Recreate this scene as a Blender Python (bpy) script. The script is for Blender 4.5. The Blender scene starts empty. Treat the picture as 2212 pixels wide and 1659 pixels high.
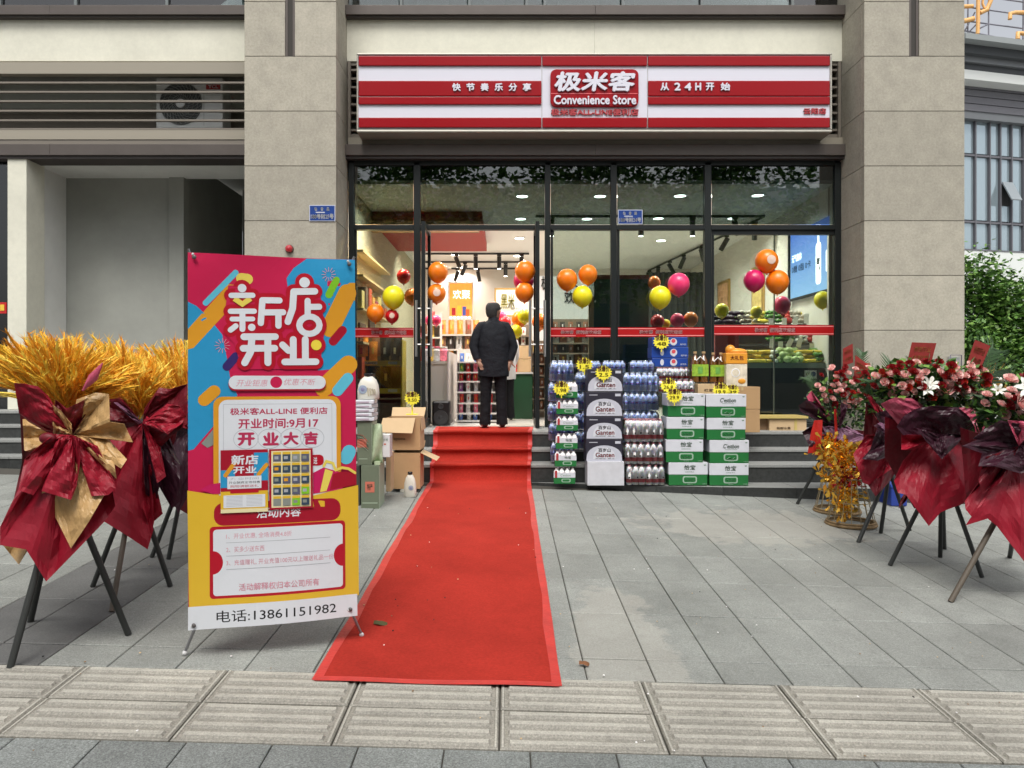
import bpy, bmesh, math, random
from mathutils import Vector, Matrix, Euler
from mathutils.geometry import tessellate_polygon
random.seed(7)
SC = bpy.context.scene
COL = SC.collection
R = math.radians

# ------------------------------------------------------------------ camera, sky, sun, exposure
F, UC, VC, H = 1640.0, 1095.0, 815.0, 1.55          # focal length and horizon in units of a 2212 px wide frame, eye height
cam_d = bpy.data.cameras.new('camera')
cam = bpy.data.objects.new('camera', cam_d); COL.objects.link(cam)
cam.location = (0, 0, H); cam.rotation_euler = (R(90), 0, 0)
cam_d.sensor_width = 36; cam_d.lens = F / 2212 * 36
cam_d.shift_x = (1106 - UC) / 2212; cam_d.shift_y = -(829.5 - VC) / 2212
cam_d.clip_start = 0.05; cam_d.clip_end = 600
SC.camera = cam
world = bpy.data.worlds.new('World'); SC.world = world; world.use_nodes = True
nt = world.node_tree; bg = nt.nodes['Background']
sky = nt.nodes.new('ShaderNodeTexSky'); sky.sky_type = 'NISHITA'; sky.sun_disc = False
sky.sun_elevation = R(57); sky.sun_rotation = R(166); sky.air_density = 1.0; sky.dust_density = 4.0
hs = nt.nodes.new('ShaderNodeHueSaturation'); hs.inputs['Saturation'].default_value = 0.22
nt.links.new(sky.outputs[0], hs.inputs['Color']); nt.links.new(hs.outputs[0], bg.inputs['Color'])
bg.inputs['Strength'].default_value = 0.13
sun_d = bpy.data.lights.new('sun', 'SUN'); sun_d.energy = 1.5; sun_d.angle = R(24); sun_d.color = (1, .975, .91)
sun = bpy.data.objects.new('sun', sun_d); COL.objects.link(sun); sun.rotation_euler = (R(33), 0, R(-14))
SC.view_settings.view_transform = 'Standard'; SC.view_settings.look = 'None'
SC.view_settings.exposure = 0.60; SC.view_settings.gamma = 1; SC.view_settings.use_curve_mapping = False
SC.cycles.max_bounces = 8; SC.cycles.transparent_max_bounces = 24; SC.cycles.caustics_reflective = False
SC.cycles.caustics_refractive = False; SC.cycles.use_denoising = True; SC.cycles.sample_clamp_indirect = 6

# ------------------------------------------------------------------ small tools
def X_(u, Y): return (u - UC) * Y / F
def Z_(v, Y): return H - (v - VC) * Y / F
def W(u, v, Y): return Vector((X_(u, Y), Y, Z_(v, Y)))
def gz(x, y):
    y = max(-1.5, min(9.0, y)); x = max(-9, min(9, x)); return .0445 * y - .027 * x
def gY(u, v):                                       # distance at which the sight line (u,v) meets the pavement
    return F * H / (v - VC + F * .0445 + -.027 * (u - UC))
def hexc(h):
    h = h.lstrip('#'); c = [int(h[i:i + 2], 16) / 255 for i in (0, 2, 4)]
    return tuple(x / 12.92 if x <= .04045 else ((x + .055) / 1.055) ** 2.4 for x in c)

MATS = {}
def mat(name, col, rough=.6, metal=0, spec=.5, noise=None, bump=None, rnd=0, coat=0, emit=None, noise2=None, sheen=0, sss=0):
    """noise=(scale, amount[, detail]) varies the colour, bump=(scale, strength), rnd = tone change from object to object"""
    if name in MATS: return MATS[name]
    if isinstance(col, str): col = hexc(col)
    m = bpy.data.materials.new(name); m.use_nodes = True; n = m.node_tree; b = n.nodes['Principled BSDF']
    b.inputs['Base Color'].default_value = (*col, 1); b.inputs['Roughness'].default_value = rough
    b.inputs['Metallic'].default_value = metal; b.inputs['Specular IOR Level'].default_value = spec
    if coat: b.inputs['Coat Weight'].default_value = coat; b.inputs['Coat Roughness'].default_value = .08
    if sss: b.inputs['Subsurface Weight'].default_value = sss; b.inputs['Subsurface Radius'].default_value = (.1, .06, .03)
    if sheen: b.inputs['Sheen Weight'].default_value = sheen
    tc = None
    def tex():
        nonlocal tc
        if tc is None: tc = n.nodes.new('ShaderNodeTexCoord')
        return tc.outputs['Object']
    last = None
    if noise:
        nz = n.nodes.new('ShaderNodeTexNoise'); nz.inputs['Scale'].default_value = noise[0]
        nz.inputs['Detail'].default_value = noise[2] if len(noise) > 2 else 5; nz.inputs['Roughness'].default_value = .65
        n.links.new(tex(), nz.inputs['Vector'])
        mr = n.nodes.new('ShaderNodeMapRange'); mr.inputs['From Min'].default_value = .3; mr.inputs['From Max'].default_value = .7
        mr.inputs['To Min'].default_value = 1 - noise[1]; mr.inputs['To Max'].default_value = 1 + noise[1]
        n.links.new(nz.outputs['Fac'], mr.inputs['Value']); last = mr.outputs[0]
    if noise2 and last:
        nz = n.nodes.new('ShaderNodeTexNoise'); nz.inputs['Scale'].default_value = noise2[0]; nz.inputs['Detail'].default_value = 6; nz.inputs['Roughness'].default_value = .75
        n.links.new(tex(), nz.inputs['Vector']); mr = n.nodes.new('ShaderNodeMapRange'); mr.inputs['From Min'].default_value = .35; mr.inputs['From Max'].default_value = .65
        mr.inputs['To Min'].default_value = 1 - noise2[1]; mr.inputs['To Max'].default_value = 1 + noise2[1]; n.links.new(nz.outputs['Fac'], mr.inputs['Value'])
        mu = n.nodes.new('ShaderNodeMath'); mu.operation = 'MULTIPLY'; n.links.new(last, mu.inputs[0]); n.links.new(mr.outputs[0], mu.inputs[1]); last = mu.outputs[0]
    if rnd:
        oi = n.nodes.new('ShaderNodeObjectInfo'); mr = n.nodes.new('ShaderNodeMapRange')
        mr.inputs['To Min'].default_value = 1 - rnd; mr.inputs['To Max'].default_value = 1 + rnd
        n.links.new(oi.outputs['Random'], mr.inputs['Value'])
        if last:
            mu = n.nodes.new('ShaderNodeMath'); mu.operation = 'MULTIPLY'
            n.links.new(last, mu.inputs[0]); n.links.new(mr.outputs[0], mu.inputs[1]); last = mu.outputs[0]
        else: last = mr.outputs[0]
    if last:
        vm = n.nodes.new('ShaderNodeVectorMath'); vm.operation = 'SCALE'; vm.inputs[0].default_value = col
        n.links.new(last, vm.inputs['Scale']); n.links.new(vm.outputs[0], b.inputs['Base Color'])
    if bump:
        nz = n.nodes.new('ShaderNodeTexNoise'); nz.inputs['Scale'].default_value = bump[0]; nz.inputs['Detail'].default_value = 4
        n.links.new(tex(), nz.inputs['Vector'])
        bp = n.nodes.new('ShaderNodeBump'); bp.inputs['Strength'].default_value = bump[1]
        bp.inputs['Distance'].default_value = bump[2] if len(bump) > 2 else .01
        n.links.new(nz.outputs['Fac'], bp.inputs['Height']); n.links.new(bp.outputs[0], b.inputs['Normal'])
    if emit:
        b.inputs['Emission Color'].default_value = (*(hexc(emit[0]) if isinstance(emit[0], str) else emit[0]), 1)
        b.inputs['Emission Strength'].default_value = emit[1]
    MATS[name] = m; return m

def glass(name, tint=(.86, .92, .88), rough=0.0, ior=1.5, bump=0, gloss=(1, 1, 1), boost=1.0):
    if name in MATS: return MATS[name]
    m = bpy.data.materials.new(name); m.use_nodes = True; n = m.node_tree; n.nodes.clear()
    o = n.nodes.new('ShaderNodeOutputMaterial'); t = n.nodes.new('ShaderNodeBsdfTransparent'); g = n.nodes.new('ShaderNodeBsdfGlossy')
    t.inputs[0].default_value = (*tint, 1); g.inputs['Roughness'].default_value = rough; g.inputs[0].default_value = (*gloss, 1)
    fr = n.nodes.new('ShaderNodeFresnel'); fr.inputs['IOR'].default_value = ior
    ml = n.nodes.new('ShaderNodeMath'); ml.operation = 'MULTIPLY'; ml.inputs[1].default_value = boost; ml.use_clamp = True
    mx = n.nodes.new('ShaderNodeMixShader')
    n.links.new(fr.outputs[0], ml.inputs[0]); n.links.new(ml.outputs[0], mx.inputs[0])
    n.links.new(t.outputs[0], mx.inputs[1]); n.links.new(g.outputs[0], mx.inputs[2]); n.links.new(mx.outputs[0], o.inputs[0])
    if bump:
        tc = n.nodes.new('ShaderNodeTexCoord'); nz = n.nodes.new('ShaderNodeTexNoise'); nz.inputs['Scale'].default_value = 28; nz.inputs['Detail'].default_value = 3
        bp = n.nodes.new('ShaderNodeBump'); bp.inputs['Strength'].default_value = bump; bp.inputs['Distance'].default_value = .02
        n.links.new(tc.outputs['Object'], nz.inputs['Vector']); n.links.new(nz.outputs[0], bp.inputs['Height'])
        n.links.new(bp.outputs[0], g.inputs['Normal']); n.links.new(bp.outputs[0], fr.inputs['Normal'])
    MATS[name] = m; return m

OFF = {}                                            # world position of each object's own origin
class MB:
    """collects shapes in world coordinates and links them as one mesh object"""
    def __init__(s): s.v = []; s.f = []; s.m = []; s.mats = []; s.sm = []
    def mi(s, m):
        if m not in s.mats: s.mats.append(m)
        return s.mats.index(m)
    def add(s, vs, fs, m, smooth=False):
        b = len(s.v); s.v += [tuple(v) for v in vs]; k = s.mi(m)
        for f in fs: s.f.append(tuple(b + i for i in f)); s.m.append(k); s.sm.append(smooth)
        return s
    def box(s, x0, x1, y0, y1, z0, z1, m, sh=None):
        vs = [(x0, y0, z0), (x1, y0, z0), (x1, y1, z0), (x0, y1, z0), (x0, y0, z1), (x1, y0, z1), (x1, y1, z1), (x0, y1, z1)]
        if sh: vs = [(x, y, z + sh(x, y)) for x, y, z in vs]
        return s.add(vs, [(0, 3, 2, 1), (4, 5, 6, 7), (0, 1, 5, 4), (1, 2, 6, 5), (2, 3, 7, 6), (3, 0, 4, 7)], m)
    def rbox(s, c, size, m, M=None):                # centred box, optional rotation
        hx, hy, hz = size[0] / 2, size[1] / 2, size[2] / 2
        vs = [Vector((x, y, z)) for z in (-hz, hz) for x, y in ((-hx, -hy), (hx, -hy), (hx, hy), (-hx, hy))]
        if M: vs = [M @ v for v in vs]
        vs = [v + Vector(c) for v in vs]
        return s.add(vs, [(0, 3, 2, 1), (4, 5, 6, 7), (0, 1, 5, 4), (1, 2, 6, 5), (2, 3, 7, 6), (3, 0, 4, 7)], m)
    def tube(s, pts, r, m, n=8, cap=True, smooth=True, flat=1.0):
        pts = [Vector(p) for p in pts]; rs = r if isinstance(r, (list, tuple)) else [r] * len(pts)
        vs = []; up = None
        for i, p in enumerate(pts):
            d = (pts[min(i + 1, len(pts) - 1)] - pts[max(i - 1, 0)]).normalized()
            if up is None: up = Vector((0, 0, 1)) if abs(d.z) < .9 else Vector((0, 1, 0))
            a = d.cross(up).normalized(); b = a.cross(d).normalized(); up = b
            rr = rs[i]; ra, rb_ = rr if isinstance(rr, (tuple, list)) else (rr, rr * flat)
            for k in range(n):
                t = 2 * math.pi * k / n; vs.append(p + a * math.cos(t) * ra + b * math.sin(t) * rb_)
        fs = [(i * n + k, i * n + (k + 1) % n, (i + 1) * n + (k + 1) % n, (i + 1) * n + k) for i in range(len(pts) - 1) for k in range(n)]
        s.add(vs, fs, m, smooth)
        if cap:
            s.add(vs[:n], [tuple(range(n))], m); s.add(vs[-n:], [tuple(reversed(range(n)))], m)
        return s
    def lathe(s, c, prof, m, n=12, smooth=True, axis='z', sx=1, sy=1):   # prof = [(r, z) or (r, z, material)]
        c = Vector(c)
        for i in range(len(prof) - 1):
            (r0, z0), (r1, z1) = prof[i][:2], prof[i + 1][:2]
            mm = prof[i][2] if len(prof[i]) > 2 else m; vs = []
            for rr, zz in ((r0, z0), (r1, z1)):
                for k in range(n):
                    t = 2 * math.pi * k / n; q = Vector((rr * math.cos(t) * sx, rr * math.sin(t) * sy, zz))
                    if axis == 'y': q = Vector((q.x, -q.z, q.y))
                    if axis == 'x': q = Vector((q.z, q.x, q.y))
                    vs.append(c + q)
            s.add(vs, [(k, (k + 1) % n, n + (k + 1) % n, n + k) for k in range(n)], mm, smooth)
        return s
    def ball(s, c, r, m, n=12, k=8, sc=(1, 1, 1)):
        pr = [(math.sin(math.pi * i / k), -math.cos(math.pi * i / k)) for i in range(k + 1)]
        vs = []; c = Vector(c)
        for a, z in pr:
            for j in range(n):
                t = 2 * math.pi * j / n; vs.append(c + Vector((a * math.cos(t) * r * sc[0], a * math.sin(t) * r * sc[1], z * r * sc[2])))
        return s.add(vs, [(i * n + j, i * n + (j + 1) % n, (i + 1) * n + (j + 1) % n, (i + 1) * n + j) for i in range(k) for j in range(n)], m, True)
    def prism(s, poly, axis_fn, d, m):              # poly in 2D, axis_fn(a,b,depth) -> world point
        n = len(poly); vs = [axis_fn(a, b, 0) for a, b in poly] + [axis_fn(a, b, d) for a, b in poly]
        fs = [tuple(range(n)), tuple(reversed(range(n, 2 * n)))] + [(i, n + i, n + (i + 1) % n, (i + 1) % n) for i in range(n)]
        return s.add(vs, fs, m)
    def grid(s, P, m, smooth=True):
        nv = len(P[0]); vs = [p for row in P for p in row]
        return s.add(vs, [(i * nv + j, i * nv + j + 1, (i + 1) * nv + j + 1, (i + 1) * nv + j) for i in range(len(P) - 1) for j in range(nv - 1)], m, smooth)
    def build(s, name, parent=None, origin=None, bevel=0, solid=0, subsurf=0):
        if not s.f: return None
        if parent is not None: o0 = OFF[parent.name]
        elif origin is not None: o0 = Vector(origin)
        else:
            n = len(s.v); xs = [v[0] for v in s.v]; ys = [v[1] for v in s.v]; zs = [v[2] for v in s.v]
            o0 = Vector(((min(xs) + max(xs)) / 2, (min(ys) + max(ys)) / 2, min(zs)))
        me = bpy.data.meshes.new(name); me.from_pydata([(v[0] - o0.x, v[1] - o0.y, v[2] - o0.z) for v in s.v], [], s.f)
        for m in s.mats: me.materials.append(m)
        me.polygons.foreach_set('material_index', s.m); me.polygons.foreach_set('use_smooth', s.sm); me.validate(); me.update()
        o = bpy.data.objects.new(name, me); COL.objects.link(o)
        if parent is not None: o.parent = parent
        else: o.location = o0
        OFF[o.name] = o0
        if solid:
            q = o.modifiers.new('solid', 'SOLIDIFY'); q.thickness = solid; q.offset = 0
        if bevel:
            q = o.modifiers.new('bevel', 'BEVEL'); q.width = bevel; q.segments = 2; q.limit_method = 'ANGLE'; q.angle_limit = R(40)
        if subsurf:
            q = o.modifiers.new('sub', 'SUBSURF'); q.levels = subsurf; q.render_levels = subsurf
        return o

def tag(o, label=None, cat=None, group=None, kind=None):
    if label: o['label'] = label
    if cat: o['category'] = cat
    if group: o['group'] = group
    if kind: o['kind'] = kind
    return o
def thing(name, label, cat, loc, group=None, kind=None):
    o = bpy.data.objects.new(name, None); COL.objects.link(o); o.location = loc; o.empty_display_size = .1
    OFF[o.name] = Vector(loc); return tag(o, label, cat, group, kind)
def put(mesh_obj, parent, loc, rot=(0, 0, 0), sc=1, name=None):     # another part that shares mesh data; loc in world coordinates
    o = mesh_obj.copy(); COL.objects.link(o); o.parent = parent
    if name: o.name = name
    o.location = Vector(loc) - (OFF[parent.name] if parent is not None else Vector((0, 0, 0))); o.rotation_euler = rot
    o.scale = (sc, sc, sc) if isinstance(sc, (int, float)) else sc
    OFF[o.name] = Vector(loc); return o
def copy_tree(o, loc=None, parent=None):
    c = o.copy(); COL.objects.link(c); OFF[c.name] = Vector(loc) if loc is not None else OFF[o.name]
    if parent is not None: c.parent = parent
    elif loc is not None: c.location = loc
    for ch in list(o.children): copy_tree(ch, None, c)
    for ch in c.children: OFF[ch.name] = OFF[c.name]
    return c

# lettering -> flat or raised mesh
def text_mesh(body, bold=0, extrude=0, shear=0):
    c = bpy.data.curves.new('lettering', 'FONT'); c.body = body; c.size = 1; c.offset = 0; c.extrude = extrude; c.shear = shear
    c.resolution_u = 3; c.space_character = 1.0
    o = bpy.data.objects.new('lettering', c); COL.objects.link(o); bpy.context.view_layer.update()
    dg = bpy.context.evaluated_depsgraph_get(); me = bpy.data.meshes.new_from_object(o.evaluated_get(dg))
    vs = [v.co.copy() for v in me.vertices]; fs = [tuple(p.vertices) for p in me.polygons]
    bpy.data.objects.remove(o); bpy.data.meshes.remove(me); bpy.data.curves.remove(c)
    return vs, fs
def fatten(vs, fs, bold):
    """heavier strokes: overlaid copies of the glyph, each a hair in front of the last"""
    if not bold: return vs, fs
    V_, F_ = [], []; n = len(vs)
    for k, (dx, dy) in enumerate(((0, 0), (bold, 0), (-bold, 0), (0, bold), (0, -bold))):
        V_ += [Vector((v.x + dx, v.y + dy, v.z * (1 + .004 * k) + .002 * k)) for v in vs]; F_ += [tuple(i + k * n for i in f) for f in fs]
    return V_, F_
def add_text(mb, body, box, fn, m, bold=0, depth=0, shear=0):
    """fit the lettering into box=(x0, y0, x1, y1) of the 2D space of fn(a, b, d); y grows upwards in fn's b"""
    vs, fs = text_mesh(body, bold, .5 if depth else 0, shear)
    if not vs: return
    vs, fs = fatten(vs, fs, bold)
    x0 = min(v.x for v in vs); x1 = max(v.x for v in vs); y0 = min(v.y for v in vs); y1 = max(v.y for v in vs)
    out = [fn(box[0] + (v.x - x0) / (x1 - x0) * (box[2] - box[0]), box[1] + (v.y - y0) / (y1 - y0) * (box[3] - box[1]), (v.z + .5) * depth) for v in vs]
    mb.add(out, fs, m)
def front(Y):                                        # facade-parallel plane at distance Y, lettering pixels (u, -v)
    return lambda a, b, d: Vector((X_(a, Y), Y - d, Z_(-b, Y)))
def ftext(mb, body, u0, v0, u1, v1, Y, m, bold=0, depth=0, shear=0):
    add_text(mb, body, (u0, -v1, u1, -v0), front(Y), m, bold, depth, shear)
def fbox(mb, u0, v0, u1, v1, Y, d, m):               # box whose front face fills (u0,v0)-(u1,v1) at distance Y
    return mb.box(X_(u0, Y), X_(u1, Y), Y, Y + d, Z_(v1, Y), Z_(v0, Y), m)
def rrect(x0, y0, x1, y1, r, n=5):
    pts = []
    for cx, cy, a in ((x1 - r, y1 - r, 0), (x0 + r, y1 - r, 90), (x0 + r, y0 + r, 180), (x1 - r, y0 + r, 270)):
        pts += [(cx + r * math.cos(R(a + 90 * i / n)), cy + r * math.sin(R(a + 90 * i / n))) for i in range(n + 1)]
    return pts
def noise1(x, s=0): return math.sin(x * 12.9898 + s * 78.233) * 43758.5453 % 1

# ------------------------------------------------------------------ paving material: speckled granite, tone per slab, cement smear and pale patch
def paving_mat(name, col, speck=.22, rnd=.1, smear=False, fine=260):
    m = bpy.data.materials.new(name); m.use_nodes = True; n = m.node_tree; L = n.links; b = n.nodes['Principled BSDF']
    geo = n.nodes.new('ShaderNodeNewGeometry'); oi = n.nodes.new('ShaderNodeObjectInfo')
    def noise(sc, det=4, ro=.6):
        z = n.nodes.new('ShaderNodeTexNoise'); z.inputs['Scale'].default_value = sc; z.inputs['Detail'].default_value = det
        z.inputs['Roughness'].default_value = ro; L.new(geo.outputs['Position'], z.inputs['Vector']); return z.outputs['Fac']
    def mr(src, a, b2, c, d):
        z = n.nodes.new('ShaderNodeMapRange'); z.inputs['From Min'].default_value = a; z.inputs['From Max'].default_value = b2
        z.inputs['To Min'].default_value = c; z.inputs['To Max'].default_value = d; L.new(src, z.inputs['Value']); return z.outputs[0]
    def math_(op, x, y):
        z = n.nodes.new('ShaderNodeMath'); z.operation = op
        for i, q in enumerate((x, y)):
            if isinstance(q, (int, float)): z.inputs[i].default_value = q
            else: L.new(q, z.inputs[i])
        return z.outputs[0]
    sp = mr(noise(fine, 2, .8), .35, .65, 1 - speck, 1 + speck)
    f2 = mr(noise(95, 3, .85), .38, .62, 1 - speck * .75, 1 + speck * .75)
    lg = mr(noise(1.7, 8, .7), .3, .7, .76, 1.2)
    blot = mr(noise(11, 6, .75), .56, .74, 1, .78)
    v = math_('MULTIPLY', math_('MULTIPLY', math_('MULTIPLY', math_('MULTIPLY', sp, f2), lg), blot), mr(oi.outputs['Random'], 0, 1, 1 - rnd, 1 + rnd))
    sc = n.nodes.new('ShaderNodeVectorMath'); sc.operation = 'SCALE'; sc.inputs[0].default_value = col; L.new(v, sc.inputs['Scale'])
    out = sc.outputs[0]
    if smear:                                        # dried cement slurry beside the carpet and a paler patch near the kerb
        sx = n.nodes.new('ShaderNodeSeparateXYZ'); L.new(geo.outputs['Position'], sx.inputs[0])
        def patch(cx, cy, rx, ry, n_sc, th):
            dx = math_('DIVIDE', math_('SUBTRACT', sx.outputs[0], cx), rx); dy = math_('DIVIDE', math_('SUBTRACT', sx.outputs[1], cy), ry)
            d = math_('POWER', math_('ADD', math_('MULTIPLY', dx, dx), math_('MULTIPLY', dy, dy)), .5)
            d = math_('ADD', d, math_('MULTIPLY', math_('SUBTRACT', noise(n_sc, 5), .5), 1.8))
            return mr(d, th, th + .14, 1, 0)
        p1 = math_('MULTIPLY', patch(.60, 4.1, .27, .85, 4.5, .8), .30)
        p2 = math_('MULTIPLY', patch(2.2, 6.7, 1.1, .75, 5, .75), .32)
        fac = math_('MAXIMUM', p1, p2)
        mx = n.nodes.new('ShaderNodeMix'); mx.data_type = 'RGBA'; L.new(fac, mx.inputs['Factor']); L.new(out, mx.inputs['A'])
        mx.inputs['B'].default_value = (.46, .43, .375, 1); out = mx.outputs['Result']
    L.new(out, b.inputs['Base Color']); b.inputs['Roughness'].default_value = .62
    bp = n.nodes.new('ShaderNodeBump'); bp.inputs['Strength'].default_value = .35; bp.inputs['Distance'].default_value = .003
    L.new(noise(180, 3), bp.inputs['Height']); L.new(bp.outputs[0], b.inputs['Normal'])
    MATS[name] = m; return m
M_tile = paving_mat('grey_granite', (.246, .254, .236), .26, .09, True)
M_near = paving_mat('grey_granite_near', (.19, .203, .195), .34, .13, False, 150)
M_dark = paving_mat('dark_granite', (.115, .115, .112), .22, .06)
M_tact = paving_mat('tactile_concrete', (.27, .255, .22), .22, .07, False, 120); M_tactw = paving_mat('tactile_worn', (.40, .383, .335), .16, .06, False, 120)
M_mortar = mat('mortar', (.065, .06, .05), .95)
M_far = mat('plaza_stone', (.36, .36, .35), .8, noise=(1.5, .12))

# ground sheet reaching the horizon, with the slope of the pavement near the shop
xs = [-260, -60, -20, -9, -6, -3, 0, 3, 6, 9, 20, 60, 260]; ys = [-260, -60, -15, -1.5, 1, 3, 5, 7, 9, 12, 20, 60, 260]
mb = MB(); mb.grid([[(x, y, gz(x, y) - .04) for x in xs] for y in ys][::-1], M_far)
tag(mb.build('ground', origin=(0, 0, 0)), kind='structure')
mb = MB(); mb.grid([[(x, -y, gz(x, -y) - .02) for x in xs] for y in (1.5, 3, 12)], mat('asphalt', (.05, .05, .052), .85, noise=(9, .2)))
tag(mb.build('road', origin=(0, 0, 0)), kind='structure')

mb = MB(); gx = [-9 + i for i in range(19)]; gy = [-1.4 + i * .8 for i in range(14)]
mb.grid([[(x, y, gz(x, y) - .011) for x in gx] for y in gy][::-1], M_mortar, False)
pave = mb.build('pavement', origin=(0, 0, 0)); tag(pave, kind='structure')
def slab(name, w, d, m, ridges=0):
    """one slab, origin at its middle, sheared to the slope of the pavement"""
    mb = MB(); g = .0028; x1, y1 = w / 2 - g, d / 2 - g * 1.7; sh = lambda x, y: .0445 * y - .027 * x; c = .004
    o = [(-x1, -y1), (x1, -y1), (x1, y1), (-x1, y1)]; i_ = [(-x1 + c, -y1 + c), (x1 - c, -y1 + c), (x1 - c, y1 - c), (-x1 + c, y1 - c)]
    vs = [(x, y, sh(x, y) - .03) for x, y in o] + [(x, y, sh(x, y) - .0035) for x, y in o] + [(x, y, sh(x, y)) for x, y in i_]
    mb.add(vs, [(0, 1, 5, 4), (1, 2, 6, 5), (2, 3, 7, 6), (3, 0, 4, 7), (4, 5, 9, 8), (5, 6, 10, 9), (6, 7, 11, 10), (7, 4, 8, 11), (8, 9, 10, 11)], m)
    if ridges:
        def bar(a0, a1, b0, b1, h=.009, c=.008):
            vs = [(a0, b0, sh(a0, b0)), (a1, b0, sh(a1, b0)), (a1, b1, sh(a1, b1)), (a0, b1, sh(a0, b1)),
                  (a0 + c, b0 + c, sh(a0, b0) + h), (a1 - c, b0 + c, sh(a1, b0) + h), (a1 - c, b1 - c, sh(a1, b1) + h), (a0 + c, b1 - c, sh(a0, b1) + h)]
            mb.add(vs, [(4, 5, 6, 7)], M_tactw); mb.add(vs, [(0, 1, 5, 4), (1, 2, 6, 5), (2, 3, 7, 6), (3, 0, 4, 7)], m)
        for k in range(ridges):
            yy = -y1 + (k + .5) * 2 * y1 / ridges; bar(-x1 + .03, x1 - .03, yy - .021, yy + .021)
        bar(-x1 + .003, -x1 + .017, -y1 + .004, y1 - .004, .004, .003); bar(x1 - .017, x1 - .003, -y1 + .004, y1 - .004, .004, .003)
    me = mb.build(name, origin=(0, 0, 0)); OFF[me.name] = Vector((0, 0, 0)); return me
def lay(proto, x, y, jig=.0015):
    z = gz(x, y) + random.uniform(-jig, jig) * .6
    o = put(proto, pave, (x, y, z), (random.uniform(-.0012, .0012), random.uniform(-.0012, .0012), 0)); return o
PW = .319
slabs = {}
rows = [3.525, 3.765, 4.40, 5.03, 5.66, 6.28, 6.90, 7.52, 8.15, 8.80]
for r0, r1 in zip(rows, rows[1:]):
    for c in range(-24, 22):
        x = .374 + (c + .5) * PW; y = (r0 + r1) / 2
        if abs(x) > 1190 * r1 / F + .3: continue
        if r0 > 7.4 and -3.3 < x < -1.6 and r0 > 8: continue
        if r0 > 8.1 and -3.0 < x < 4.4: continue
        if r1 > 8.7 and x < -3: continue
        dark = c in (-10, -9)
        key = (round(r1 - r0, 3), dark)
        if key not in slabs: slabs[key] = slab('paving_slab', PW, r1 - r0, M_dark if dark else M_tile)
        lay(slabs[key], x, y)
for k, o in slabs.items(): bpy.data.objects.remove(o)
xs_t = [-3.24, -2.60, -1.949, -1.292, -.672, -.030, .623, 1.257, 1.897, 2.54]
tp = {}
for i in range(len(xs_t) - 1):
    for y0, y1 in ((2.898, 3.210), (3.212, 3.524)):
        w = round(xs_t[i + 1] - xs_t[i], 3)
        if w not in tp: tp[w] = slab('tactile_tile', w - .002, .312, M_tact, 4)
        lay(tp[w], (xs_t[i] + xs_t[i + 1]) / 2, (y0 + y1) / 2, .003)
for o in tp.values(): bpy.data.objects.remove(o)
sp_ = slab('paving_slab', .3270, .64, M_near)
for k, y in enumerate((2.575, 1.93)):
    for c in range(-8, 8):
        lay(sp_, .088 + (c + .5) * .327, y)
bpy.data.objects.remove(sp_)

# ------------------------------------------------------------------ steps of dark granite with paler treads
M_riser = mat('dark_riser_granite', (.036, .038, .037), .38, noise=(24, .35), bump=(90, .1), rnd=.15)
M_tread = mat('tread_granite', (.27, .275, .265), .6, noise=(60, .18), bump=(120, .15), rnd=.07)
ZL, ZT2, ZT3, ZB = .896, .718, .581, .385
steps = MB().box(-3.2, 4.7, 9.16, 10.02, .0, ZL - .035, M_mortar).build('steps', origin=(0, 9, .4)); tag(steps, kind='structure')
def run(parent, x0, x1, yf, zt, depth, zr, n, m=M_tread):
    w = (x1 - x0) / n
    for i in range(n):
        a, b = x0 + i * w + .0015, x0 + (i + 1) * w - .0015
        MB().box(a, b, yf - .012, yf + depth, zt - .03, zt, m).build('tread', parent, bevel=.003)
        if zr is not None: MB().box(a, b, yf, yf + .03, zr, zt - .031, M_riser).build('riser', parent)
run(steps, -3.2, 4.7, 9.10, ZL, .86, ZT2 - .03, 7)
run(steps, -3.2, 4.7, 8.78, ZT2, .31, ZT3 - .03, 7)
run(steps, -3.2, 4.7, 8.41, ZT3, .36, .25, 6)
# base slab whose front edge curves forward to the right
kx = [.27, .9, 1.6, 2.3, 3.05, 3.7, 4.25, 4.8]; ky = [8.40, 8.27, 8.14, 8.05, 7.985, 7.95, 7.93, 7.93]
for i in range(len(kx) - 1):
    mb = MB(); x0, x1, y0, y1 = kx[i] + .002, kx[i + 1] - .002, ky[i], ky[i + 1]
    vs = [(x0, y0, .2), (x1, y1, .2), (x1, 8.44, .2), (x0, 8.44, .2), (x0, y0, ZB), (x1, y1, ZB), (x1, 8.44, ZB), (x0, 8.44, ZB)]
    mb.add(vs, [(0, 1, 5, 4), (1, 2, 6, 5), (2, 3, 7, 6), (3, 0, 4, 7)], M_riser).add(vs[4:], [(0, 1, 2, 3)], M_tread)
    mb.build('kerb_slab', steps)
psteps = MB().box(-8, -3.22, 9.47, 11.0, .2, 1.09, M_mortar).build('steps', origin=(-5.5, 9, .5)); tag(psteps, kind='structure')
z0 = .53
for i in range(4):
    z1 = (.66, .82, .97, 1.13)[i]
    run(psteps, -8, -3.22, 8.56 + .3 * i, z1, .31 if i < 3 else 1.6, z0 - .03, 4); z0 = z1

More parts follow.
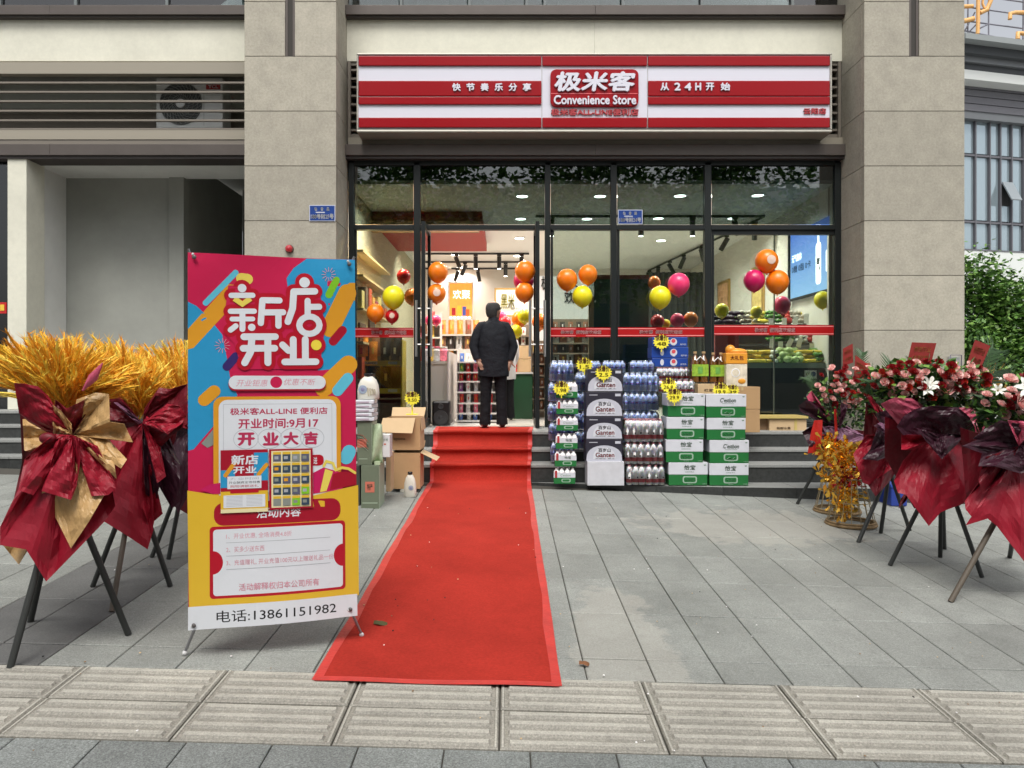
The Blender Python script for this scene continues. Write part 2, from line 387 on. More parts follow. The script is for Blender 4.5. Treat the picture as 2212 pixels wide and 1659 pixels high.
# ------------------------------------------------------------------ the building
M_stone = mat('pillar_stone', (.375, .348, .285), .78, noise=(5, .13, 10), noise2=(38, .13), bump=(60, .2), rnd=.12)
M_joint = mat('joint_dark', (.05, .045, .04), .9)
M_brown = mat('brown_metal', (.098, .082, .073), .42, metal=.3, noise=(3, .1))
M_brownd = mat('brown_metal_shaded', (.05, .04, .037), .55)  # darker copy of the brown metal, underside shade put into the colour
M_cream = mat('cream_render', (.68, .665, .56), .85, noise=(1.6, .09, 8), noise2=(14, .04), bump=(200, .06))
M_white_wall = mat('white_plaster', (.72, .72, .69), .9, noise=(1.5, .08, 8))
M_grey_wall = mat('grey_plaster', (.33, .335, .305), .92, noise=(1.2, .12, 8))
M_slat = mat('louvre_metal', (.20, .175, .145), .45, metal=.2)
M_louv = mat('louvre_beige', (.30, .27, .215), .5)
M_black = mat('dark_void', (.012, .012, .012), .9)
M_frame = mat('shopfront_frame', (.009, .012, .012), .45, spec=.35)
M_glass = glass('shop_glass', (.76, .83, .79), boost=1.5)
M_glass_top = glass('upper_light_glass', (.38, .46, .45), boost=2.4)
M_glass_up = glass('upper_glass', (.55, .62, .60), ior=1.9)

Yp, Yg, Yc, Yw = 9.30, 9.96, 9.81, 9.92
def pillar(u0, u1, xi, side, ch, label, x_in_face):
    x0, x1 = X_(u0, Yp), X_(u1, Yp)
    p = thing('stone_pillar', label, 'pillar', ((x0 + x1) / 2, Yp, .2), 'stone clad pillars of the facade')
    core = MB().box(x0 + .02, x1 - .02, Yp + .02, 10.4, .1, 9.4, M_joint); core.build('core', p)
    c0, c1 = X_(ch[0], Yp), X_(ch[1], Yp)
    zj = [Z_(v, Yp) for v in (1020, 950.5, 832, 713.5, 595, 477, 358.5, 240, 121.5, 3.5, -115, -233, -351, -470)]
    for i, (a, b) in enumerate(zip(zj, zj[1:])):
        g = .0035
        if i >= 8:
            for q0, q1 in ((x0, c0), (c1, x1)):
                MB().box(q0, q1, Yp, Yp + .1, a + g, b - g, M_stone).build('stone_slab', p, bevel=.003)
        else:
            MB().box(x0, x1, Yp, Yp + .1, a + g, b - g, M_stone).build('stone_slab', p, bevel=.003)
        for sx in ((x0, x0 + .028), (x1 - .028, x1)):     # return faces
            MB().box(sx[0], sx[1], Yp + .104, 10.3, a + g, b - g, M_stone).build('stone_slab', p)
    mb = MB(); zc = Z_(120, Yp)
    mb.box(c0 + .004, c0 + .03, Yp + .012, Yp + .12, zc, 9.4, M_brown).box(c1 - .03, c1 - .004, Yp + .012, Yp + .12, zc, 9.4, M_brown)
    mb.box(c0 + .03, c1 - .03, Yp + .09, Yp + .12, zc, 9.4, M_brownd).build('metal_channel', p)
    return p
pl = pillar(528, 726, 0, 0, (615.5, 637), 'stone clad pillar between the open passage and the shop', 0)
pr = pillar(1867, 2083.5, 0, 0, (1964, 1985.5), 'stone clad pillar on the far side of the shop, behind the flower stands', 0)
XL, XR, XP0 = X_(726, Yp), X_(1867, Yp), X_(528, Yp)
bld = thing('shop_building', 'building front with cream band, brown metal ledges and stone pillars', 'building', (1.1, 10.2, .9))
def fb(name, u0, v0, u1, v1, Y, d, m, bevel=0): return fbox(MB(), u0, v0, u1, v1, Y, d, m).build(name, bld, bevel=bevel)
def ledge(xa, xb, vt, vb, vu, Y, segs):              # brown metal box ledge: front sheet between vt and vb, underside showing down to vu
    w = (xb - xa) / segs
    for i in range(segs):
        a, b = xa + i * w + (.0015 if i else 0), xa + (i + 1) * w
        MB().box(a, b, Y, Yw + .3, Z_(vb, Y), Z_(vt, Y), M_brown).build('metal_ledge', bld, bevel=.004)
for xa, xb in ((XL, XR), (-8.6, XP0)):
    ledge(xa + .002, xb - .002, 10.5, 31, 41, Yc, 2)
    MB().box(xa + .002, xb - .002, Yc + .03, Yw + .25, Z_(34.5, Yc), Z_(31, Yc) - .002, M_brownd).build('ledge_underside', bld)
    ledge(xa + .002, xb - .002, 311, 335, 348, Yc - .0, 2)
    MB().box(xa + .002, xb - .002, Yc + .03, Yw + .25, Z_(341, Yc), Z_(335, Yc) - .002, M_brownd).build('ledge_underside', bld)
# cream band behind the sign and above the vent grille
for xa, xb in ((XL, XR), (-8.6, XP0)):
    n_ = 2 if xa == XL else 1
    for i in range(n_):
        w = (xb - xa) / n_
        MB().box(xa + w * i + .002, xa + w * (i + 1), Yw, Yw + .3, Z_(132, Yw), Z_(33, Yw), M_cream).build('wall_panel', bld)
# shop louvre (mostly behind the sign)
lo = MB().box(XL + .01, XR - .01, Yw + .28, Yw + .3, Z_(300, Yw), Z_(132, Yw) - .003, M_black).build('louvre', bld)
for v in (134, 290): MB().box(XL + .01, XR - .01, Yw + .02, Yw + .1, Z_(v + 6, Yw), Z_(v - 2, Yw) - .004, M_slat).build('louvre_rail', bld)
for i in range(8):
    v = 149 + i * 18.6
    MB().box(XL + .03, XR - .03, Yw + .03, Yw + .13, Z_(v + 2.2, Yw), Z_(v - 2.2, Yw), M_slat).build('louvre_slat', bld)
for x in (XL + .012, XR - .05): MB().box(x, x + .038, Yw - .005, Yw + .12, Z_(308, Yw), Z_(133, Yw), M_slat).build('louvre_post', bld)
fb('louvre_base', 752, 297, 1821, 311, Yw - .02, .2, M_louv)
# the passage bay on the left: open louvre with an air conditioner behind it
Yl = 9.86
MB().box(-8.6, XP0 - .003, Yl, Yl + .1, Z_(159, Yl), Z_(134, Yl), M_louv).build('louvre_rail', bld)
MB().box(-8.6, XP0 - .003, Yl, Yl + .1, Z_(301, Yl), Z_(281, Yl), M_louv).build('louvre_rail', bld)
MB().box(-8.6, XP0 - .003, Yl + .01, Yl + .2, Z_(311, Yl) + .003, Z_(301, Yl), M_slat).build('louvre_rail', bld)
for v in (177.5, 197.5, 217.5, 238.4, 259, 278):
    MB().box(-8.6, XP0 - .003, Yl + .01, Yl + .05, Z_(v + 1.9, Yl), Z_(v - 1.9, Yl), M_slat).build('louvre_slat', bld)
Zsh = Z_(290, 10.3)
MB().box(-8.6, XP0 - .003, Yl + .2, 10.9, Z_(306, Yl) + .01, Z_(300, Yl), M_grey_wall).build('plant_shelf', bld)
MB().box(-8.6, XP0 - .5, 10.78, 10.9, Z_(300, Yl) + .005, Z_(134, Yl) + .5, mat('louvre_backing', (.23, .2, .17), .85)).build('wall_panel', bld)
MB().box(XP0 - .48, XP0 - .003, 11.2, 11.3, Z_(300, Yl), Z_(134, Yl) + .5, M_black).build('wall_panel', bld)
# white post, passage walls, ceiling
zc_ = Z_(345, 9.93); zf = 1.13
MB().box(X_(16, 9.86), X_(57, 9.86), 9.86, 10.25, zf, zc_, M_cream).build('white_post', bld, bevel=.006)
MB().box(X_(57, 9.95) - .2, X_(57, 9.95), 10.255, 10.85, zf, zc_, M_white_wall).build('passage_wall', bld)
MB().box(X_(57, 9.95) - .2, X_(400, 10.85), 10.855, 11.0, zf, zc_ + .4, M_grey_wall).build('passage_wall', bld)
MB().box(X_(362, 10.75), X_(400, 10.85), 10.80, 10.853, zf, zc_, M_grey_wall).build('passage_pilaster', bld)
MB().box(X_(400, 10.85) + .002, -2.2, 13.2, 13.3, zf - .3, zc_ + .4, M_grey_wall).build('passage_wall', bld)
MB().box(X_(400, 10.85) - .15, X_(400, 10.85), 11.002, 13.198, zf - .3, zc_ + .3, M_grey_wall).build('passage_wall', bld)
MB().box(X_(57, 9.95) - .2, -2.1, 10.02, 10.9, zc_, zc_ + .15, M_white_wall).build('passage_ceiling', bld)
MB().box(X_(400, 10.85) - .15, -2.1, 10.9, 13.3, zc_ + .41, zc_ + .5, M_grey_wall).build('passage_ceiling', bld)  # raised grey ceiling added out of sight so the recess stays dark
MB().box(-2.32, -2.24, 10.42, 13.19, zf - .3, zc_ + .405, M_grey_wall).build('passage_wall', bld)  # wall panel added to cover a bright gap at the shop side
MB().box(-4.6, -2.33, 11.0, 13.19, zf - .14, zf - .002, M_grey_wall).build('passage_floor', bld)
# neighbour's window at the far left
MB().box(-8.6, X_(16, 9.9) - .003, 10.2, 10.24, zf, zc_, M_frame).build('window_back', bld)
MB().box(-8.6, X_(16, 9.95) - .002, 9.98, 10.0, zf, zc_, glass('neighbour_glass', (.25, .28, .28), ior=1.6)).build('window_pane', bld)
nb = fbox(MB(), -40, 653, 14, 677, 9.97, .004, mat('sticker_red', '#c01c1e', .45)).build('window_sticker', bld)
fbox(MB(), 0, 658, 9, 671, 9.964, .003, mat('sticker_yellow', '#e8c040', .5)).build('sticker_mark', nb)
# upper storey: window strip above the ledges
for xa, xb, us in ((XL, XR, (750, 863, 1010, 1133, 1172, 1340, 1510, 1705, 1850)), (-8.6, XP0, (-220, 0, 163, 359, 525))):
    MB().box(xa, xb, 10.35, 10.5, Z_(31, Yc), 9.4, mat('curtain_teal', (.34, .46, .45), .7, noise=(3, .4))).build('window_back', bld)
    for a, b in zip(us, us[1:]):
        x0, x1 = max(xa, X_(a, 10.05)) + .01, min(xb, X_(b, 10.05)) - .01
        if x1 - x0 < .05: continue
        w_ = MB().box(x0, x0 + .035, 10.0, 10.1, Z_(12, Yc), 9.4, mat('alu_grey', (.16, .18, .18), .4)).build('window', bld)
        MB().box(x0 + .036, x1, 10.04, 10.05, Z_(12, Yc) + .01, 9.4, M_glass_up).build('pane', w_)
        MB().box(x0 + .2, x1 - .25, 10.2, 10.22, Z_(31, Yc), 9.4, mat('net_curtain', (.66, .72, .72), .8, rnd=.25)).build('curtain', w_)
MB().box(-8.6, 5.55, 10.6, 19.5, 5.3, 9.4, M_grey_wall).build('upper_floors', bld)
MB().box(-8.6, 5.55, 10.02, 10.6, 9.2, 9.4, M_cream).build('upper_floors', bld)

# shop interior shell
M_ceil = mat('shop_ceiling', (.74, .73, .70), .8); M_floor = mat('shop_floor', (.52, .50, .47), .25, noise=(3, .05))
M_iw = mat('shop_wall', (.66, .63, .58), .8); M_bulk = mat('bulkhead_dark', (.03, .045, .038), .7)
ZC = H + 2.6; YB = 18.2; XI0, XI1 = -2.12, 4.42
MB().box(XI0, XI1, 10.22, YB, ZC, ZC + .1, M_ceil).build('shop_ceiling', bld)
MB().box(XI0, XI1, 10.02, YB, .7, ZL - .004, M_floor).build('shop_floor', bld)
MB().box(XI0 - .1, XI0, 10.0, YB, .7, 5.3, mat('wall_left_beige', (.50, .42, .30), .8)).build('shop_wall', bld)
MB().box(XI1, XI1 + .1, 10.31, YB, .7, 5.3, M_iw).build('shop_wall', bld)
MB().box(XI0, XI1, YB, YB + .1, .7, 5.3, M_iw).build('shop_wall', bld)
MB().box(XI0, XI1, 10.02, 10.2, ZC - .0, 5.0, M_bulk).build('bulkhead', bld)
MB().box(XI0, XI1, 10.2, YB, 5.2, 5.3, M_black).build('shop_roof', bld)

# ------------------------------------------------------------------ shopfront frame, panes and the two open door leaves
sf = thing('glazed_shopfront', 'dark framed glass shopfront with upper lights and open doorway', 'shopfront', (1.1, Yg, ZL))
vt, vm0, vm1, vb = 350, 485.5, 496, 926
def post(u0, u1, v0=350, v1=vb, d=.1, name='mullion', Y=Yg): return fbox(MB(), u0, v0, u1, v1, Y - .03, d, M_frame).build(name, sf, bevel=.003)
post(753, 764); post(893.5, 907.3); post(1177.3, 1188.8); post(1319.8, 1332.4); post(1522.6, 1536.6); post(1804.5, 1817)
post(764.5, 1804, 345, 356.5, .12, 'head_rail')
bays = [(764.5, 893), (907.8, 1177), (1189.2, 1319.3), (1332.8, 1522.2), (1537, 1804)]
for i, (a, b) in enumerate(bays):
    post(a, b, vm0, vm1, .09, 'transom')
    fbox(MB(), a + .5, 357, b - .5, vm0 - .5, Yg + .01, .008, M_glass_top).build('upper_pane', sf)
    if i != 1:
        post(a, b, 915, vb, .09, 'bottom_rail')
        fbox(MB(), a + .5, vm1 + .5, b - .5, 914.5, Yg + .01, .008, M_glass).build('window_pane', sf)
        mb = fbox(MB(), a + .5, vm1 + .5, a + 5 + .5, 914.5, Yg + .003, .05, M_frame)
        if i == 4: mb = fbox(mb, a + .5, vm1 + .5, b - .5, vm1 + 11, Yg - .005, .05, M_frame)
        mb.build('glazing_bead', sf)
M_steel = mat('brushed_steel', (.55, .55, .54), .28, metal=.9)
def leaf(X, y0, y1):
    d = MB(); zt, zb = Z_(477.5, 9.66), ZL + .012
    d.box(X - .025, X + .025, y0, y0 + .05, zb, zt, M_frame).box(X - .025, X + .025, y1 - .05, y1, zb, zt, M_frame)
    d.box(X - .024, X + .024, y0 + .05, y1 - .05, zt - .06, zt, M_frame).box(X - .024, X + .024, y0 + .05, y1 - .05, zb, zb + .09, M_frame)
    o = d.build('door', sf)
    MB().box(X - .005, X + .005, y0 + .05, y1 - .05, zb + .09, zt - .06, M_glass).build('pane', o)
    for s in (-1, 1):
        h = MB(); hx, hy = X + s * .095, y0 + .07
        h.tube([(hx, hy, Z_(770, 9.7)), (hx, hy, Z_(648, 9.7))], .017, M_steel, 10)
        for v in (666, 744): h.tube([(X + s * .02, hy, Z_(v, 9.7)), (hx, hy, Z_(v, 9.7))], .009, M_steel, 8)
        h.build('handle', o)
leaf(-1.066, 9.66, 10.40); leaf(.39, 9.66, 10.40)
# transom closer boxes are dark; the doorway threshold
MB().box(X_(907.5, Yg), X_(1177, Yg), Yg - .03, Yg + .07, ZL + .001, ZL + .009, M_steel).build('threshold', sf)

# red tape on the panes
M_red = mat('tape_red', (.42, .008, .010), .5, spec=.2); M_pink = mat('tape_line', '#f0a0a0', .5); M_wtxt = mat('white_print', (.8, .8, .8), .5)
M_ptxt = mat('pale_pink_print', '#f2c8c8', .5)
tapes = [(766, 893, 708, 729, 802, 878, 'narrow pane left of the doorway'), (1190, 1319, 707.5, 728, 1211, 1299, 'pane just right of the doorway'),
         (1335, 1522, 707, 727.5, 1381, 1474, 'middle pane behind the blue cartons'), (1543, 1801, 702, 724, 1630, 1718, 'wide pane in front of the vegetables')]
for u0, u1, v0, v1, t0, t1, where in tapes:
    o = fbox(MB(), u0, v0, u1, v1, Yg - .002, .003, M_red).build('window_tape')
    tag(o, 'red safety tape with pale lettering across the ' + where, 'window tape', 'red tapes on the shop windows')
    mb = MB(); um = (u0 + u1) / 2
    for a, b in ((u0, um - 11), (um + 11, u1)):
        for v in (v0 + 2.2, v1 - 3.6): fbox(mb, a, v, b, v + 1.5, Yg - .0035, .001, M_pink)
    mb.build('stripe', o)
    mb = MB(); w = (t1 - t0)
    ftext(mb, '极米客', t0, v0 + 5.8, t0 + w * .32, v1 - 6.2, Yg - .005, M_ptxt, .03)
    ftext(mb, '便利店欢迎您', t0 + w * .37, v0 + 5.8, t1, v1 - 6.2, Yg - .005, M_ptxt, .03)
    mb.build('lettering', o)

# ------------------------------------------------------------------ the shop sign
Ys = 9.56
sg = thing('shop_sign', 'long red and white striped light-box sign above the shopfront', 'sign', ((X_(770, Ys) + X_(1799, Ys)) / 2, Ys, Z_(286, Ys)))
M_sred = mat('sign_red_acrylic', (.29, .003, .008), .25, spec=.25); M_swh = mat('sign_white_acrylic', (.66, .66, .74), .3, coat=.2)
M_salu = mat('sign_frame_metal', (.42, .40, .35), .4, metal=.3)
fbox(MB(), 774, 119, 1795, 281, Ys + .03, .30, M_salu).build('case', sg)
fr = MB(); fbox(fr, 770, 114.5, 1798, 118.5, Ys, .33, M_salu); fbox(fr, 770, 280, 1798, 285.5, Ys, .33, M_salu)
fbox(fr, 770, 118.5, 773.6, 280, Ys, .33, M_salu); fbox(fr, 1793.5, 118.5, 1798, 280, Ys, .33, M_salu); fr.build('sign_frame', sg, bevel=.01)
segs = [(774, 1170), (1171.2, 1398.5), (1399.8, 1793.3)]
for i, (a, b) in enumerate(segs):
    fbox(MB(), a, 120, b, 278, Ys + .02, .01, M_swh).build('white_panel', sg)
    st = [(120.5, 141.5), (253.5, 275)] + ([(174, 207), (208.5, 225.2)] if i != 1 else [])
    for v0, v1 in st: fbox(MB(), a + .4, v0, b - .4, v1, Ys - .006, .025, M_sred).build('red_stripe', sg, bevel=.008)
def rr_plate(u0, v0, u1, v1, r, Y, d, m, name, flat=(0, 0)):
    P = rrect(u0, -v1, u1, -v0, r); fn = front(Y)
    return MB().prism(P, lambda a, b, k: fn(a, b, k), d, m).build(name, sg, bevel=.006)
rr_plate(1188.5, 151.5, 1378.6, 232.5, 13, Ys + .02, .035, M_sred, 'logo_plate')
mb = MB(); fbox(mb, 1190, 201.2, 1377.5, 202.6, Ys - .017, .003, mat('sign_line', '#e06a70', .4)); mb.build('logo_line', sg)
mb = MB(); ftext(mb, '极米客', 1197, 155.5, 1372, 198.5, Ys - .017, M_swh, .035, .025, .12); mb.build('lettering', sg)
mb = MB(); ftext(mb, 'Convenience Store', 1196, 206.5, 1374, 226.5, Ys - .017, M_swh, .028, .02); mb.build('lettering', sg)
mb = MB(); ftext(mb, '极米客ALL-LINE便利店', 1190, 235.5, 1379, 250, Ys + .018, mat('sign_letter_red', (.40, .03, .04), .5), .03, .018); mb.build('lettering', sg)
for k, ch in enumerate('快节奏乐分享'):
    mb = MB(); u = 977 + k * 30.4; ftext(mb, ch, u, 180.5, u + 18.5, 197.5, Ys - .007, M_swh, .035, .018); mb.build('lettering', sg)
for ch, u, w in (('从', 1426, 19), ('2', 1456, 14), ('4', 1478, 15), ('H', 1501, 13), ('开', 1524, 18), ('始', 1556, 21)):
    mb = MB(); ftext(mb, ch, u, 179.5, u + w, 196.5, Ys - .007, M_swh, .035, .018); mb.build('lettering', sg)
mb = MB(); ftext(mb, '云阳店', 1735, 234, 1784, 247, Ys + .018, mat('sign_letter_red', (.40, .03, .04), .5), .03, .014); mb.build('lettering', sg)

# number plates, alarm, conditioner, socket box
M_blue = mat('plate_blue', '#1d3f86', .35); M_plt = mat('plate_rim', (.55, .58, .68), .4)
def nplate(u0, v0, u1, v1, Y, num, label):
    o = fbox(MB(), u0, v0, u1, v1, Y, .012, M_plt).build('number_plate'); tag(o, label, 'number plate', 'blue street number plates')
    w, h = u1 - u0, v1 - v0
    fbox(MB(), u0 + 1.4, v0 + 1.4, u1 - 1.4, v1 - 1.4, Y - .002, .003, M_blue).build('plate_face', o)
    mb = MB()
    for k, ch in enumerate('怡香路'): ftext(mb, ch, u0 + w * (.2 + .235 * k), v0 + h * .13, u0 + w * (.31 + .235 * k), v0 + h * .36, Y - .004, M_wtxt, .03)
    fbox(mb, u0 + w * .25, v0 + h * .43, u0 + w * .6, v0 + h * .475, Y - .004, .001, M_wtxt)
    ftext(mb, '188号附' + num + '号', u0 + w * .06, v0 + h * .54, u1 - w * .06, v0 + h * .87, Y - .004, M_wtxt, .035); mb.build('lettering', o)
nplate(668, 443, 724, 477.5, Yp - .013, '25', 'blue number plate 25 on the stone pillar above the roll banner')
nplate(1335, 453, 1388, 484, Yg - .006, '24', 'blue number plate 24 on the glass under the sign')
o = MB(); c = W(625.5, 538, Yp)
o.lathe((c.x, c.y, c.z), [(.052, 0), (.052, .012), (.046, .02)], mat('alarm_dark', (.06, .02, .02), .5), 16, axis='y')
al = o.build('wall_alarm'); tag(al, 'small round red alarm bell on the stone pillar above the banner', 'alarm')
MB().lathe((c.x, c.y - .02, c.z), [(.046, 0), (.044, .02), (.036, .035), (.0, .045)], mat('alarm_red', (.42, .02, .03), .25, coat=.5), 16, axis='y').build('dome', al)

ac = thing('air_conditioner', 'white outdoor air conditioner unit on the shelf behind the louvre slats', 'air conditioner', (X_(408, 10.3), 10.3, Z_(290, 10.3)))
M_acw = mat('ac_white', (.55, .56, .55), .45); Ya = 10.3
fbox(MB(), 337, 168, 481, 277, Ya, .32, M_acw).build('case', ac, bevel=.012)
MB().box(X_(337, Ya), X_(481, Ya), Ya + .02, Ya + .3, Z_(290, 10.3), Z_(277, Ya) - .002, M_black).build('foot', ac)
cc = W(391, 224, Ya); r_ = 46 * Ya / F
MB().lathe((cc.x, cc.y - .002, cc.z), [(r_, 0), (r_, .004), (0, .005)], mat('fan_dark', (.045, .05, .048), .6), 32, axis='y').build('fan_opening', ac)
mb = MB()
for k in range(26):
    a = 2 * math.pi * k / 26; p = []
    for t in range(6):
        q = t / 5; rr = r_ * (.22 + .76 * q); an = a + q * .9; p.append((cc.x + rr * math.cos(an), cc.y - .014, cc.z + rr * math.sin(an)))
    mb.tube(p, .0035, mat('grille_grey', (.22, .23, .22), .5), 4, cap=False)
for q in (.4, .6, .8, .98):
    mb.tube([(cc.x + r_ * q * math.cos(t * math.pi / 16), cc.y - .016, cc.z + r_ * q * math.sin(t * math.pi / 16)) for t in range(33)], .003, MATS['grille_grey'], 4, cap=False)
g = mb.build('fan_grille', ac); g['kind'] = 'stuff'
MB().lathe((cc.x, cc.y - .018, cc.z), [(.063, 0), (.06, .008), (0, .012)], M_acw, 20, axis='y').build('fan_hub', ac)
mb = MB(); fbox(mb, 445, 181, 476, 193, Ya - .004, .004, mat('badge_red', '#8e1414', .4)); ftext(mb, 'TCL', 450, 183.5, 471, 190.5, Ya - .006, M_wtxt, .03); mb.build('badge', ac)
mb = MB(); fbox(mb, 440, 200, 440.8, 272, Ya - .002, .002, MATS['grille_grey']); fbox(mb, 444, 205, 476, 205.8, Ya - .002, .002, MATS['grille_grey']); fbox(mb, 444, 262, 476, 262.8, Ya - .002, .002, MATS['grille_grey']); mb.build('seam', ac)

sb = fbox(MB(), 2050, 770, 2074, 800, Yp - .03, .03, mat('socket_box', (.42, .42, .41), .5)).build('socket_box')
tag(sb, 'small grey metal box with bent frame fixed to the far pillar', 'wall box')
mb = MB(); a, b, c_ = W(2053, 800, Yp - .06), W(2053, 767, Yp - .06), W(2077, 767, Yp - .06); d_ = W(2077, 800, Yp - .06)
mb.tube([a, b, c_, d_], .007, mat('frame_violet', (.12, .11, .16), .4), 6); mb.build('frame', sb)

# ------------------------------------------------------------------ red carpet over the steps
def carpet_mat(name, col):
    m = mat(name, col, .95, spec=.1, bump=(420, .5, .004), noise=(1.5, .2, 9), noise2=(70, .16)); return m
def carpet():
    prof = [(3.415 + i * .25, None) for i in range(20)] + [(8.37, None)]
    prof = [(y, gz(-.3, y) + .0115 + .002 * math.sin(y * 2.3)) for y, _ in prof]
    prof += [(8.390, .415), (8.395, .48), (8.393, .545), (8.372, .566), (8.360, .584), (8.372, .600), (8.42, .600), (8.52, .592), (8.70, .591), (8.752, .600), (8.766, .65), (8.762, .690), (8.740, .706), (8.730, .722), (8.742, .737),
             (8.80, .734), (8.90, .728), (9.03, .728), (9.072, .74), (9.086, .80), (9.082, .865), (9.060, .883), (9.050, .900), (9.064, .915), (9.13, .913), (9.25, .906), (9.5, .905), (9.90, .906)]
    def xl(y):
        a = -.862 + .024 * min(1, (y - 3.4) / 5) if y < 8.4 else -.84 - .06 * (y - 8.4) / 1.5
        return a + .003 * math.sin(y * 3.1) + .002 * math.sin(y * 9)
    def xr(y):
        a = .236 + .018 * (y - 3.4) / 5 if y < 8.4 else .254 + .075 * (y - 8.4) / 1.5
        return a + .002 * math.sin(y * 2.7 + 1) + .001 * math.sin(y * 8)
    N = 14
    def surf(y, z, t, lift=0):
        x = xl(y) + (xr(y) - xl(y)) * t
        zz = z + (gz(x, y) - gz(-.3, y) if y < 8.37 else 0)
        return (x, y - (lift if 8.355 < y < 8.4 or 8.725 < y < 8.77 or 9.045 < y < 9.09 else 0), zz + lift + .0026 * math.sin(x * 9 + y * 4.1) * (1 if y < 8.3 else .6) + .0022 * math.sin(x * 3 - y * 7.3) + (.004 * max(0, math.sin(x * 2.2 + y * 3.1)) ** 8))
    o = MB().grid([[surf(y, z, i / N) for i in range(N + 1)] for y, z in prof][::-1], carpet_mat('carpet_red', (.37, .030, .020))).build('red_carpet', origin=(-.3, 5, .3))
    tag(o, 'red carpet running from the paving up the steps to the doorway', 'carpet')
    mt = mat('carpet_tape', (.50, .035, .028), .55, bump=(60, .3), noise=(9, .18)); mb = MB(); w = .034
    for s in (0, 1):
        P = []
        for y, z in prof:
            W_ = xr(y) - xl(y); a = (w + .005 * math.sin(y * 5) + .004 * math.sin(y * 17)) / W_; ts = (-.012, a * .5, a) if s == 0 else (1 - a, 1 - a * .5, 1.012)
            P.append([surf(y, z, t, .0022) for t in ts])
        mb.grid(P[::-1], mt)
    mb.grid([[surf(y, prof[0][1], i / N, .0035) for i in range(-0, N + 1)] for y in (3.455, 3.405)], mt)
    mb.build('tape_border', o)
    return o
carpet()

# ------------------------------------------------------------------ roll banner
BW, BH = .79, 1.806
b_tl = W(406, 546, 3.62) ; b_tr = W(766, 561.8, 3.855); b_bl = W(406.5, 1361, 3.62 - .02); b_br = W(772, 1330, 3.855 - .02)
e_s = (b_tr - b_tl); e_t = (b_bl - b_tl); nrm = e_s.cross(e_t).normalized()
if nrm.y > 0: nrm = -nrm
def bpos(a, b, lift=0):                               # a: 0..1000 across, b: 0..2250 down
    s, t = a / 1000, b / 2250
    p = (b_tl * (1 - s) + b_tr * s) * (1 - t) + (b_bl * (1 - s) + b_br * s) * t
    w = .006 * math.sin(s * 7 + 1) * math.sin(t * 5) + .010 * math.exp(-((s - .06) ** 2 + (t - .03) ** 2) * 60) + .012 * math.exp(-((s - .95) ** 2 + (t - .03) ** 2) * 60)
    w += .007 * math.sin((s * .8 + t * 2.2) * 9) * math.exp(-t * 7) + .012 * math.sin(s * math.pi) * t * t - .006 * math.exp(-((s - .95) ** 2 + (t - .98) ** 2) * 80)
    return p + nrm * (w + lift)
def p6(x, y):
    a = (x - 63) / 1159 * 1000; yt = 70 + 60 * a / 1000; return (a, (y - yt) / (2604 - 159 * a / 1000) * 2250)
def p7(x, y): return p6((x * .5424) / .5725, (750 + y * .5424) / .5725)
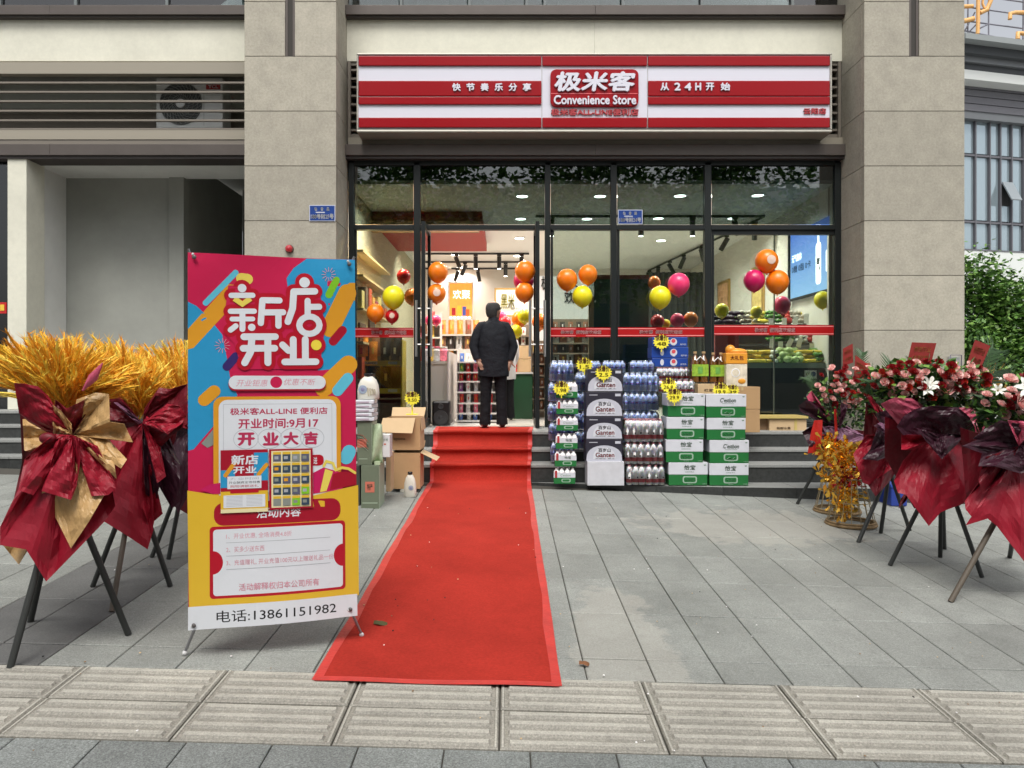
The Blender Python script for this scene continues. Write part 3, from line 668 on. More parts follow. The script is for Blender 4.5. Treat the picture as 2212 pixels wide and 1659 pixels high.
class Art:
    def __init__(s): s.items = []; s.n = 0
    def poly(s, pts, m, lift=None):
        s.n += 1; s.items.append(([(a, b) for a, b in pts], None, m, s.n if lift is None else lift)); return s
    def mesh(s, vs, fs, m): s.n += 1; s.items.append((vs, fs, m, s.n))
    def disc(s, c, r, m, n=20, ry=None): return s.poly([(c[0] + r * math.cos(2 * math.pi * k / n), c[1] + (ry or r) * math.sin(2 * math.pi * k / n)) for k in range(n)], m)
    def caps(s, p, q, r, m):
        p, q = Vector(p), Vector(q); d = (q - p); L = d.length; d = d / L if L > 1e-6 else Vector((1, 0)); an = math.atan2(d.y, d.x); pts = []
        for k in range(9): t = an + math.pi / 2 + math.pi * k / 8; pts.append((p.x + r * math.cos(t), p.y + r * math.sin(t)))
        for k in range(9): t = an - math.pi / 2 + math.pi * k / 8; pts.append((q.x + r * math.cos(t), q.y + r * math.sin(t)))
        return s.poly(pts, m)
    def stroke(s, pts, r, m):
        s.n += 1; L = s.n
        for i, (p, q) in enumerate(zip(pts, pts[1:])): s.caps(p, q, r, m); s.items[-1] = (*s.items[-1][:3], L + (i % 8) * .1)
        s.n = L; return s
    def text(s, body, x0, y0, x1, y1, m, bold=0, shear=0):
        vs, fs = text_mesh(body, bold, 0, shear); n0 = len(vs); vs, fs = fatten(vs, fs, bold); a0 = min(v.x for v in vs); a1 = max(v.x for v in vs); b0 = min(v.y for v in vs); b1 = max(v.y for v in vs)
        s.mesh([(x0 + (v.x - a0) / (a1 - a0) * (x1 - x0), y1 - (v.y - b0) / (b1 - b0) * (y1 - y0), v.z) for v in vs], fs, m)
    def build(s, name, parent, base=.0004, step=.00008, cut=True):
        mb = MB()
        for pts, fs, m, L in s.items:
            bm = bmesh.new(); vs = [bm.verts.new((q[0], q[1], q[2] if len(q) > 2 else 0)) for q in pts]
            try:
                if fs is None: bm.faces.new(vs)
                else:
                    for f in fs:
                        try: bm.faces.new([vs[i] for i in f])
                        except ValueError: pass
            except ValueError: bm.free(); continue
            bmesh.ops.triangulate(bm, faces=bm.faces[:]) if fs is None else None
            x0 = min(p[0] for p in pts); x1 = max(p[0] for p in pts); y0 = min(p[1] for p in pts); y1 = max(p[1] for p in pts)
            for ax, lo_, hi, st, nr in ((0, x0, x1, 1000 / 16, (1, 0, 0)), (1, y0, y1, 2250 / 36, (0, 1, 0))):
                k = math.ceil((lo_ + .01) / st)
                while k * st < hi - .01:
                    co = (k * st, 0, 0) if ax == 0 else (0, k * st, 0)
                    bmesh.ops.bisect_plane(bm, geom=bm.verts[:] + bm.edges[:] + bm.faces[:], plane_co=co, plane_no=nr); k += 1
            bm.verts.index_update(); lift = base + step * L
            mb.add([gpos(v.co.x, v.co.y, lift + v.co.z * .008) for v in bm.verts], [tuple(v.index for v in f.verts) for f in bm.faces], m, False); bm.free()
        return mb.build(name, parent)
NA, NB = 16, 36
def gpos(a, b, lift):                                 # the sheet is a grid of flat cells; prints lie exactly on those cells
    i = min(NA - 1, max(0, int(a / 1000 * NA))); j = min(NB - 1, max(0, int(b / 2250 * NB)))
    fa, fb_ = a / 1000 * NA - i, b / 2250 * NB - j
    A, B_, C_, D = (bpos((i + p) * 1000 / NA, (j + q) * 2250 / NB, lift) for p, q in ((0, 0), (1, 0), (1, 1), (0, 1)))
    if fa + fb_ <= 1: return A + (B_ - A) * fa + (D - A) * fb_
    return C_ + (D - C_) * (1 - fa) + (B_ - C_) * (1 - fb_)
bn_root = thing('banner_stand', 'tall colourful opening banner on a thin stand beside the red carpet', 'banner', ((b_bl + b_br) / 2).xyz - Vector((0, 0, .1)))
def vinyl(n, c): return mat('vinyl_' + n, c, .3, spec=.5, bump=(6, .3, .012))
V = {k: vinyl(k, tuple(x * (.97 if k == 'white' else .93) for x in hexc(c))) for k, c in dict(pink='#c8214f', blue='#2f95c6', orange='#dd9a2a', yellow='#e0b634', white='#d9dce2', red='#b5152a', dred='#a4162c', green='#7fc02c', lblue='#62bfd8',
      navy='#3a2a6a', lyel='#f0d84a', black='#15151a', grey='#a9abb3', ptext='#b83358', lpink='#d894a4', mag='#c41f5c', paley='#e8d25e', photo1='#5a5d72', photo2='#3a4a5c', photo3='#8a8f88', cream='#e9dcae').items()}
mb = MB()
for i in range(NA):
    for j in range(NB):
        q = [bpos((i + p) * 1000 / NA, (j + r) * 2250 / NB) for p, r in ((0, 0), (1, 0), (1, 1), (0, 1))]
        mb.add(q, [(0, 3, 1), (1, 3, 2)], V['pink'])
sheet = mb.build('banner_sheet', bn_root, solid=.0005)
A = Art(); P6 = lambda *q: [p6(x, y) for x, y in q]; P7 = lambda *q: [p7(x, y) for x, y in q]
A.poly(P6((63, 410), (120, 440), (200, 520), (290, 640), (320, 800), (340, 930), (390, 1060), (230, 1270), (100, 1430), (63, 1440)), V['blue'])
A.poly(P6((875, 115), (1222, 131), (1222, 870), (1100, 880), (950, 890), (980, 700), (1000, 560), (900, 300), (740, 330), (730, 250), (780, 180)), V['blue'])
A.poly(P6((63, 600), (330, 290), (420, 300), (430, 360), (100, 730), (63, 740)), V['orange'])
for p, q, r, c in (((380, 210), (180, 420), 20, 'lblue'), ((460, 255), (420, 250), 38, 'paley'), ((1030, 370), (1085, 270), 26, 'green'), ((1040, 600), (1165, 360), 66, 'orange'),
                   ((1165, 360), (1168, 355), 54, 'orange'), ((1060, 690), (1128, 615), 32, 'dred'), ((990, 1010), (1170, 850), 66, 'orange'), ((1090, 1030), (1165, 945), 40, 'lblue'),
                   ((170, 1090), (235, 1030), 42, 'orange'), ((320, 860), (380, 790), 30, 'navy'), ((1170, 1450), (1150, 1490), 50, 'lblue')):
    A.caps(p6(*p), p6(*q), r * .86, V[c])
A.poly(P6((1222, 290), (1222, 410), (1150, 420), (1120, 330), (1180, 290)), V['orange'])
A.poly(P6((150, 1390), (230, 1290), (230, 1400), (190, 1420)), V['photo3'])
for cx, cy in ((290, 715), (1030, 230)):              # little firework sprays
    for k in range(12):
        t = k * math.pi / 6; A.caps(p6(cx + 22 * math.cos(t), cy + 22 * math.sin(t)), p6(cx + 50 * math.cos(t), cy + 50 * math.sin(t)), 1.8, V['lpink'])
ST = [([(423, 318)], 30), ([(350, 368), (495, 368)], 19), ([(345, 478), (505, 478)], 19), ([(355, 532), (495, 532)], 17), ([(425, 478), (425, 602)], 20), ([(380, 580), (345, 608)], 19), ([(488, 590)], 26),
      ([(680, 405), (562, 402), (550, 560)], 22), ([(560, 487), (705, 487)], 22), ([(672, 487), (672, 580)], 22),
      ([(857, 282)], 38), ([(930, 345), (780, 345), (772, 460), (738, 552)], 24), ([(878, 410), (878, 520)], 22), ([(878, 452), (960, 452)], 22),
      ([(890 + 72 * math.cos(k * math.pi / 8), 578 + 60 * math.sin(k * math.pi / 8)) for k in range(17)], 22),
      ([(435, 655), (650, 655)], 24), ([(430, 735), (645, 735)], 24), ([(490, 655), (480, 760), (440, 835)], 24), ([(598, 655), (598, 835)], 24),
      ([(775, 675), (775, 820)], 24), ([(860, 675), (860, 820)], 24), ([(715, 830), (935, 830)], 24), ([(700, 712), (742, 752)], 24), ([(938, 715)], 38)]
A.poly(P6((330, 300), (500, 290), (700, 360), (960, 300), (1000, 600), (960, 880), (420, 880), (370, 700), (290, 620)), V['pink'])
for pts, r in ST:
    pts = [p6(x, y) for x, y in pts]; A.stroke(pts if len(pts) > 1 else pts * 2, (r + 30) * .86, V['red'])
A.n += 1
for i, (pts, r) in enumerate(ST):
    pts = [p6(x, y) for x, y in pts]; A.stroke(pts if len(pts) > 1 else pts * 2, r * .86, V['lyel'] if i == len(ST) - 1 else V['white'])
A.poly([p6(x, y) for x, y in ((425, 450), (360, 405), (372, 386), (400, 388), (425, 408), (450, 388), (480, 388), (492, 405))], V['paley'])
def card(c1, c2, m, fn=p6, r=40):
    a0, b0 = fn(*c1); a1, b1 = fn(*c2); A.poly(rrect(a0, b0, a1, b1, r), m)
def txt(body, x0, y0, x1, y1, m, fn=p6, bold=.02, shear=0):
    a0, b0 = fn(x0, y0); a1, b1 = fn(x1, y1); A.text(body, a0, b0, a1, b1, m, bold, shear)
card((330, 935), (1005, 1030), V['dred'], r=40); card((332, 923), (1003, 1018), V['white'], r=40); A.disc(p6(655, 970), 36, V['pink'])
txt('开业钜惠', 380, 950, 600, 998, V['lpink'], bold=0, shear=.25); txt('优惠不断', 710, 945, 932, 992, V['lpink'], bold=0, shear=.25)
a0, b0 = p6(230, 1068); A.poly(rrect(a0, b0, p6(1110, 1080)[0], 1700, 52), V['orange']); a0, b0 = p6(265, 1090); A.poly(rrect(a0, b0, p6(1078, 1090)[0], 1680, 50), V['white'])
A.n += 1; a0, b0 = p6(295, 1120); a1 = p6(1045, 1120)[0]
for q in ((a0, b0, a0 + 2, 1640), (a1, b0, a1 + 2, 1640), (a0, b0, a1, b0 + 2)): A.poly([(q[0], q[1]), (q[2], q[1]), (q[2], q[3]), (q[0], q[3])], V['grey'], A.n)
txt('极米客ALL-LINE 便利店', 340, 1146, 1015, 1190, V['ptext']); txt('开业时间:9月17', 395, 1220, 950, 1283, V['ptext'], bold=.025)
for k, ch in enumerate('开业大吉'): txt(ch, (390, 560, 700, 843)[k], 1316 - k * 2, (508, 673, 810, 947)[k], 1406 - k * 2, V['ptext'], bold=.05)
for k in range(4):
    c = p6((447, 610, 762, 905)[k], 1360 - 2 * k); m = 24
    for j in range(m):
        t0, t1 = 2 * math.pi * j / m, 2 * math.pi * (j + 1) / m; A.caps((c[0] + 72 * math.cos(t0), c[1] + 60 * math.sin(t0)), (c[0] + 72 * math.cos(t1), c[1] + 60 * math.sin(t1)), 1.1, V['grey']); A.n -= 1
    A.n += 1
card((830, 172), (1040, 245), V['red'], p7, 26); txt('送', 962, 185, 992, 235, V['white'], p7)
# gift boxes
A.poly(P7((150, 420), (215, 380), (290, 370), (290, 450), (230, 450)), V['mag'])
A.poly(P7((960, 300), (1040, 260), (1180, 300), (1180, 420), (960, 450)), V['mag']); A.poly(P7((1110, 310), (1170, 290), (1285, 300), (1290, 385), (1085, 425)), V['dred'])
A.poly(P7((1050, 270), (1110, 290), (1060, 430), (1010, 440)), V['paley']); A.stroke([p7(*q) for q in ((1040, 250), (1060, 215), (1110, 230), (1130, 280), (1180, 262), (1230, 270), (1280, 300))], 8, V['paley'])
A.poly(P7((62, 425), (290, 462), (640, 520), (960, 462), (1302, 388), (1303, 1187), (73, 1282)), V['yellow'])
a0, b0 = p7(245, 560); a1, b1 = p7(1165, 610); A.poly(rrect(a0, b0 - 36, a1, b1 + 26, 56), V['dred'])
txt('活动内容', 545, 548, 868, 612, V['white'], p7)
a0, b0 = p7(215, 690); a1, b1 = p7(1200, 1140); A.poly(rrect(a0, b0, a1, b1, 22), V['red']); A.poly(rrect(a0 + 20, b0 + 18, a1 - 16, b1 - 16, 20), V['white'])
for x, s_ in ((a0 + 18, 1), (a1 - 14, -1)): A.poly([(x + s_ * 58 * math.cos(t), (b0 + b1) / 2 + 70 * math.sin(t)) for t in [math.pi * (k / 16 - .5) for k in range(17)]], V['red'])
for k, (s, x1) in enumerate((('1、开业优惠, 全场消费4.8折', 800), ('2、买多少送东西', 600), ('3、充值赠礼, 开业充值100元以上赠送礼品一份', 1110))):
    y = 765 + 96 * k; aa, bb = p7(330, y); a2, _ = p7(x1, y); A.text(s, aa, bb - 22, a2, bb + 12, V['lpink'], 0); A.n += 1
    a3, _ = p7(1085, y); A.poly([(aa, bb + 32), (a3, bb + 32), (a3, bb + 34.5), (aa, bb + 34.5)], V['grey'])
aa, bb = p7(418, 1125); a2, _ = p7(1000, 1100); A.text('活动解释权归本公司所有', aa, bb - 22, a2, bb + 22, V['lpink'], .01)
A.poly([(0, 2112), (1000, 2112), (1000, 2250), (0, 2250)], V['white'])
A.text('电话:13861151982', *p7(262, 1298), *[q + (0 if i == 0 else 0) for i, q in enumerate(p7(1128, 1312))], V['black'], .005)
A.build('printed_artwork', bn_root)
def flyer(q0, q1, items, zb):
    G = Art(); G.n = 0; a0, b0 = p7(*q0); a1, b1 = p7(*q1); w, h = a1 - a0, b1 - b0
    items(G, a0, b0, w, h); return G.build('flyer', bn_root, base=zb)
def f1(G, a, b, w, h):
    r = lambda x0, y0, x1, y1, m: G.poly([(a + w * x0, b + h * y0), (a + w * x1, b + h * y0), (a + w * x1, b + h * y1), (a + w * x0, b + h * y1)], V[m])
    r(0, 0, 1, 1, 'dred'); r(0, .32, .3, .6, 'blue'); r(.7, .05, 1, .5, 'blue'); G.caps((a + w * .1, b + h * .4), (a + w * .3, b + h * .2), 12, V['orange']); G.caps((a + w * .8, b + h * .4), (a + w * .97, b + h * .25), 12, V['orange'])
    r(0, .66, 1, .94, 'yellow'); r(0, .94, 1, 1, 'cream')
    G.text('新店', a + w * .22, b + h * .08, a + w * .8, b + h * .24, V['white'], .03); G.text('开业', a + w * .26, b + h * .26, a + w * .76, b + h * .38, V['white'], .03)
    r(.14, .42, .86, .62, 'white'); G.text('开业时间', a + w * .2, b + h * .44, a + w * .8, b + h * .48, V['grey']); G.text('开业酬宾全场特惠', a + w * .17, b + h * .50, a + w * .83, b + h * .54, V['black'])
    G.text('购物满额送礼', a + w * .2, b + h * .56, a + w * .8, b + h * .6, V['red']); r(.2, .635, .8, .69, 'red'); r(.06, .72, .94, .92, 'white')
    G.n += 1
    for k in range(8):
        for c in (.12, .54): r(c, .735 + k * .022, c + .34, .741 + k * .022, 'grey'); G.n -= 1
def f2(G, a, b, w, h):
    r = lambda x0, y0, x1, y1, m: G.poly([(a + w * x0, b + h * y0), (a + w * x1, b + h * y0), (a + w * x1, b + h * y1), (a + w * x0, b + h * y1)], V[m])
    r(0, 0, 1, 1, 'dred'); r(.05, .03, .95, .97, 'cream'); G.n += 1; L = G.n
    for i in range(4):
        for j in range(5):
            x, y = .09 + i * .215, .05 + j * .183; r(x, y, x + .18, y + .04, 'yellow'); r(x, y + .04, x + .18, y + .16, random.choice(['photo1', 'photo2', 'photo3', 'black', 'green' if j > 2 else 'photo2'])); r(x + .03, y + .07, x + .12, y + .12, random.choice(['grey', 'photo3', 'orange']))
    G.n = L + 1
flyer((293, 133), (628, 575), f1, .0165); flyer((637, 127), (957, 550), f2, .0165)
# stand behind the sheet: a crossed pole stand with feet and corner eyelets
M_pole = mat('stand_aluminium', (.30, .30, .31), .3, metal=.8)
ctr = (b_tl + b_tr + b_bl + b_br) / 4 - nrm * .10
mb = MB(); fl = Vector((X_(399, 3.67), 3.67, gz(X_(399, 3.67), 3.67))); frt = Vector((X_(781, 3.94), 3.94, 0)); frt.z = gz(frt.x, frt.y) + .01; fl.z += .004
bk = Vector((ctr.x + .1, ctr.y + .55, 0)); bk.z = gz(bk.x, bk.y) + .01
for p in (b_tl, b_tr): mb.tube([p - nrm * .012 + Vector((0, 0, .02)), ctr], .006, M_pole, 6)
mb.build('arm', bn_root); hub = ctr
for f_ in (fl, frt, bk): MB().tube([hub, f_ + Vector((0, 0, .01))], .0075, M_pole, 6).ball(f_ + Vector((0, 0, .008)), .013, mat('foot_white', (.6, .6, .6), .5), 8, 6).build('leg', bn_root)
mb = MB().rbox(hub, (.05, .05, .09), M_pole); mb.build('hub', bn_root)
for a, b in ((38, 30), (962, 34), (32, 2222), (955, 2205)): MB().ball(bpos(a, b, .016), .011, mat('eyelet', (.10, .09, .09), .4), 8, 6, (1, .6, 1)).ball(bpos(a - 8, b - 18 if b < 1000 else b + 4, .012), .007, MATS['foot_white'], 8, 6).build('eyelet', bn_root)

# ------------------------------------------------------------------ shop interior
def lamp(x, y, z, e, col=(1, .93, .84), size=.16):
    d = bpy.data.lights.new('lamp', 'AREA'); d.shape = 'DISK'; d.size = size; d.energy = e; d.color = col; d.spread = R(150)
    o = bpy.data.objects.new('lamp', d); COL.objects.link(o); o.location = (x, y, z); return o
M_lit = mat('downlight_lit', (.9, .9, .9), .5, emit=((1, .97, .88), 20)); M_rim = mat('downlight_rim', (.75, .74, .7), .4)
dl = [(1128, 423, 'above the doorway, front row'), (1125, 472, 'above the doorway, second row'), (1011, 468, 'above the doorway beside the brown board'), (841, 529, 'inside the narrow left window'),
      (940, 528, 'at the top corner of the doorway near the red soffit'), (1023, 515, 'in the red soffit end, inside the doorway'), (1122, 514, 'inside the open doorway, towards the right leaf'), (1118, 552, 'between the black track rails in the doorway'),
      (983, 550, 'near the first black rail in the doorway'), (995, 577, 'deepest one seen through the doorway'), (1296, 423, 'front row, behind the pane right of the door'), (1268, 472, 'second row, behind the pane right of the door'),
      (1469, 422, 'front row, behind the pane with the number plate'), (1422, 471, 'second row, beside the number plate'), (1637, 421, 'front row, behind the widest pane'), (1583, 471, 'second row, near the rail corner'), (1428, 519, 'lower pane above the pink balloon')]
for i, (u, v, where) in enumerate(dl):
    Y = (ZC - H) * F / (VC - v); x = X_(u, Y)
    t = thing('downlight', 'round recessed ceiling downlight ' + where, 'ceiling light', (x, Y, ZC - .012), 'lit ceiling downlights in the shop')
    MB().lathe((x, Y, ZC - .012), [(.105, .012), (.105, 0), (.084, 0), (.084, .006)], M_rim, 20).build('rim', t)
    MB().lathe((x, Y, ZC - .008), [(.083, 0), (0, .001)], M_lit, 20).build('diffuser', t)
    lamp(x, Y, ZC - .02, 17 if Y < 12 else 23)
lamp(-1.5, 10.9, ZC - .02, 40)  # added fill light with no fixture, brightens the snack display
for x, y in ((-.6, 11.2), (2.9, 13.6), (.8, 15.5), (3.4, 10.8), (2.2, 17)): lamp(x, y, ZC - .02, 15)  # more fill lights added under the ceiling, none has a fixture

M_track = mat('track_black', (.012, .012, .012), .4)
def track(p0, p1, spots, label):
    p0, p1 = Vector(p0), Vector(p1); d = (p1 - p0).normalized(); s = d.cross(Vector((0, 0, 1)))
    t = thing('track_light', label, 'track light', p0, 'black track light rails')
    MB().tube([p0, p1], .022, M_track, 4, smooth=False).build('rail', t)
    for q, yaw, tilt in spots:
        c = p0 + (p1 - p0) * q; mb = MB(); mb.rbox(c - Vector((0, 0, .03)), (.09, .05, .04), M_track); mb.tube([c - Vector((0, 0, .04)), c - Vector((0, 0, .13))], .012, M_track, 6)
        a = Vector((math.sin(yaw) * math.sin(tilt), math.cos(yaw) * math.sin(tilt), -math.cos(tilt))); b = c - Vector((0, 0, .11))
        mb.tube([b - a * .05, b + a * .2], .045, M_track, 12); mb.lathe((b + a * .2) + Vector((0, 0, -.004)), [(.035, 0), (0, .001)], M_lit if tilt < .2 else M_rim, 10); mb.build('spot_lamp', t)
def tp_(u, v): Y = (ZC - .04 - H) * F / (VC - v); return (X_(u, Y), Y, ZC - .04)
track(tp_(1157, 467), tp_(1652, 467), [(.07, 0, .1), (.46, 0, .05), (.685, 0, .05), (.87, .9, .45)], 'long black track rail across the shop behind the upper panes')
track(tp_(1650, 468), tp_(1385, 592), [(.05, .3, .35), (.22, -.8, .6), (.4, .8, .5), (.55, -.5, .6), (.68, 1.2, .6), (.8, .2, .5), (.9, 1, .5)], 'black track rail running back diagonally towards the dark curtain')
track(tp_(912, 548), tp_(1143, 548), [(.32, 1.2, .4), (.5, 0, .1), (.72, 0, .05), (.93, 0, .1)], 'front black track rail seen through the open doorway')
track(tp_(912, 566), tp_(1143, 566), [(.4, -1, .5), (.78, 0, .1)], 'middle black track rail seen through the open doorway')
track(tp_(975, 580), tp_(1140, 580), [(.08, -1, .4), (.35, .6, .3), (.86, 1, .6)], 'rear black track rail seen through the open doorway')

# red soffit and boards at the upper left, partitions, green column
s = thing('red_soffit', 'red hanging soffit box over the till area at the left', 'soffit', (-1.6, 12, ZC - .25))
MB().box(XI0 + .01, X_(1050, 14.2), 11.9, 14.7, ZC - .16, ZC - .002, mat('soffit_red', (.30, .005, .005), .6)).build('soffit_box', s)
MB().box(XI0 + .012, X_(1035, 11.8), 11.8, 11.89, ZC - .34, ZC - .17, mat('board_brown', (.34, .22, .13), .7)).build('brown_board', s)
MB().box(XI0 + .012, X_(1040, 11.8), 11.82, 11.89, ZC - .16, ZC - .1, mat('board_rust', (.20, .05, .03), .6)).build('rust_board', s)
cl = thing('green_column', 'dark green clad column with red top band inside the shop', 'column', (X_(1342, 10.6), 10.6, ZL))
M_gcol = mat('column_green', (.035, .075, .062), .3, noise=(2, .2))
MB().box(X_(1283, 10.5), X_(1401, 10.5), 10.5, 11.2, ZL, Z_(603, 10.5), M_gcol).build('cladding', cl)
MB().box(X_(1282, 10.5), X_(1402, 10.5), 10.49, 11.21, Z_(602.6, 10.5), Z_(594, 10.5), mat('band_red', (.16, .03, .025), .5)).build('top_band', cl)
MB().box(X_(1272, 10.48), X_(1283, 10.5) - .003, 10.5, 10.55, ZL, Z_(640, 10.5), mat('post_wood', (.34, .25, .15), .6)).build('wooden_post', cl)
pw = thing('welcome_wall', 'white partition wall with black welcome lettering behind the window', 'partition', (X_(1230, 12.4), 12.4, ZL))
MB().box(X_(1150, 12.4), X_(1278, 12.4), 12.4, 12.5, ZL, Z_(596, 12.4), mat('partition_white', (.72, .76, .78), .7)).build('wall_panel', pw)
mb = MB(); ftext(mb, '极', 1169, 597, 1188, 626, 12.39, M_black, .01, .01); ftext(mb, '米', 1226, 600, 1248, 622, 12.39, M_black, .01, .01); ftext(mb, '欢', 1219, 629, 1241, 656, 12.39, M_black, .01, .01); mb.build('lettering', pw)
cu = thing('dark_curtain', 'dark grey pleated curtain hanging at the back of the shop', 'curtain', (X_(1462, 16), 16, ZL))
P = []
for i in range(60):
    x = X_(1396, 16) + (X_(1535, 16) - X_(1396, 16)) * i / 59; P.append([(x, 16 + .05 * math.sin(i * 1.1), z) for z in (ZL + .02, 2.2, Z_(588, 16))])
MB().grid(P, mat('curtain_grey', (.05, .055, .05), .9)).build('curtain_cloth', cu)
# posters and pictures
M_gold = mat('picture_gold', (.55, .35, .12), .35, metal=.5)
def picture(u0, v0, u1, v1, Y, label, rim, face, art, w=4):
    o = thing('framed_picture' if rim is not M_rim else 'wall_poster', label, 'picture', W((u0 + u1) / 2, v1, Y))
    mb = MB(); fbox(mb, u0, v0, u1, v0 + w, Y, .03, rim); fbox(mb, u0, v1 - w, u1, v1, Y, .03, rim); fbox(mb, u0, v0 + w, u0 + w, v1 - w, Y, .03, rim); fbox(mb, u1 - w, v0 + w, u1, v1 - w, Y, .03, rim); mb.build('frame', o)
    fbox(MB(), u0 + w, v0 + w, u1 - w, v1 - w, Y + .01, .01, face).build('print', o)
    mb = MB(); art(mb); mb.build('printed_motif', o); return o
M_post = mat('poster_orange_glow', (.75, .28, .05), .5, emit=((.75, .25, .04), .8), noise=(4, .3)); M_pw = mat('poster_white_glow', (.8, .8, .8), .5, emit=((1, .9, .8), .5))  # emission added to the print colours, the poster is no lamp
def art1(mb):
    ftext(mb, '欢聚', 978, 626, 1016, 646, 17.9, M_pw, .01)
    for k, (c, u, v, h) in enumerate((('#c02030', 980, 665, 16), ('#e8d040', 992, 660, 20), ('#5060c0', 1003, 662, 20), ('#e07030', 1010, 668, 14))):
        fbox(mb, u - 4, v, u + 4, v + h, 17.9 - .002 * k, .004, mat('bottle_' + c[1:], c, .4))
    for k in range(6): mb.ball(W(974 + k * 8, 686, 17.9), .045, M_pw, 8, 6, (1, .15, .8))
picture(968, 609, 1023, 692, 17.9, 'bright orange drinks poster on the far wall behind the doorway', M_rim, M_post, art1, 3)
def art2(mb):
    ftext(mb, '黑米', 1082, 634, 1112, 668, 17.0, mat('gold_print', (.55, .48, .12), .5), .02)
    ftext(mb, '品质保证', 1104, 664, 1123, 669, 17.0, M_black, 0)
picture(1068, 622, 1147, 684, 17.05, 'wide gold framed calligraphy picture on the far wall over the shelves', M_gold, mat('picture_cream', (.72, .70, .60), .6), art2, 3.5)
# left wall shelving with warm light, near the narrow window
ws = thing('wall_shelf', 'warm lit beige wall cabinet with pictures on the left side wall', 'cabinet', (XI0 + .1, 11, ZL))
M_cab = mat('cabinet_beige', (.55, .42, .24), .6); MB().box(XI0 + .002, XI0 + .05, 10.15, 12.5, ZL, H + 1.72, M_cab).build('back_panel', ws)
for z in (1.0, 1.5, 2.0, 2.45, 2.9, H + 1.68): MB().box(XI0 + .051, XI0 + .2, 10.15, 12.5, z, z + .03, M_cab).build('shelf', ws)
for y, h in ((10.55, .42), (11.3, .6)):
    MB().box(XI0 + .052, XI0 + .08, y, y + .45, 2.06, 2.06 + h * .6, mat('photo_brown', (.14, .07, .05), .5, noise=(8, .5))).build('picture', ws)
for i in range(16):
    y = 10.2 + (i % 8) * .28; z = 1.53 if i < 8 else 2.48
    MB().box(XI0 + .06, XI0 + .17, y, y + .2, z, z + random.uniform(.18, .34), mat(f'cab_goods{i % 5}', ((.5, .08, .04), (.6, .3, .06), (.35, .05, .1), (.6, .5, .2), (.12, .08, .06))[i % 5], .45)).build('packet', ws)
lamp(XI0 + .5, 10.5, 3.7, 15, (1, .72, .35)); lamp(XI0 + .5, 11.6, 3.7, 12, (1, .72, .35))

# pouch-shaped snack bags that can be shared between shelves
def pouch(w, h, d, m, m2=None):
    mb = MB(); P = []
    for j in range(7):
        t = j / 6; z = h * t; dd = d * math.sin(math.pi * min(.96, max(.04, t))) ** .6
        P.append([( (i / 4 - .5) * w * (1 - .04 * math.sin(math.pi * t)), -dd / 2 * math.sin(math.pi * i / 4) ** .7 if 0 < i < 4 else 0, z) for i in range(5)])
    mb.grid(P[::-1], m); mb.grid([[(p[0], -p[1], p[2]) for p in r] for r in P], m)
    if m2:
        Q = [[(p[0] * .55, p[1] - .004 if 0 < i < 4 else -.012, p[2]) for i, p in enumerate(r)][1:4] for r in P[2:5]]; mb.grid(Q[::-1], m2)
    o = mb.build('packet', origin=(0, 0, 0)); return o
G_cols = dict(orange=(.75, .22, .03), red=(.42, .03, .03), black=(.03, .022, .02), brown=(.20, .09, .05), gold=(.55, .38, .08), green=(.10, .26, .05), blue=(.06, .14, .42), pink=(.62, .16, .24), white=(.62, .62, .60), purple=(.22, .08, .24), yellow=(.70, .52, .05), silver=(.42, .43, .44))
gm = {k: mat('pack_' + k, tuple(min(.85, q * 1.35 + .01) for q in c), .3, noise=(26, .35)) for k, c in G_cols.items()}
protos = {}
def bag(kind, c1, c2):
    k = (kind, c1, c2)
    if k not in protos:
        w, h, d = dict(bag=(.15, .21, .07), small=(.10, .13, .05), tall=(.12, .27, .08), box=(.13, .17, .08))[kind]
        if kind == 'box': o = MB().box(-w / 2, w / 2, -d / 2, d / 2, 0, h, gm[c1]).box(-w / 3, w / 3, -d / 2 - .002, -d / 2, h * .25, h * .7, gm[c2]).build('packet', origin=(0, 0, 0))
        else: o = pouch(w, h, d, gm[c1], gm[c2])
        OFF[o.name] = Vector((0, 0, 0)); protos[k] = o
    return protos[k]
def PLACE(i, n): return 'left end' if i == 0 else 'right end' if i == n - 1 else 'left half' if i < n / 2 - .5 else 'right half' if i > n / 2 - .5 else 'middle'
BAGN = dict(bag='snack bag', small='small snack packet', tall='tall snack bag', box='snack box')
def shelf_row(x0, x1, y, z, seq, step, where, tilt=.1, sc=1.0, jit=.01):
    n = int((x1 - x0) / step)
    for i in range(n):
        kind, c1, c2 = seq[i % len(seq)]
        o = bag(kind, c1, c2).copy(); COL.objects.link(o); o.name = 'snack_packet'
        o.location = (x0 + (i + .5) * step + random.uniform(-jit, jit), y, z); o.rotation_euler = (-tilt, 0, random.uniform(-.12, .12)); o.scale = (sc * step / .17 * 1.05,) * 2 + (sc,)
        OFF[o.name] = o.location.copy(); a = 'an' if c1 == 'orange' else 'a'
        tag(o, f'{c1} and {c2} {BAGN[kind]} {where}, {PLACE(i, n)}', 'snack', 'packets on the ' + where.split('on the ')[-1] if 'on the ' in where else 'snack packets')
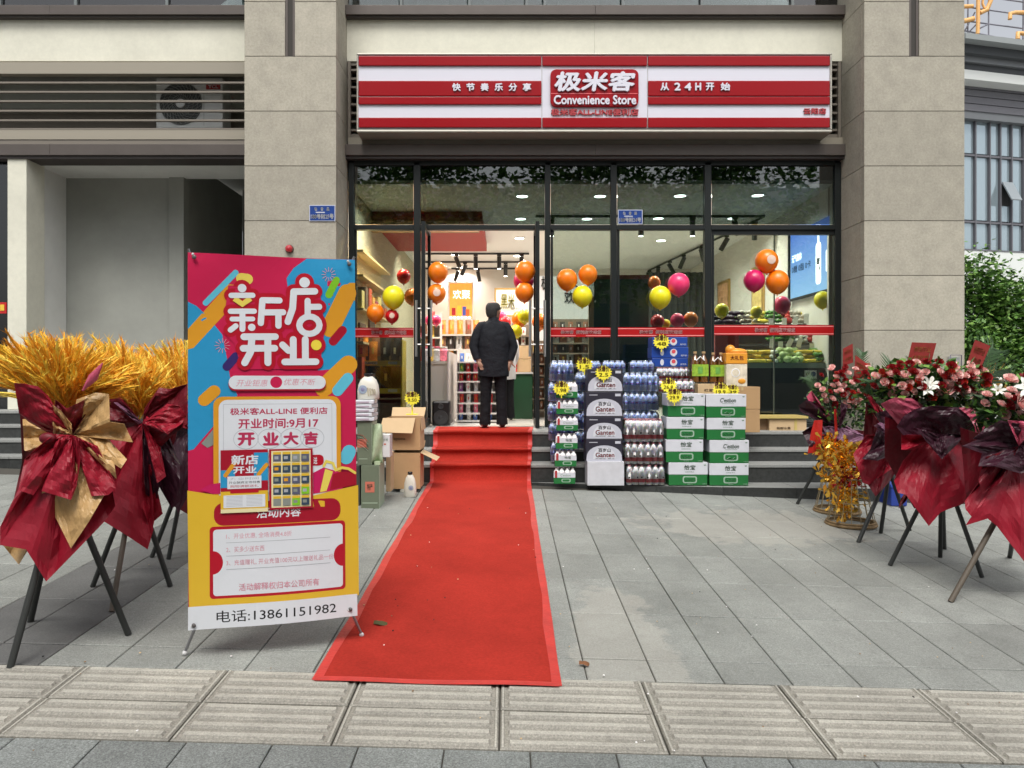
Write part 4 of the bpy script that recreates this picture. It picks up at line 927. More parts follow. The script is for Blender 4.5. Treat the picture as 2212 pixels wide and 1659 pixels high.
# yellow-edged display in the left window
yd = thing('snack_display', 'two tier cardboard snack display with yellow edge strips in the left window', 'display shelf', (X_(822, 10.5), 10.5, ZL))
Yd = 10.45; M_dc = mat('display_yellow', (.62, .45, .06), .5); M_db = mat('display_back', (.18, .14, .10), .7)
for v0, v1, nm in ((779, 790, 'top'), (839, 850, 'low')):
    fbox(MB(), 760, v0, 865, v1, Yd, .02, M_dc).build('edge_strip', yd); fbox(MB(), 760, v1 - 2, 865, v1, Yd + .021, .38, M_db).build('shelf', yd)
    mb = MB(); fbox(mb, 772, v0 + 2, 815, v1 - 3, Yd - .004, .003, mat('price_card', (.55, .53, .48), .6)); fbox(mb, 838, v0 + 2, 858, v1 - 3, Yd - .004, .003, MATS['price_card']); ftext(mb, '天下一品味坊', 776, v0 + 3, 812, v1 - 4, Yd - .006, M_black); mb.build('price_card', yd)
fbox(MB(), 760, 716, 868, 918, Yd + .42, .02, M_db).build('back_panel', yd); 
for u in (866, 757): fbox(MB(), u, 734, u + 3, 918, Yd, .4, M_dc if u > 800 else M_db).build('side_panel', yd)
fbox(MB(), 760, 860, 865, 863, Yd, .4, mat('shelf_wood', (.30, .24, .17), .6)).build('shelf', yd); fbox(MB(), 760, 870, 865, 918, Yd + .02, .3, mat('shelf_dark', (.08, .07, .06), .6)).build('base', yd)
xa, xb = X_(764, Yd), X_(866, Yd)
shelf_row(xa, xb, Yd + .12, Z_(779, Yd), [('tall', 'orange', 'red'), ('tall', 'orange', 'gold'), ('tall', 'black', 'silver'), ('tall', 'black', 'white')], .16, 'in front on the yellow display top tier', sc=1.0)
shelf_row(xa, xb, Yd + .3, Z_(779, Yd) + .07, [('tall', 'orange', 'pink'), ('tall', 'brown', 'gold'), ('tall', 'black', 'gold'), ('tall', 'black', 'silver')], .16, 'behind on the yellow display top tier', sc=1.05)
shelf_row(xa, xb, Yd + .12, Z_(839, Yd), [('tall', 'brown', 'black'), ('tall', 'black', 'silver'), ('tall', 'black', 'gold')], .17, 'on the yellow display low tier', sc=1.12)

# till counter with jars, loudspeaker
Yk = 10.75
ct = thing('till_counter', 'white till counter just inside the left door leaf', 'counter', (X_(945, Yk), Yk, ZL))
M_cw = mat('counter_white', (.60, .60, .60), .4)
fbox(MB(), 905, 786, 968, 912, Yk, .5, M_cw).build('cabinet', ct); fbox(MB(), 902, 780, 970, 786, Yk - .02, .54, M_cw).build('counter_top', ct)
MB().box(X_(968, Yk) + .01, X_(968, Yk) + .03, Yk - .3, Yk + 1.6, ZL, Z_(760, Yk), mat('counter_side', (.48, .44, .42), .6)).build('side_panel', ct)
for k, (u, c) in enumerate(((930, 'gold'), (944, 'silver'), (958, 'pink'), (917, 'red'))):
    p = W(u, 780, Yk + .12); o = MB().lathe(p, [(.055, 0), (.068, .03), (.068, .15), (.05, .18)], gm[c], 12).build('candy_jar')
    tag(o, f'clear jar of {c} sweets on the white till counter', 'jar', 'sweet jars on the counter'); MB().lathe(p + Vector((0, 0, .181)), [(.055, 0), (.055, .025), (0, .03)], gm['pink' if k % 2 else 'white'], 12).build('lid', o)
spk = thing('loudspeaker', 'black portable loudspeaker standing on the floor before the till counter', 'speaker', W(952, 930, 10.2)); Ysp = 10.3
fbox(MB(), 933, 866, 972, 921, Ysp, .24, mat('speaker_black', (.012, .012, .013), .35)).build('cabinet', spk, bevel=.025)
c = W(952, 902, Ysp); MB().lathe(c, [(.1, .001), (.095, .01), (.03, .004), (0, .012)], mat('cone_grey', (.03, .03, .032), .5), 20, axis='y').build('woofer', spk)
c = W(952, 878, Ysp); MB().lathe(c, [(.04, .001), (.035, .008), (0, .002)], MATS['cone_grey'], 16, axis='y').build('tweeter', spk)

# gondola shelves
def gondola(u0, u1, levels, Y, d, label, board='white', back=None, seqs=None, step=.15, where='', sc=1.0):
    g = thing('shelf_unit', label, 'shelf', W((u0 + u1) / 2, levels[-1], Y)); M = mat('shelf_' + board, (.62, .60, .58) if board == 'white' else (.22, .18, .14), .45)
    for k, v in enumerate(levels):
        fbox(MB(), u0, v, u1, v + 3.2, Y, d, M).build('shelf_board', g)
        if seqs and k > 0 or seqs and not back: shelf_row(X_(u0, Y), X_(u1, Y), Y + .1, Z_(v, Y) + .001, seqs[k % len(seqs)], step, where[k], sc=sc)
    zt, zb = Z_(levels[0] - 26, Y), ZL
    MB().box(X_(u0, Y), X_(u1, Y), Y + d + .002, Y + d + .03, zb, zt, back or M).build('back_panel', g)
    for u in (u0 - 1.5, u1): fbox(MB(), u, levels[0] - 26, u + 1.4, levels[-1] + 3, Y + .02, d - .03, M).build('side_panel', g)
    return g
sq = lambda *a: list(a)
ords = ['top', 'second', 'third', 'fourth', 'fifth', 'sixth', 'seventh', 'bottom']
gondola(988, 1076, [781, 803, 823, 846, 870, 892, 908], 10.95, .4, 'white shelf unit of bright snack packets facing the doorway', seqs=[sq(('small', 'blue', 'white'), ('small', 'white', 'silver')), sq(('small', 'green', 'yellow'), ('small', 'red', 'white'), ('small', 'pink', 'red')), sq(('small', 'red', 'gold'), ('small', 'red', 'white')),
        sq(('small', 'purple', 'white'), ('small', 'white', 'pink'), ('small', 'silver', 'white')), sq(('small', 'red', 'orange'), ('small', 'white', 'red')), sq(('small', 'pink', 'white'), ('small', 'white', 'silver'))], step=.105,
        where=[f'on the {o} white shelf' for o in ords], sc=.95)
gondola(945, 1042, [722, 754, 777], 13.2, .4, 'shelf unit with rows of orange crisp packets behind the man', seqs=[sq(('tall', 'orange', 'red'), ('tall', 'orange', 'gold'), ('tall', 'orange', 'gold'), ('tall', 'brown', 'red')), sq(('tall', 'brown', 'gold'), ('tall', 'black', 'silver'), ('tall', 'silver', 'black'))], step=.15,
        where=[f'on the {o} crisp shelf' for o in ords], sc=.95)
gondola(895, 950, [700, 728, 756, 780], 12.2, .35, 'side shelf of mixed packets beyond the left door leaf', seqs=[sq(('bag', 'silver', 'white'), ('bag', 'red', 'white')), sq(('bag', 'pink', 'red'), ('bag', 'gold', 'red'))], step=.16, where=[f'on the {o} side shelf' for o in ords])
gondola(1108, 1147, [724, 745], 12.6, .3, 'small shelf of brown packets above the cardboard cartons', board='brown', seqs=[sq(('small', 'brown', 'gold'), ('small', 'white', 'red'))], step=.12, where=[f'on the {o} small brown shelf' for o in ords])
gondola(1150, 1178, [760, 785, 810, 835, 860, 885], 12.0, .3, 'narrow snack shelf seen past the open right door leaf', board='brown', seqs=[sq(('small', 'gold', 'brown'), ('small', 'brown', 'white'))], step=.1, where=[f'on the {o} narrow shelf' for o in ords])
gondola(1192, 1276, [712, 740, 762, 790, 815, 840, 865], 11.8, .3, 'shelf unit of dark packets under the white partition wall', board='brown', seqs=[sq(('small', 'brown', 'silver'), ('small', 'black', 'white')), sq(('bag', 'silver', 'black'), ('bag', 'brown', 'gold'))], step=.12, where=[f'on the {o} shelf under the partition' for o in ords])
fr_ = fbox(MB(), 1106, 808, 1150, 905, 12.0, .7, mat('freezer_green', (.02, .07, .035), .3)).build('chest_freezer'); tag(fr_, 'dark green chest freezer standing behind the men in the doorway', 'freezer'); fbox(MB(), 1104, 804, 1152, 807.6, 11.98, .74, M_cw).build('lid', fr_)
M_card = mat('cardboard', (.43, .265, .13), .85, noise=(3, .08)); M_cardl = mat('cardboard_light', (.56, .40, .23), .85, noise=(3, .06)); M_cardd = mat('cardboard_inside', (.25, .16, .09), .9)
M_tapeb = mat('parcel_tape', (.50, .38, .20), .3)
def carton(u0, v0, u1, v1, Y, d, label, m=None, txt_=None, grp=None, name='cardboard_carton', cat='carton'):
    m = m or M_card; o = fbox(MB(), u0, v0, u1, v1, Y, d, m).build(name, bevel=.004); tag(o, label, cat, grp)
    h = v1 - v0; um = (u0 + u1) / 2; mb = MB(); fbox(mb, um - 2.2, v0 - .02, um + 2.2, v0 + h * .16, Y - .0015, .001, M_tapeb); mb.build('tape', o)
    if txt_: mb = MB(); ftext(mb, txt_, u0 + (u1 - u0) * .25, v0 + h * .4, u1 - (u1 - u0) * .25, v0 + h * .62, Y - .002, M_cardd, .01); mb.build('lettering', o)
    return o
carton(1118, 747, 1147, 775, 12.05, .35, 'upper small brown carton stacked on the green freezer', M_cardl, 'PHOENIX'[:0] or None); carton(1117, 776, 1147, 803.5, 12.05, .35, 'lower small brown carton stacked on the green freezer', M_cardl)
rb_ = fbox(MB(), 1110, 772, 1116.6, 803.5, 12.02, .2, gm['red']).build('red_packet'); tag(rb_, 'narrow red packet beside the cartons on the freezer', 'packet')

# vegetables behind the widest pane
vc = thing('vegetable_cooler', 'dark display cooler with pale green top edge behind the wide pane', 'display cooler', (X_(1690, 10.5), 10.5, ZL)); Yv = 10.45
fbox(MB(), 1596, 795, 1782, 916, Yv, .9, mat('cooler_dark', (.018, .02, .018), .2)).build('cooler_body', vc); fbox(MB(), 1596, 784, 1784, 794.8, Yv - .03, .96, mat('cooler_rim', (.26, .36, .32), .3)).build('rim', vc)
mb = MB(); fbox(mb, 1738, 800, 1764, 818, Yv - .004, .003, M_wtxt); mb.lathe(W(1757, 808, Yv - .005), [(.035, 0), (0, .002)], M_blue, 14, axis='y'); mb.lathe(W(1744, 808, Yv - .005), [(.022, 0), (0, .002)], M_cardd, 14, axis='y'); mb.build('label_sticker', vc)
fbox(MB(), 1672, 497, 1674, 916, Yg + .06, .03, M_salu).build('metal_upright', sf)
fbox(MB(), 1790, 497, 1801, 916, Yg + .12, .05, M_iw).build('inner_jamb', sf)
rack = thing('vegetable_rack', 'stepped vegetable rack with white price tags behind the wide pane', 'rack', (X_(1690, 11), 11, ZL))
M_rk = mat('rack_dark', (.06, .05, .045), .5)
for v, Y in ((700, 11.2), (740, 10.95)): fbox(MB(), 1545, v, 1792, v + 4, Y, .55, M_rk).build('shelf_board', rack)
fbox(MB(), 1545, 700, 1792, 790, 11.76, .03, mat('rack_back', (.20, .16, .13), .7)).build('back_panel', rack)
fbox(MB(), 1545, 706, 1596, 916, 10.7, .1, mat('rack_red', (.30, .03, .035), .5)).build('red_side_panel', rack)
VEG = dict(corn=('yellow corn cob', (.72, .52, .05), (2.4, .5, .5)), cabbage=('pale green cabbage', (.40, .52, .22), (1, 1, .9)), mushroom=('pale mushroom bunch', (.55, .50, .42), (1.1, 1, .8)), greens=('bundle of leafy greens', (.10, .26, .04), (2, .8, .5)),
           aubergine=('dark purple aubergine', (.03, .012, .03), (1.8, .7, .7)), banana=('bunch of yellow bananas', (.75, .58, .06), (1.7, .6, .5)), radish=('white radish', (.66, .68, .62), (2, .5, .5)), pepper=('red pepper', (.5, .04, .03), (1, 1, .9)))
vp = {}
for k, (nm, c, s) in VEG.items():
    mb = MB(); mm = mat('veg_' + k, c, .4, noise=(30, .25))
    if k in ('greens', 'banana', 'mushroom'):
        for j in range(5): mb.ball((random.uniform(-.03, .03), (j - 2) * .018, .03 + random.uniform(0, .02)), .035, mm, 8, 6, (s[0] * random.uniform(.8, 1.1), .5, .6))
    else: mb.ball((0, 0, .04 * s[2] + .004), .045, mm, 10, 7, s)
    mb.ball((.045 * s[0], 0, .03), .01, mat('veg_stalk', (.12, .2, .05), .6), 6, 4); o = mb.build('vegetable', origin=(0, 0, 0)); vp[k] = o
def vegs(u0, u1, v, Y, kinds, where, n, layers=2):
    for i in range(n):
        for l in range(layers):
            k = kinds[min(len(kinds) - 1, int(i / n * len(kinds)))]; o = vp[k].copy(); COL.objects.link(o); o.name = 'vegetable'
            o.location = (X_(u0 + (u1 - u0) * (i + .5) / n, Y) + random.uniform(-.02, .02), Y + random.uniform(0, .2) + l * .05, Z_(v, Y) + .065 * l); o.rotation_euler = (0, 0, random.uniform(-.6, .6) + (1.2 if k in ('greens', 'radish') else 0)); o.scale = (1.25,) * 3
            OFF[o.name] = o.location.copy(); tag(o, f'{VEG[k][0]} in the {("front", "upper", "topmost")[l]} layer {where}, {PLACE(i, n)}', 'vegetable', 'vegetables ' + where)
vegs(1548, 1792, 700, 11.22, ['aubergine', 'aubergine', 'mushroom', 'banana', 'greens', 'pepper', 'mushroom', 'banana', 'corn'], 'on the top vegetable board', 22, 3)
vegs(1668, 1790, 740, 10.97, ['greens', 'greens', 'radish', 'pepper', 'greens'], 'on the middle vegetable board', 12, 2)
vegs(1610, 1786, 784, Yv + .15, ['corn', 'corn', 'radish', 'cabbage', 'cabbage', 'corn', 'greens'], 'on the dark cooler', 18, 3)
mb0 = MB(); mb0.rbox((0, 0, 0), (.07, .004, .14), mat('tag_white', (.8, .8, .78), .5)); tg0 = mb0.build('price_tag', origin=(0, 0, 0))
for k, (u, v, r) in enumerate(((1666, 698, 0), (1694, 697, .05), (1718, 694, .2), (1742, 688, .05), (1668, 742, .1), (1686, 748, 0), (1706, 741, .5), (1727, 740, .25), (1694, 762, 0), (1754, 752, 0))):
    o = tg0.copy(); COL.objects.link(o); Y = 11.0 if v < 700 else 10.85; o.location = W(u, v, Y); o.rotation_euler = (0, r, 0); OFF[o.name] = o.location.copy(); o.parent = rack; o.location -= OFF[rack.name]
bpy.data.objects.remove(tg0)
for o in vp.values(): bpy.data.objects.remove(o)
for o in protos.values(): bpy.data.objects.remove(o)
# right side wall: blue advertising poster with glow added to its colours, pictures
sc_ = thing('advert_poster', 'large blue drink poster with added glow on the right side wall', 'poster', (XI1 - .02, 11, 2.8))
xw = XI1 - .03; M_ad = bpy.data.materials.new('advert_blue_glow'); M_ad.use_nodes = True; n = M_ad.node_tree; b = n.nodes['Principled BSDF']
g_ = n.nodes.new('ShaderNodeNewGeometry'); sx = n.nodes.new('ShaderNodeSeparateXYZ'); mr = n.nodes.new('ShaderNodeMapRange'); mr.inputs['From Min'].default_value = 2.78; mr.inputs['From Max'].default_value = 3.7
cr = n.nodes.new('ShaderNodeValToRGB'); cr.color_ramp.elements[0].color = (.30, .52, .85, 1); cr.color_ramp.elements[1].color = (.03, .14, .62, 1)
n.links.new(g_.outputs['Position'], sx.inputs[0]); n.links.new(sx.outputs[2], mr.inputs['Value']); n.links.new(mr.outputs[0], cr.inputs[0]); n.links.new(cr.outputs[0], b.inputs['Emission Color']); b.inputs['Emission Strength'].default_value = 1.0; b.inputs['Base Color'].default_value = (.02, .05, .1, 1)
MB().box(xw, XI1 - .002, 10.32, 11.75, H + 1.21, H + 2.2, M_ad).build('picture_face', sc_)
mb = MB(); M_ew = mat('advert_white_glow', (.8, .85, .9), .5, emit=((.8, .88, 1), .9))
side = lambda a, b, d: Vector((xw - .002 - d, 12.5 - a, b))
def sl(y): return 12.5 - y
mb.prism(rrect(sl(10.78), 2.86, sl(10.60), 3.45, .06), side, .004, M_ew); mb.prism(rrect(sl(10.72), 3.44, sl(10.66), 3.62, .02), side, .004, M_ew); mb.prism(rrect(sl(10.44), 3.0, sl(10.33), 3.3, .03), side, .004, M_ew)
mb.build('bottle_picture', sc_)
mb = MB(); add_text(mb, '气', (sl(10.75), 3.05, sl(10.63), 3.25), lambda a, b, d: side(a, b, .006), M_black, .03); add_text(mb, '元气森林', (sl(11.68), 3.30, sl(11.30), 3.42), lambda a, b, d: side(a, b, .004), M_ew, .02)
add_text(mb, '0糖 0脂 0卡', (sl(11.68), 3.14, sl(10.95), 3.25), lambda a, b, d: side(a, b, .004), M_black, .01); mb.build('lettering', sc_)
mb = MB(); mb.box(xw - .03, xw, 10.32, 11.78, H + 1.17, H + 1.205, M_black).box(xw - .03, xw, 11.755, 11.79, H + 1.0, H + 2.2, M_black).build('poster_frame', sc_)
for y0, y1, z0_, z1, lb, cm in ((13.0, 13.6, 2.5, 3.5, 'tall framed food picture lit on the right wall, nearer one', (.75, .55, .2)), (15.0, 15.8, 2.4, 3.5, 'tall framed food picture far back on the right wall', (.72, .40, .22))):
    o = MB().box(XI1 - .04, XI1 - .003, y0, y1, z0_, z1, M_gold).build('framed_picture'); tag(o, lb, 'picture', 'pictures on the right side wall')
    MB().box(XI1 - .045, XI1 - .041, y0 + .06, y1 - .06, z0_ + .06, z1 - .06, mat('food_print' + str(y0), cm, .5, noise=(7, .4))).build('print', o)

# ------------------------------------------------------------------ balloons
BC = dict(orange='#f2800f', yellow='#ece01c', magenta='#c8125c', pink='#ee3c74', red='#c81420')
def balloon(u, v, r, col, label, Y=9.86, dim=False, spot=False, tilt=0):
    c = W(u, v, Y); rr = r * Y / F
    m = mat('balloon_' + col, hexc(BC[col]), .32, spec=.45, coat=.15, sss=.35)
    o = MB().ball(c, rr, m, 24, 16, (1, 1, 1.05)); a = R(tilt)
    kx, kz = c.x + math.sin(a) * rr * 1.07, c.z - math.cos(a) * rr * 1.07
    o.v = [(x, y, z) if z > c.z else (c.x + (x - c.x) * (1 - .16 * ((c.z - z) / rr) ** 2), c.y + (y - c.y) * (1 - .16 * ((c.z - z) / rr) ** 2), c.z + (z - c.z) * 1.07) for x, y, z in o.v]
    o = o.build('balloon', origin=c); OFF[o.name] = c; tag(o, label, 'balloon', 'balloons around the shopfront')
    k = MB(); k.tube([(kx - math.sin(a) * .02, c.y, kz + math.cos(a) * .02), (kx, c.y, kz), (kx + math.sin(a) * .02, c.y, kz - math.cos(a) * .02)], [.016, .006, .014], m, 8); k.build('knot', o)
    if spot: MB().lathe((c.x + rr * .1, c.y - rr * .985, c.z), [(rr * .42, -rr * .12), (rr * .38, -rr * .02), (0, rr * .03)], mat('balloon_print', (.75, .55, .45), .4), 16, axis='y').build('printed_face', o)
    return o
Bi = 10.25
for a in ((850, 642, 24, 'yellow', 'large yellow balloon in the narrow left window'), (811, 676, 19, 'orange', 'orange balloon low in the narrow left window beside the banner'), (847, 683, 14.5, 'red', 'red balloon with white printed face under the yellow one', 9.9, False, True),
          (872, 597, 15, 'red', 'dim dark red balloon inside the narrow left window', 10.6), (890, 641, 17, 'orange', 'dim orange balloon inside against the left mullion', 10.6),
          (946, 588, 21.5, 'orange', 'upper orange balloon tied to the left door leaf', 9.78), (943, 634, 20, 'orange', 'lower orange balloon with printed face on the left door leaf', 9.8, False, True),
          (942, 692, 11, 'pink', 'small pink balloon hanging by the crisp packets in the doorway', 10.9), (1134, 586, 22, 'orange', 'upper orange balloon on the right door leaf', 9.8), (1133, 631, 20.5, 'orange', 'lower orange balloon on the right door leaf', 9.82),
          (1131, 607, 22, 'magenta', 'magenta balloon half hidden between the two orange ones', 10.1), (1122, 690, 17, 'orange', 'orange balloon beside the man, under the picture', 10.9), (1133, 683, 15, 'yellow', 'round yellow balloon in front of the orange one by the man', 10.7),
          (1115, 716, 14, 'yellow', 'yellow balloon pointing down beside the man', 10.8), (1090, 697, 14, 'red', 'red balloon just behind the man shoulder', 11.2), (1083, 685, 12, 'pink', 'pale pink balloon behind the man head', 11.4), (1166, 695, 17, 'orange', 'orange balloon behind the right door leaf', 10.9),
          (1225, 604, 22.5, 'orange', 'left orange balloon of the trio on the pane right of the door'), (1270, 593, 20.5, 'orange', 'right orange balloon of the trio on the pane right of the door'), (1258, 640, 22, 'yellow', 'yellow balloon below the two orange ones right of the door'),
          (1466, 614, 23.5, 'pink', 'bright pink balloon on the pane with the number plate'), (1426, 642, 23.5, 'yellow', 'yellow balloon touching the bright pink one'), (1413, 611, 14, 'orange', 'dim orange balloon behind the large yellow one', 10.5),
          (1420, 695, 15, 'red', 'dark red balloon above the red tape, left in the row', Bi), (1438, 700, 10, 'yellow', 'small yellow balloon between the red and pink ones above the tape', 10.5), (1463, 692, 15, 'pink', 'pink balloon in the row above the red tape', Bi), (1492, 690, 15.5, 'orange', 'amber balloon at the end of the row above the red tape', Bi),
          (1656, 564, 24.5, 'orange', 'topmost orange balloon of the trio on the wide pane', 9.86, False, True), (1629, 606, 22.5, 'magenta', 'magenta balloon of the trio on the wide pane'), (1679, 609, 24.5, 'orange', 'lower orange balloon of the trio on the wide pane'),
          (1689, 659, 18.5, 'pink', 'pink balloon over the vegetables', Bi), (1559, 671, 15, 'yellow', 'yellow balloon at the left edge of the wide pane', Bi), (1634, 674, 12.5, 'yellow', 'small yellow balloon above the red tape of the wide pane', Bi), (1777, 648, 18, 'yellow', 'yellow balloon beside the blue advert', Bi),
          (1613, 935, 9, 'pink', 'small red pink balloon peeking out behind the water cartons', 9.2)):
    balloon(*a)

# ------------------------------------------------------------------ people
def limb(mb, pts, rad, m, n=14): mb.tube(pts, rad, m, n)
def person(name, label, ax, ay, az, h, M_jack, M_trou, M_skin, M_hair, M_shoe, arms, turn=0, face=0):
    """figure seen from behind, built in metres for a 1.66 m body and scaled; x right, y away from the viewer"""
    k = h / 1.66; rz = Matrix.Rotation(turn, 3, 'Z')
    T = lambda p: Vector((ax, ay, az)) + rz @ (Vector(p) * k)
    root = thing(name, label, 'person', (ax, ay, az))
    # body: one skinned figure from head to feet
    J = dict(pelvis=(0, 0, .86, .125), belly=(0, .01, 1.0, .12), chest=(0, .0, 1.2, .135), neck0=(0, .0, 1.38, .07), neck=(0, .015, 1.44, .052))
    for s, sd in ((-1, 'l'), (1, 'r')):
        a = arms[sd]; J.update({'hip' + sd: (s * .085, 0, .82, .09), 'knee' + sd: (s * .1, .02, .46, .058), 'ank' + sd: (s * .11, -.01, .085, .038), 'toe' + sd: (s * .12, .13, .035, .032), 'sh' + sd: (s * .165, 0, 1.34, .058), 'el' + sd: (*a[0], .042), 'wr' + sd: (*a[1], .028), 'pa' + sd: (*a[2], .036)})
    E_ = [('pelvis', 'belly'), ('belly', 'chest'), ('chest', 'neck0'), ('neck0', 'neck')]
    for sd in 'lr': E_ += [('pelvis', 'hip' + sd), ('hip' + sd, 'knee' + sd), ('knee' + sd, 'ank' + sd), ('ank' + sd, 'toe' + sd), ('chest', 'sh' + sd), ('sh' + sd, 'el' + sd), ('el' + sd, 'wr' + sd), ('wr' + sd, 'pa' + sd)]
    # five bent fingers on each palm
    for s, sd in ((-1, 'l'), (1, 'r')):
        wr, pa = Vector(arms[sd][1]), Vector(arms[sd][2]); d = (pa - wr).normalized(); w = d.cross(Vector((0, 1, 0))).normalized(); c_ = arms[sd][3] if len(arms[sd]) > 3 else Vector((0, .6, 0))
        for f in range(5):
            off = (f - 1.5) * .017; L = (.03, .036, .034, .027, .03)[f]; rr = .0085
            if f == 4: q0 = wr + d * .02 + w * .03; dd = (d * .5 + w * .7).normalized()
            else: q0 = pa + w * off; dd = d
            q1 = q0 + dd * (L + .02); q2 = q1 + (dd + Vector(c_)).normalized() * L
            J[f'f{sd}{f}a'] = (*q1, rr); J[f'f{sd}{f}b'] = (*q2, rr * .85); E_ += [('pa' + sd if f < 4 else 'wr' + sd, f'f{sd}{f}a'), (f'f{sd}{f}a', f'f{sd}{f}b')]
    names = list(J); me = bpy.data.meshes.new('body'); me.from_pydata([T(J[q][:3]) - Vector((ax, ay, az)) for q in names], [(names.index(a), names.index(b)) for a, b in E_], [])
    bo = bpy.data.objects.new('body', me); COL.objects.link(bo); bo.parent = root; OFF[bo.name] = Vector((ax, ay, az)); me.materials.append(M_skin)
    sk = bo.modifiers.new('skin', 'SKIN'); sk.use_smooth_shade = True
    for i, q in enumerate(names):
        r = J[q][3] * k; me.skin_vertices[0].data[i].radius = (r, r * (.8 if q in ('belly', 'chest', 'pelvis') else 1)); me.skin_vertices[0].data[i].use_root = q == 'pelvis'
    bo.modifiers.new('sub', 'SUBSURF').render_levels = 1
    # head with face, ears and cropped hair
    hm = Matrix.Rotation(face, 3, 'Z'); hc = Vector((.0, .02, 1.545)); TH = lambda p: T(hc + hm @ (Vector(p) * 1.08))
    mb = MB(); rings = [(-.115, .04, .05, .018), (-.095, .06, .073, .016), (-.06, .073, .089, .006), (-.02, .081, .098, 0), (.03, .085, .102, -.004), (.07, .078, .094, -.006), (.10, .056, .07, -.006), (.118, .022, .03, -.004)]
    P = [[TH((rx * math.cos(2 * math.pi * j / 16), ry * math.sin(2 * math.pi * j / 16) + dy, z)) for j in range(17)] for z, rx, ry, dy in rings]
    mb.grid(P, M_skin)
    mb.tube([TH((0, .092, .01)), TH((0, .113, -.025)), TH((0, .098, -.036))], [.009 * k, .015 * k, .01 * k], M_skin, 8)
    for s in (-1, 1):
        mb.ball(TH((s * .088, .005, -.012)), .03 * k, M_skin, 8, 8, (.35, .65, 1)); mb.ball(TH((s * .03, .088, .012)), .011 * k, mat('eye_white', (.7, .7, .68), .3), 8, 6); mb.ball(TH((s * .03, .096, .012)), .006 * k, M_black, 6, 6)
    mb.ball(TH((0, .088, -.065)), .02 * k, mat('lips', (.25, .1, .08), .5), 8, 6, (1.1, .5, .3)); mb.build('head', root)
    mb = MB(); Q = []
    for i in range(9):
        z = -.075 + .197 * i / 8; ri = [q for q in range(len(rings) - 1) if rings[q][0] <= z] or [0]; q0, q1 = rings[ri[-1]], rings[ri[-1] + 1]; f = min(1, max(0, (z - q0[0]) / (q1[0] - q0[0]))); th = .001 + .006 * min(1, (z + .075) / .06); rx, ry = q0[1] + (q1[1] - q0[1]) * f + th, q0[2] + (q1[2] - q0[2]) * f + th; rx, ry = (rx, ry) if i < 8 else (.006, .008)
        a0, a1 = (R(20) - R(60) * 0, R(160)) if z < .06 else (R(90), R(90)); row = []
        for j in range(21):
            if z < .05: w_ = 60 if z > .01 else 42 if z > -.04 else 34; t = R(270 - 90 - w_ * .5) + R(180 + w_) * j / 20 if z > .01 else R(270 - 68) + R(136) * j / 20
            else: t = R(90) + 2 * math.pi * j / 20
            row.append(TH((rx * math.cos(t), ry * math.sin(t) - .004, z)))
        Q.append(row)
    mb.grid(Q, M_hair); mb.build('hair', root)
    # trousers
    mb = MB()
    for s, sd in ((-1, 'l'), (1, 'r')):
        pts = [(s * .07, 0, .93), (s * .088, 0, .80), (s * .095, .01, .62), (s * .1, .02, .46), (s * .106, .0, .28), (s * .112, -.012, .12), (s * .114, -.005, .045)]
        mb.tube([T(p) for p in pts], [(r * k, r2 * k) for r, r2 in ((.085, .10), (.094, .105), (.086, .092), (.074, .078), (.070, .072), (.072, .076), (.076, .084))], M_trou, 16)
    mb.build('trousers', root)
    for s in (-1, 1):
        mb = MB(); x = s * .115
        mb.tube([T((x, -.075, .045)), T((x, -.05, .05)), T((x + s * .005, .03, .05)), T((x + s * .012, .12, .038)), T((x + s * .016, .17, .03))], [(.03 * k, .04 * k), (.044 * k, .048 * k), (.045 * k, .046 * k), (.047 * k, .034 * k), (.026 * k, .022 * k)], M_shoe, 12)
        mb.build('shoe', root)
    # jacket
    mb = MB(); rings = [(.68, .205, .135), (.72, .207, .14), (.84, .205, .14), (.98, .208, .14), (1.12, .215, .142), (1.22, .215, .14), (1.30, .20, .125), (1.36, .165, .105), (1.40, .115, .085), (1.425, .075, .07), (1.458, .068, .066), (1.462, .056, .055)]
    P = []
    for z, rx, ry in rings:
        P.append([T((rx * math.cos(t) * (1 + .015 * math.sin(5 * t + z * 20)), ry * math.sin(t) * (1 + .02 * math.sin(7 * t + z * 9)) + .0, z - (.0 if z > 1 else .006 * math.sin(3 * t)))) for t in [2 * math.pi * j / 28 for j in range(29)]])
    mb.grid(P, M_jack)
    for s, sd in ((-1, 'l'), (1, 'r')):
        el, wr = Vector(arms[sd][0]), Vector(arms[sd][1]); sh = Vector((s * .155, 0, 1.335)); m1 = sh.lerp(el, .5) + Vector((s * .014, -.01, 0)); m2 = el.lerp(wr, .5)
        w2 = el.lerp(wr, .93)
        mb.tube([T(Vector((s * .1, 0, 1.345))), T(sh), T(sh.lerp(el, .25) + Vector((s * .012, 0, 0))), T(m1), T(el), T(m2), T(w2)], [.07 * k, .078 * k, .075 * k, .066 * k, .06 * k, .055 * k, .047 * k], M_jack, 14)
    mb.build('jacket' if M_jack is not M_shirt else 'shirt', root)
    return root
M_shirt = mat('white_shirt', (.58, .58, .60), .8); M_cloth = mat('navy_jacket', (.008, .009, .013), .8, bump=(9, .6, .05), spec=.3); M_tr = mat('black_trousers', (.006, .006, .008), .85, bump=(9, .6, .05), spec=.25)
M_sk = mat('skin', (.36, .20, .135), .55); M_hr = mat('hair_dark', (.03, .028, .027), .8, bump=(300, .5), noise=(60, .3)); M_sh = mat('black_shoes', (.008, .008, .008), .3)
Ym = 9.72
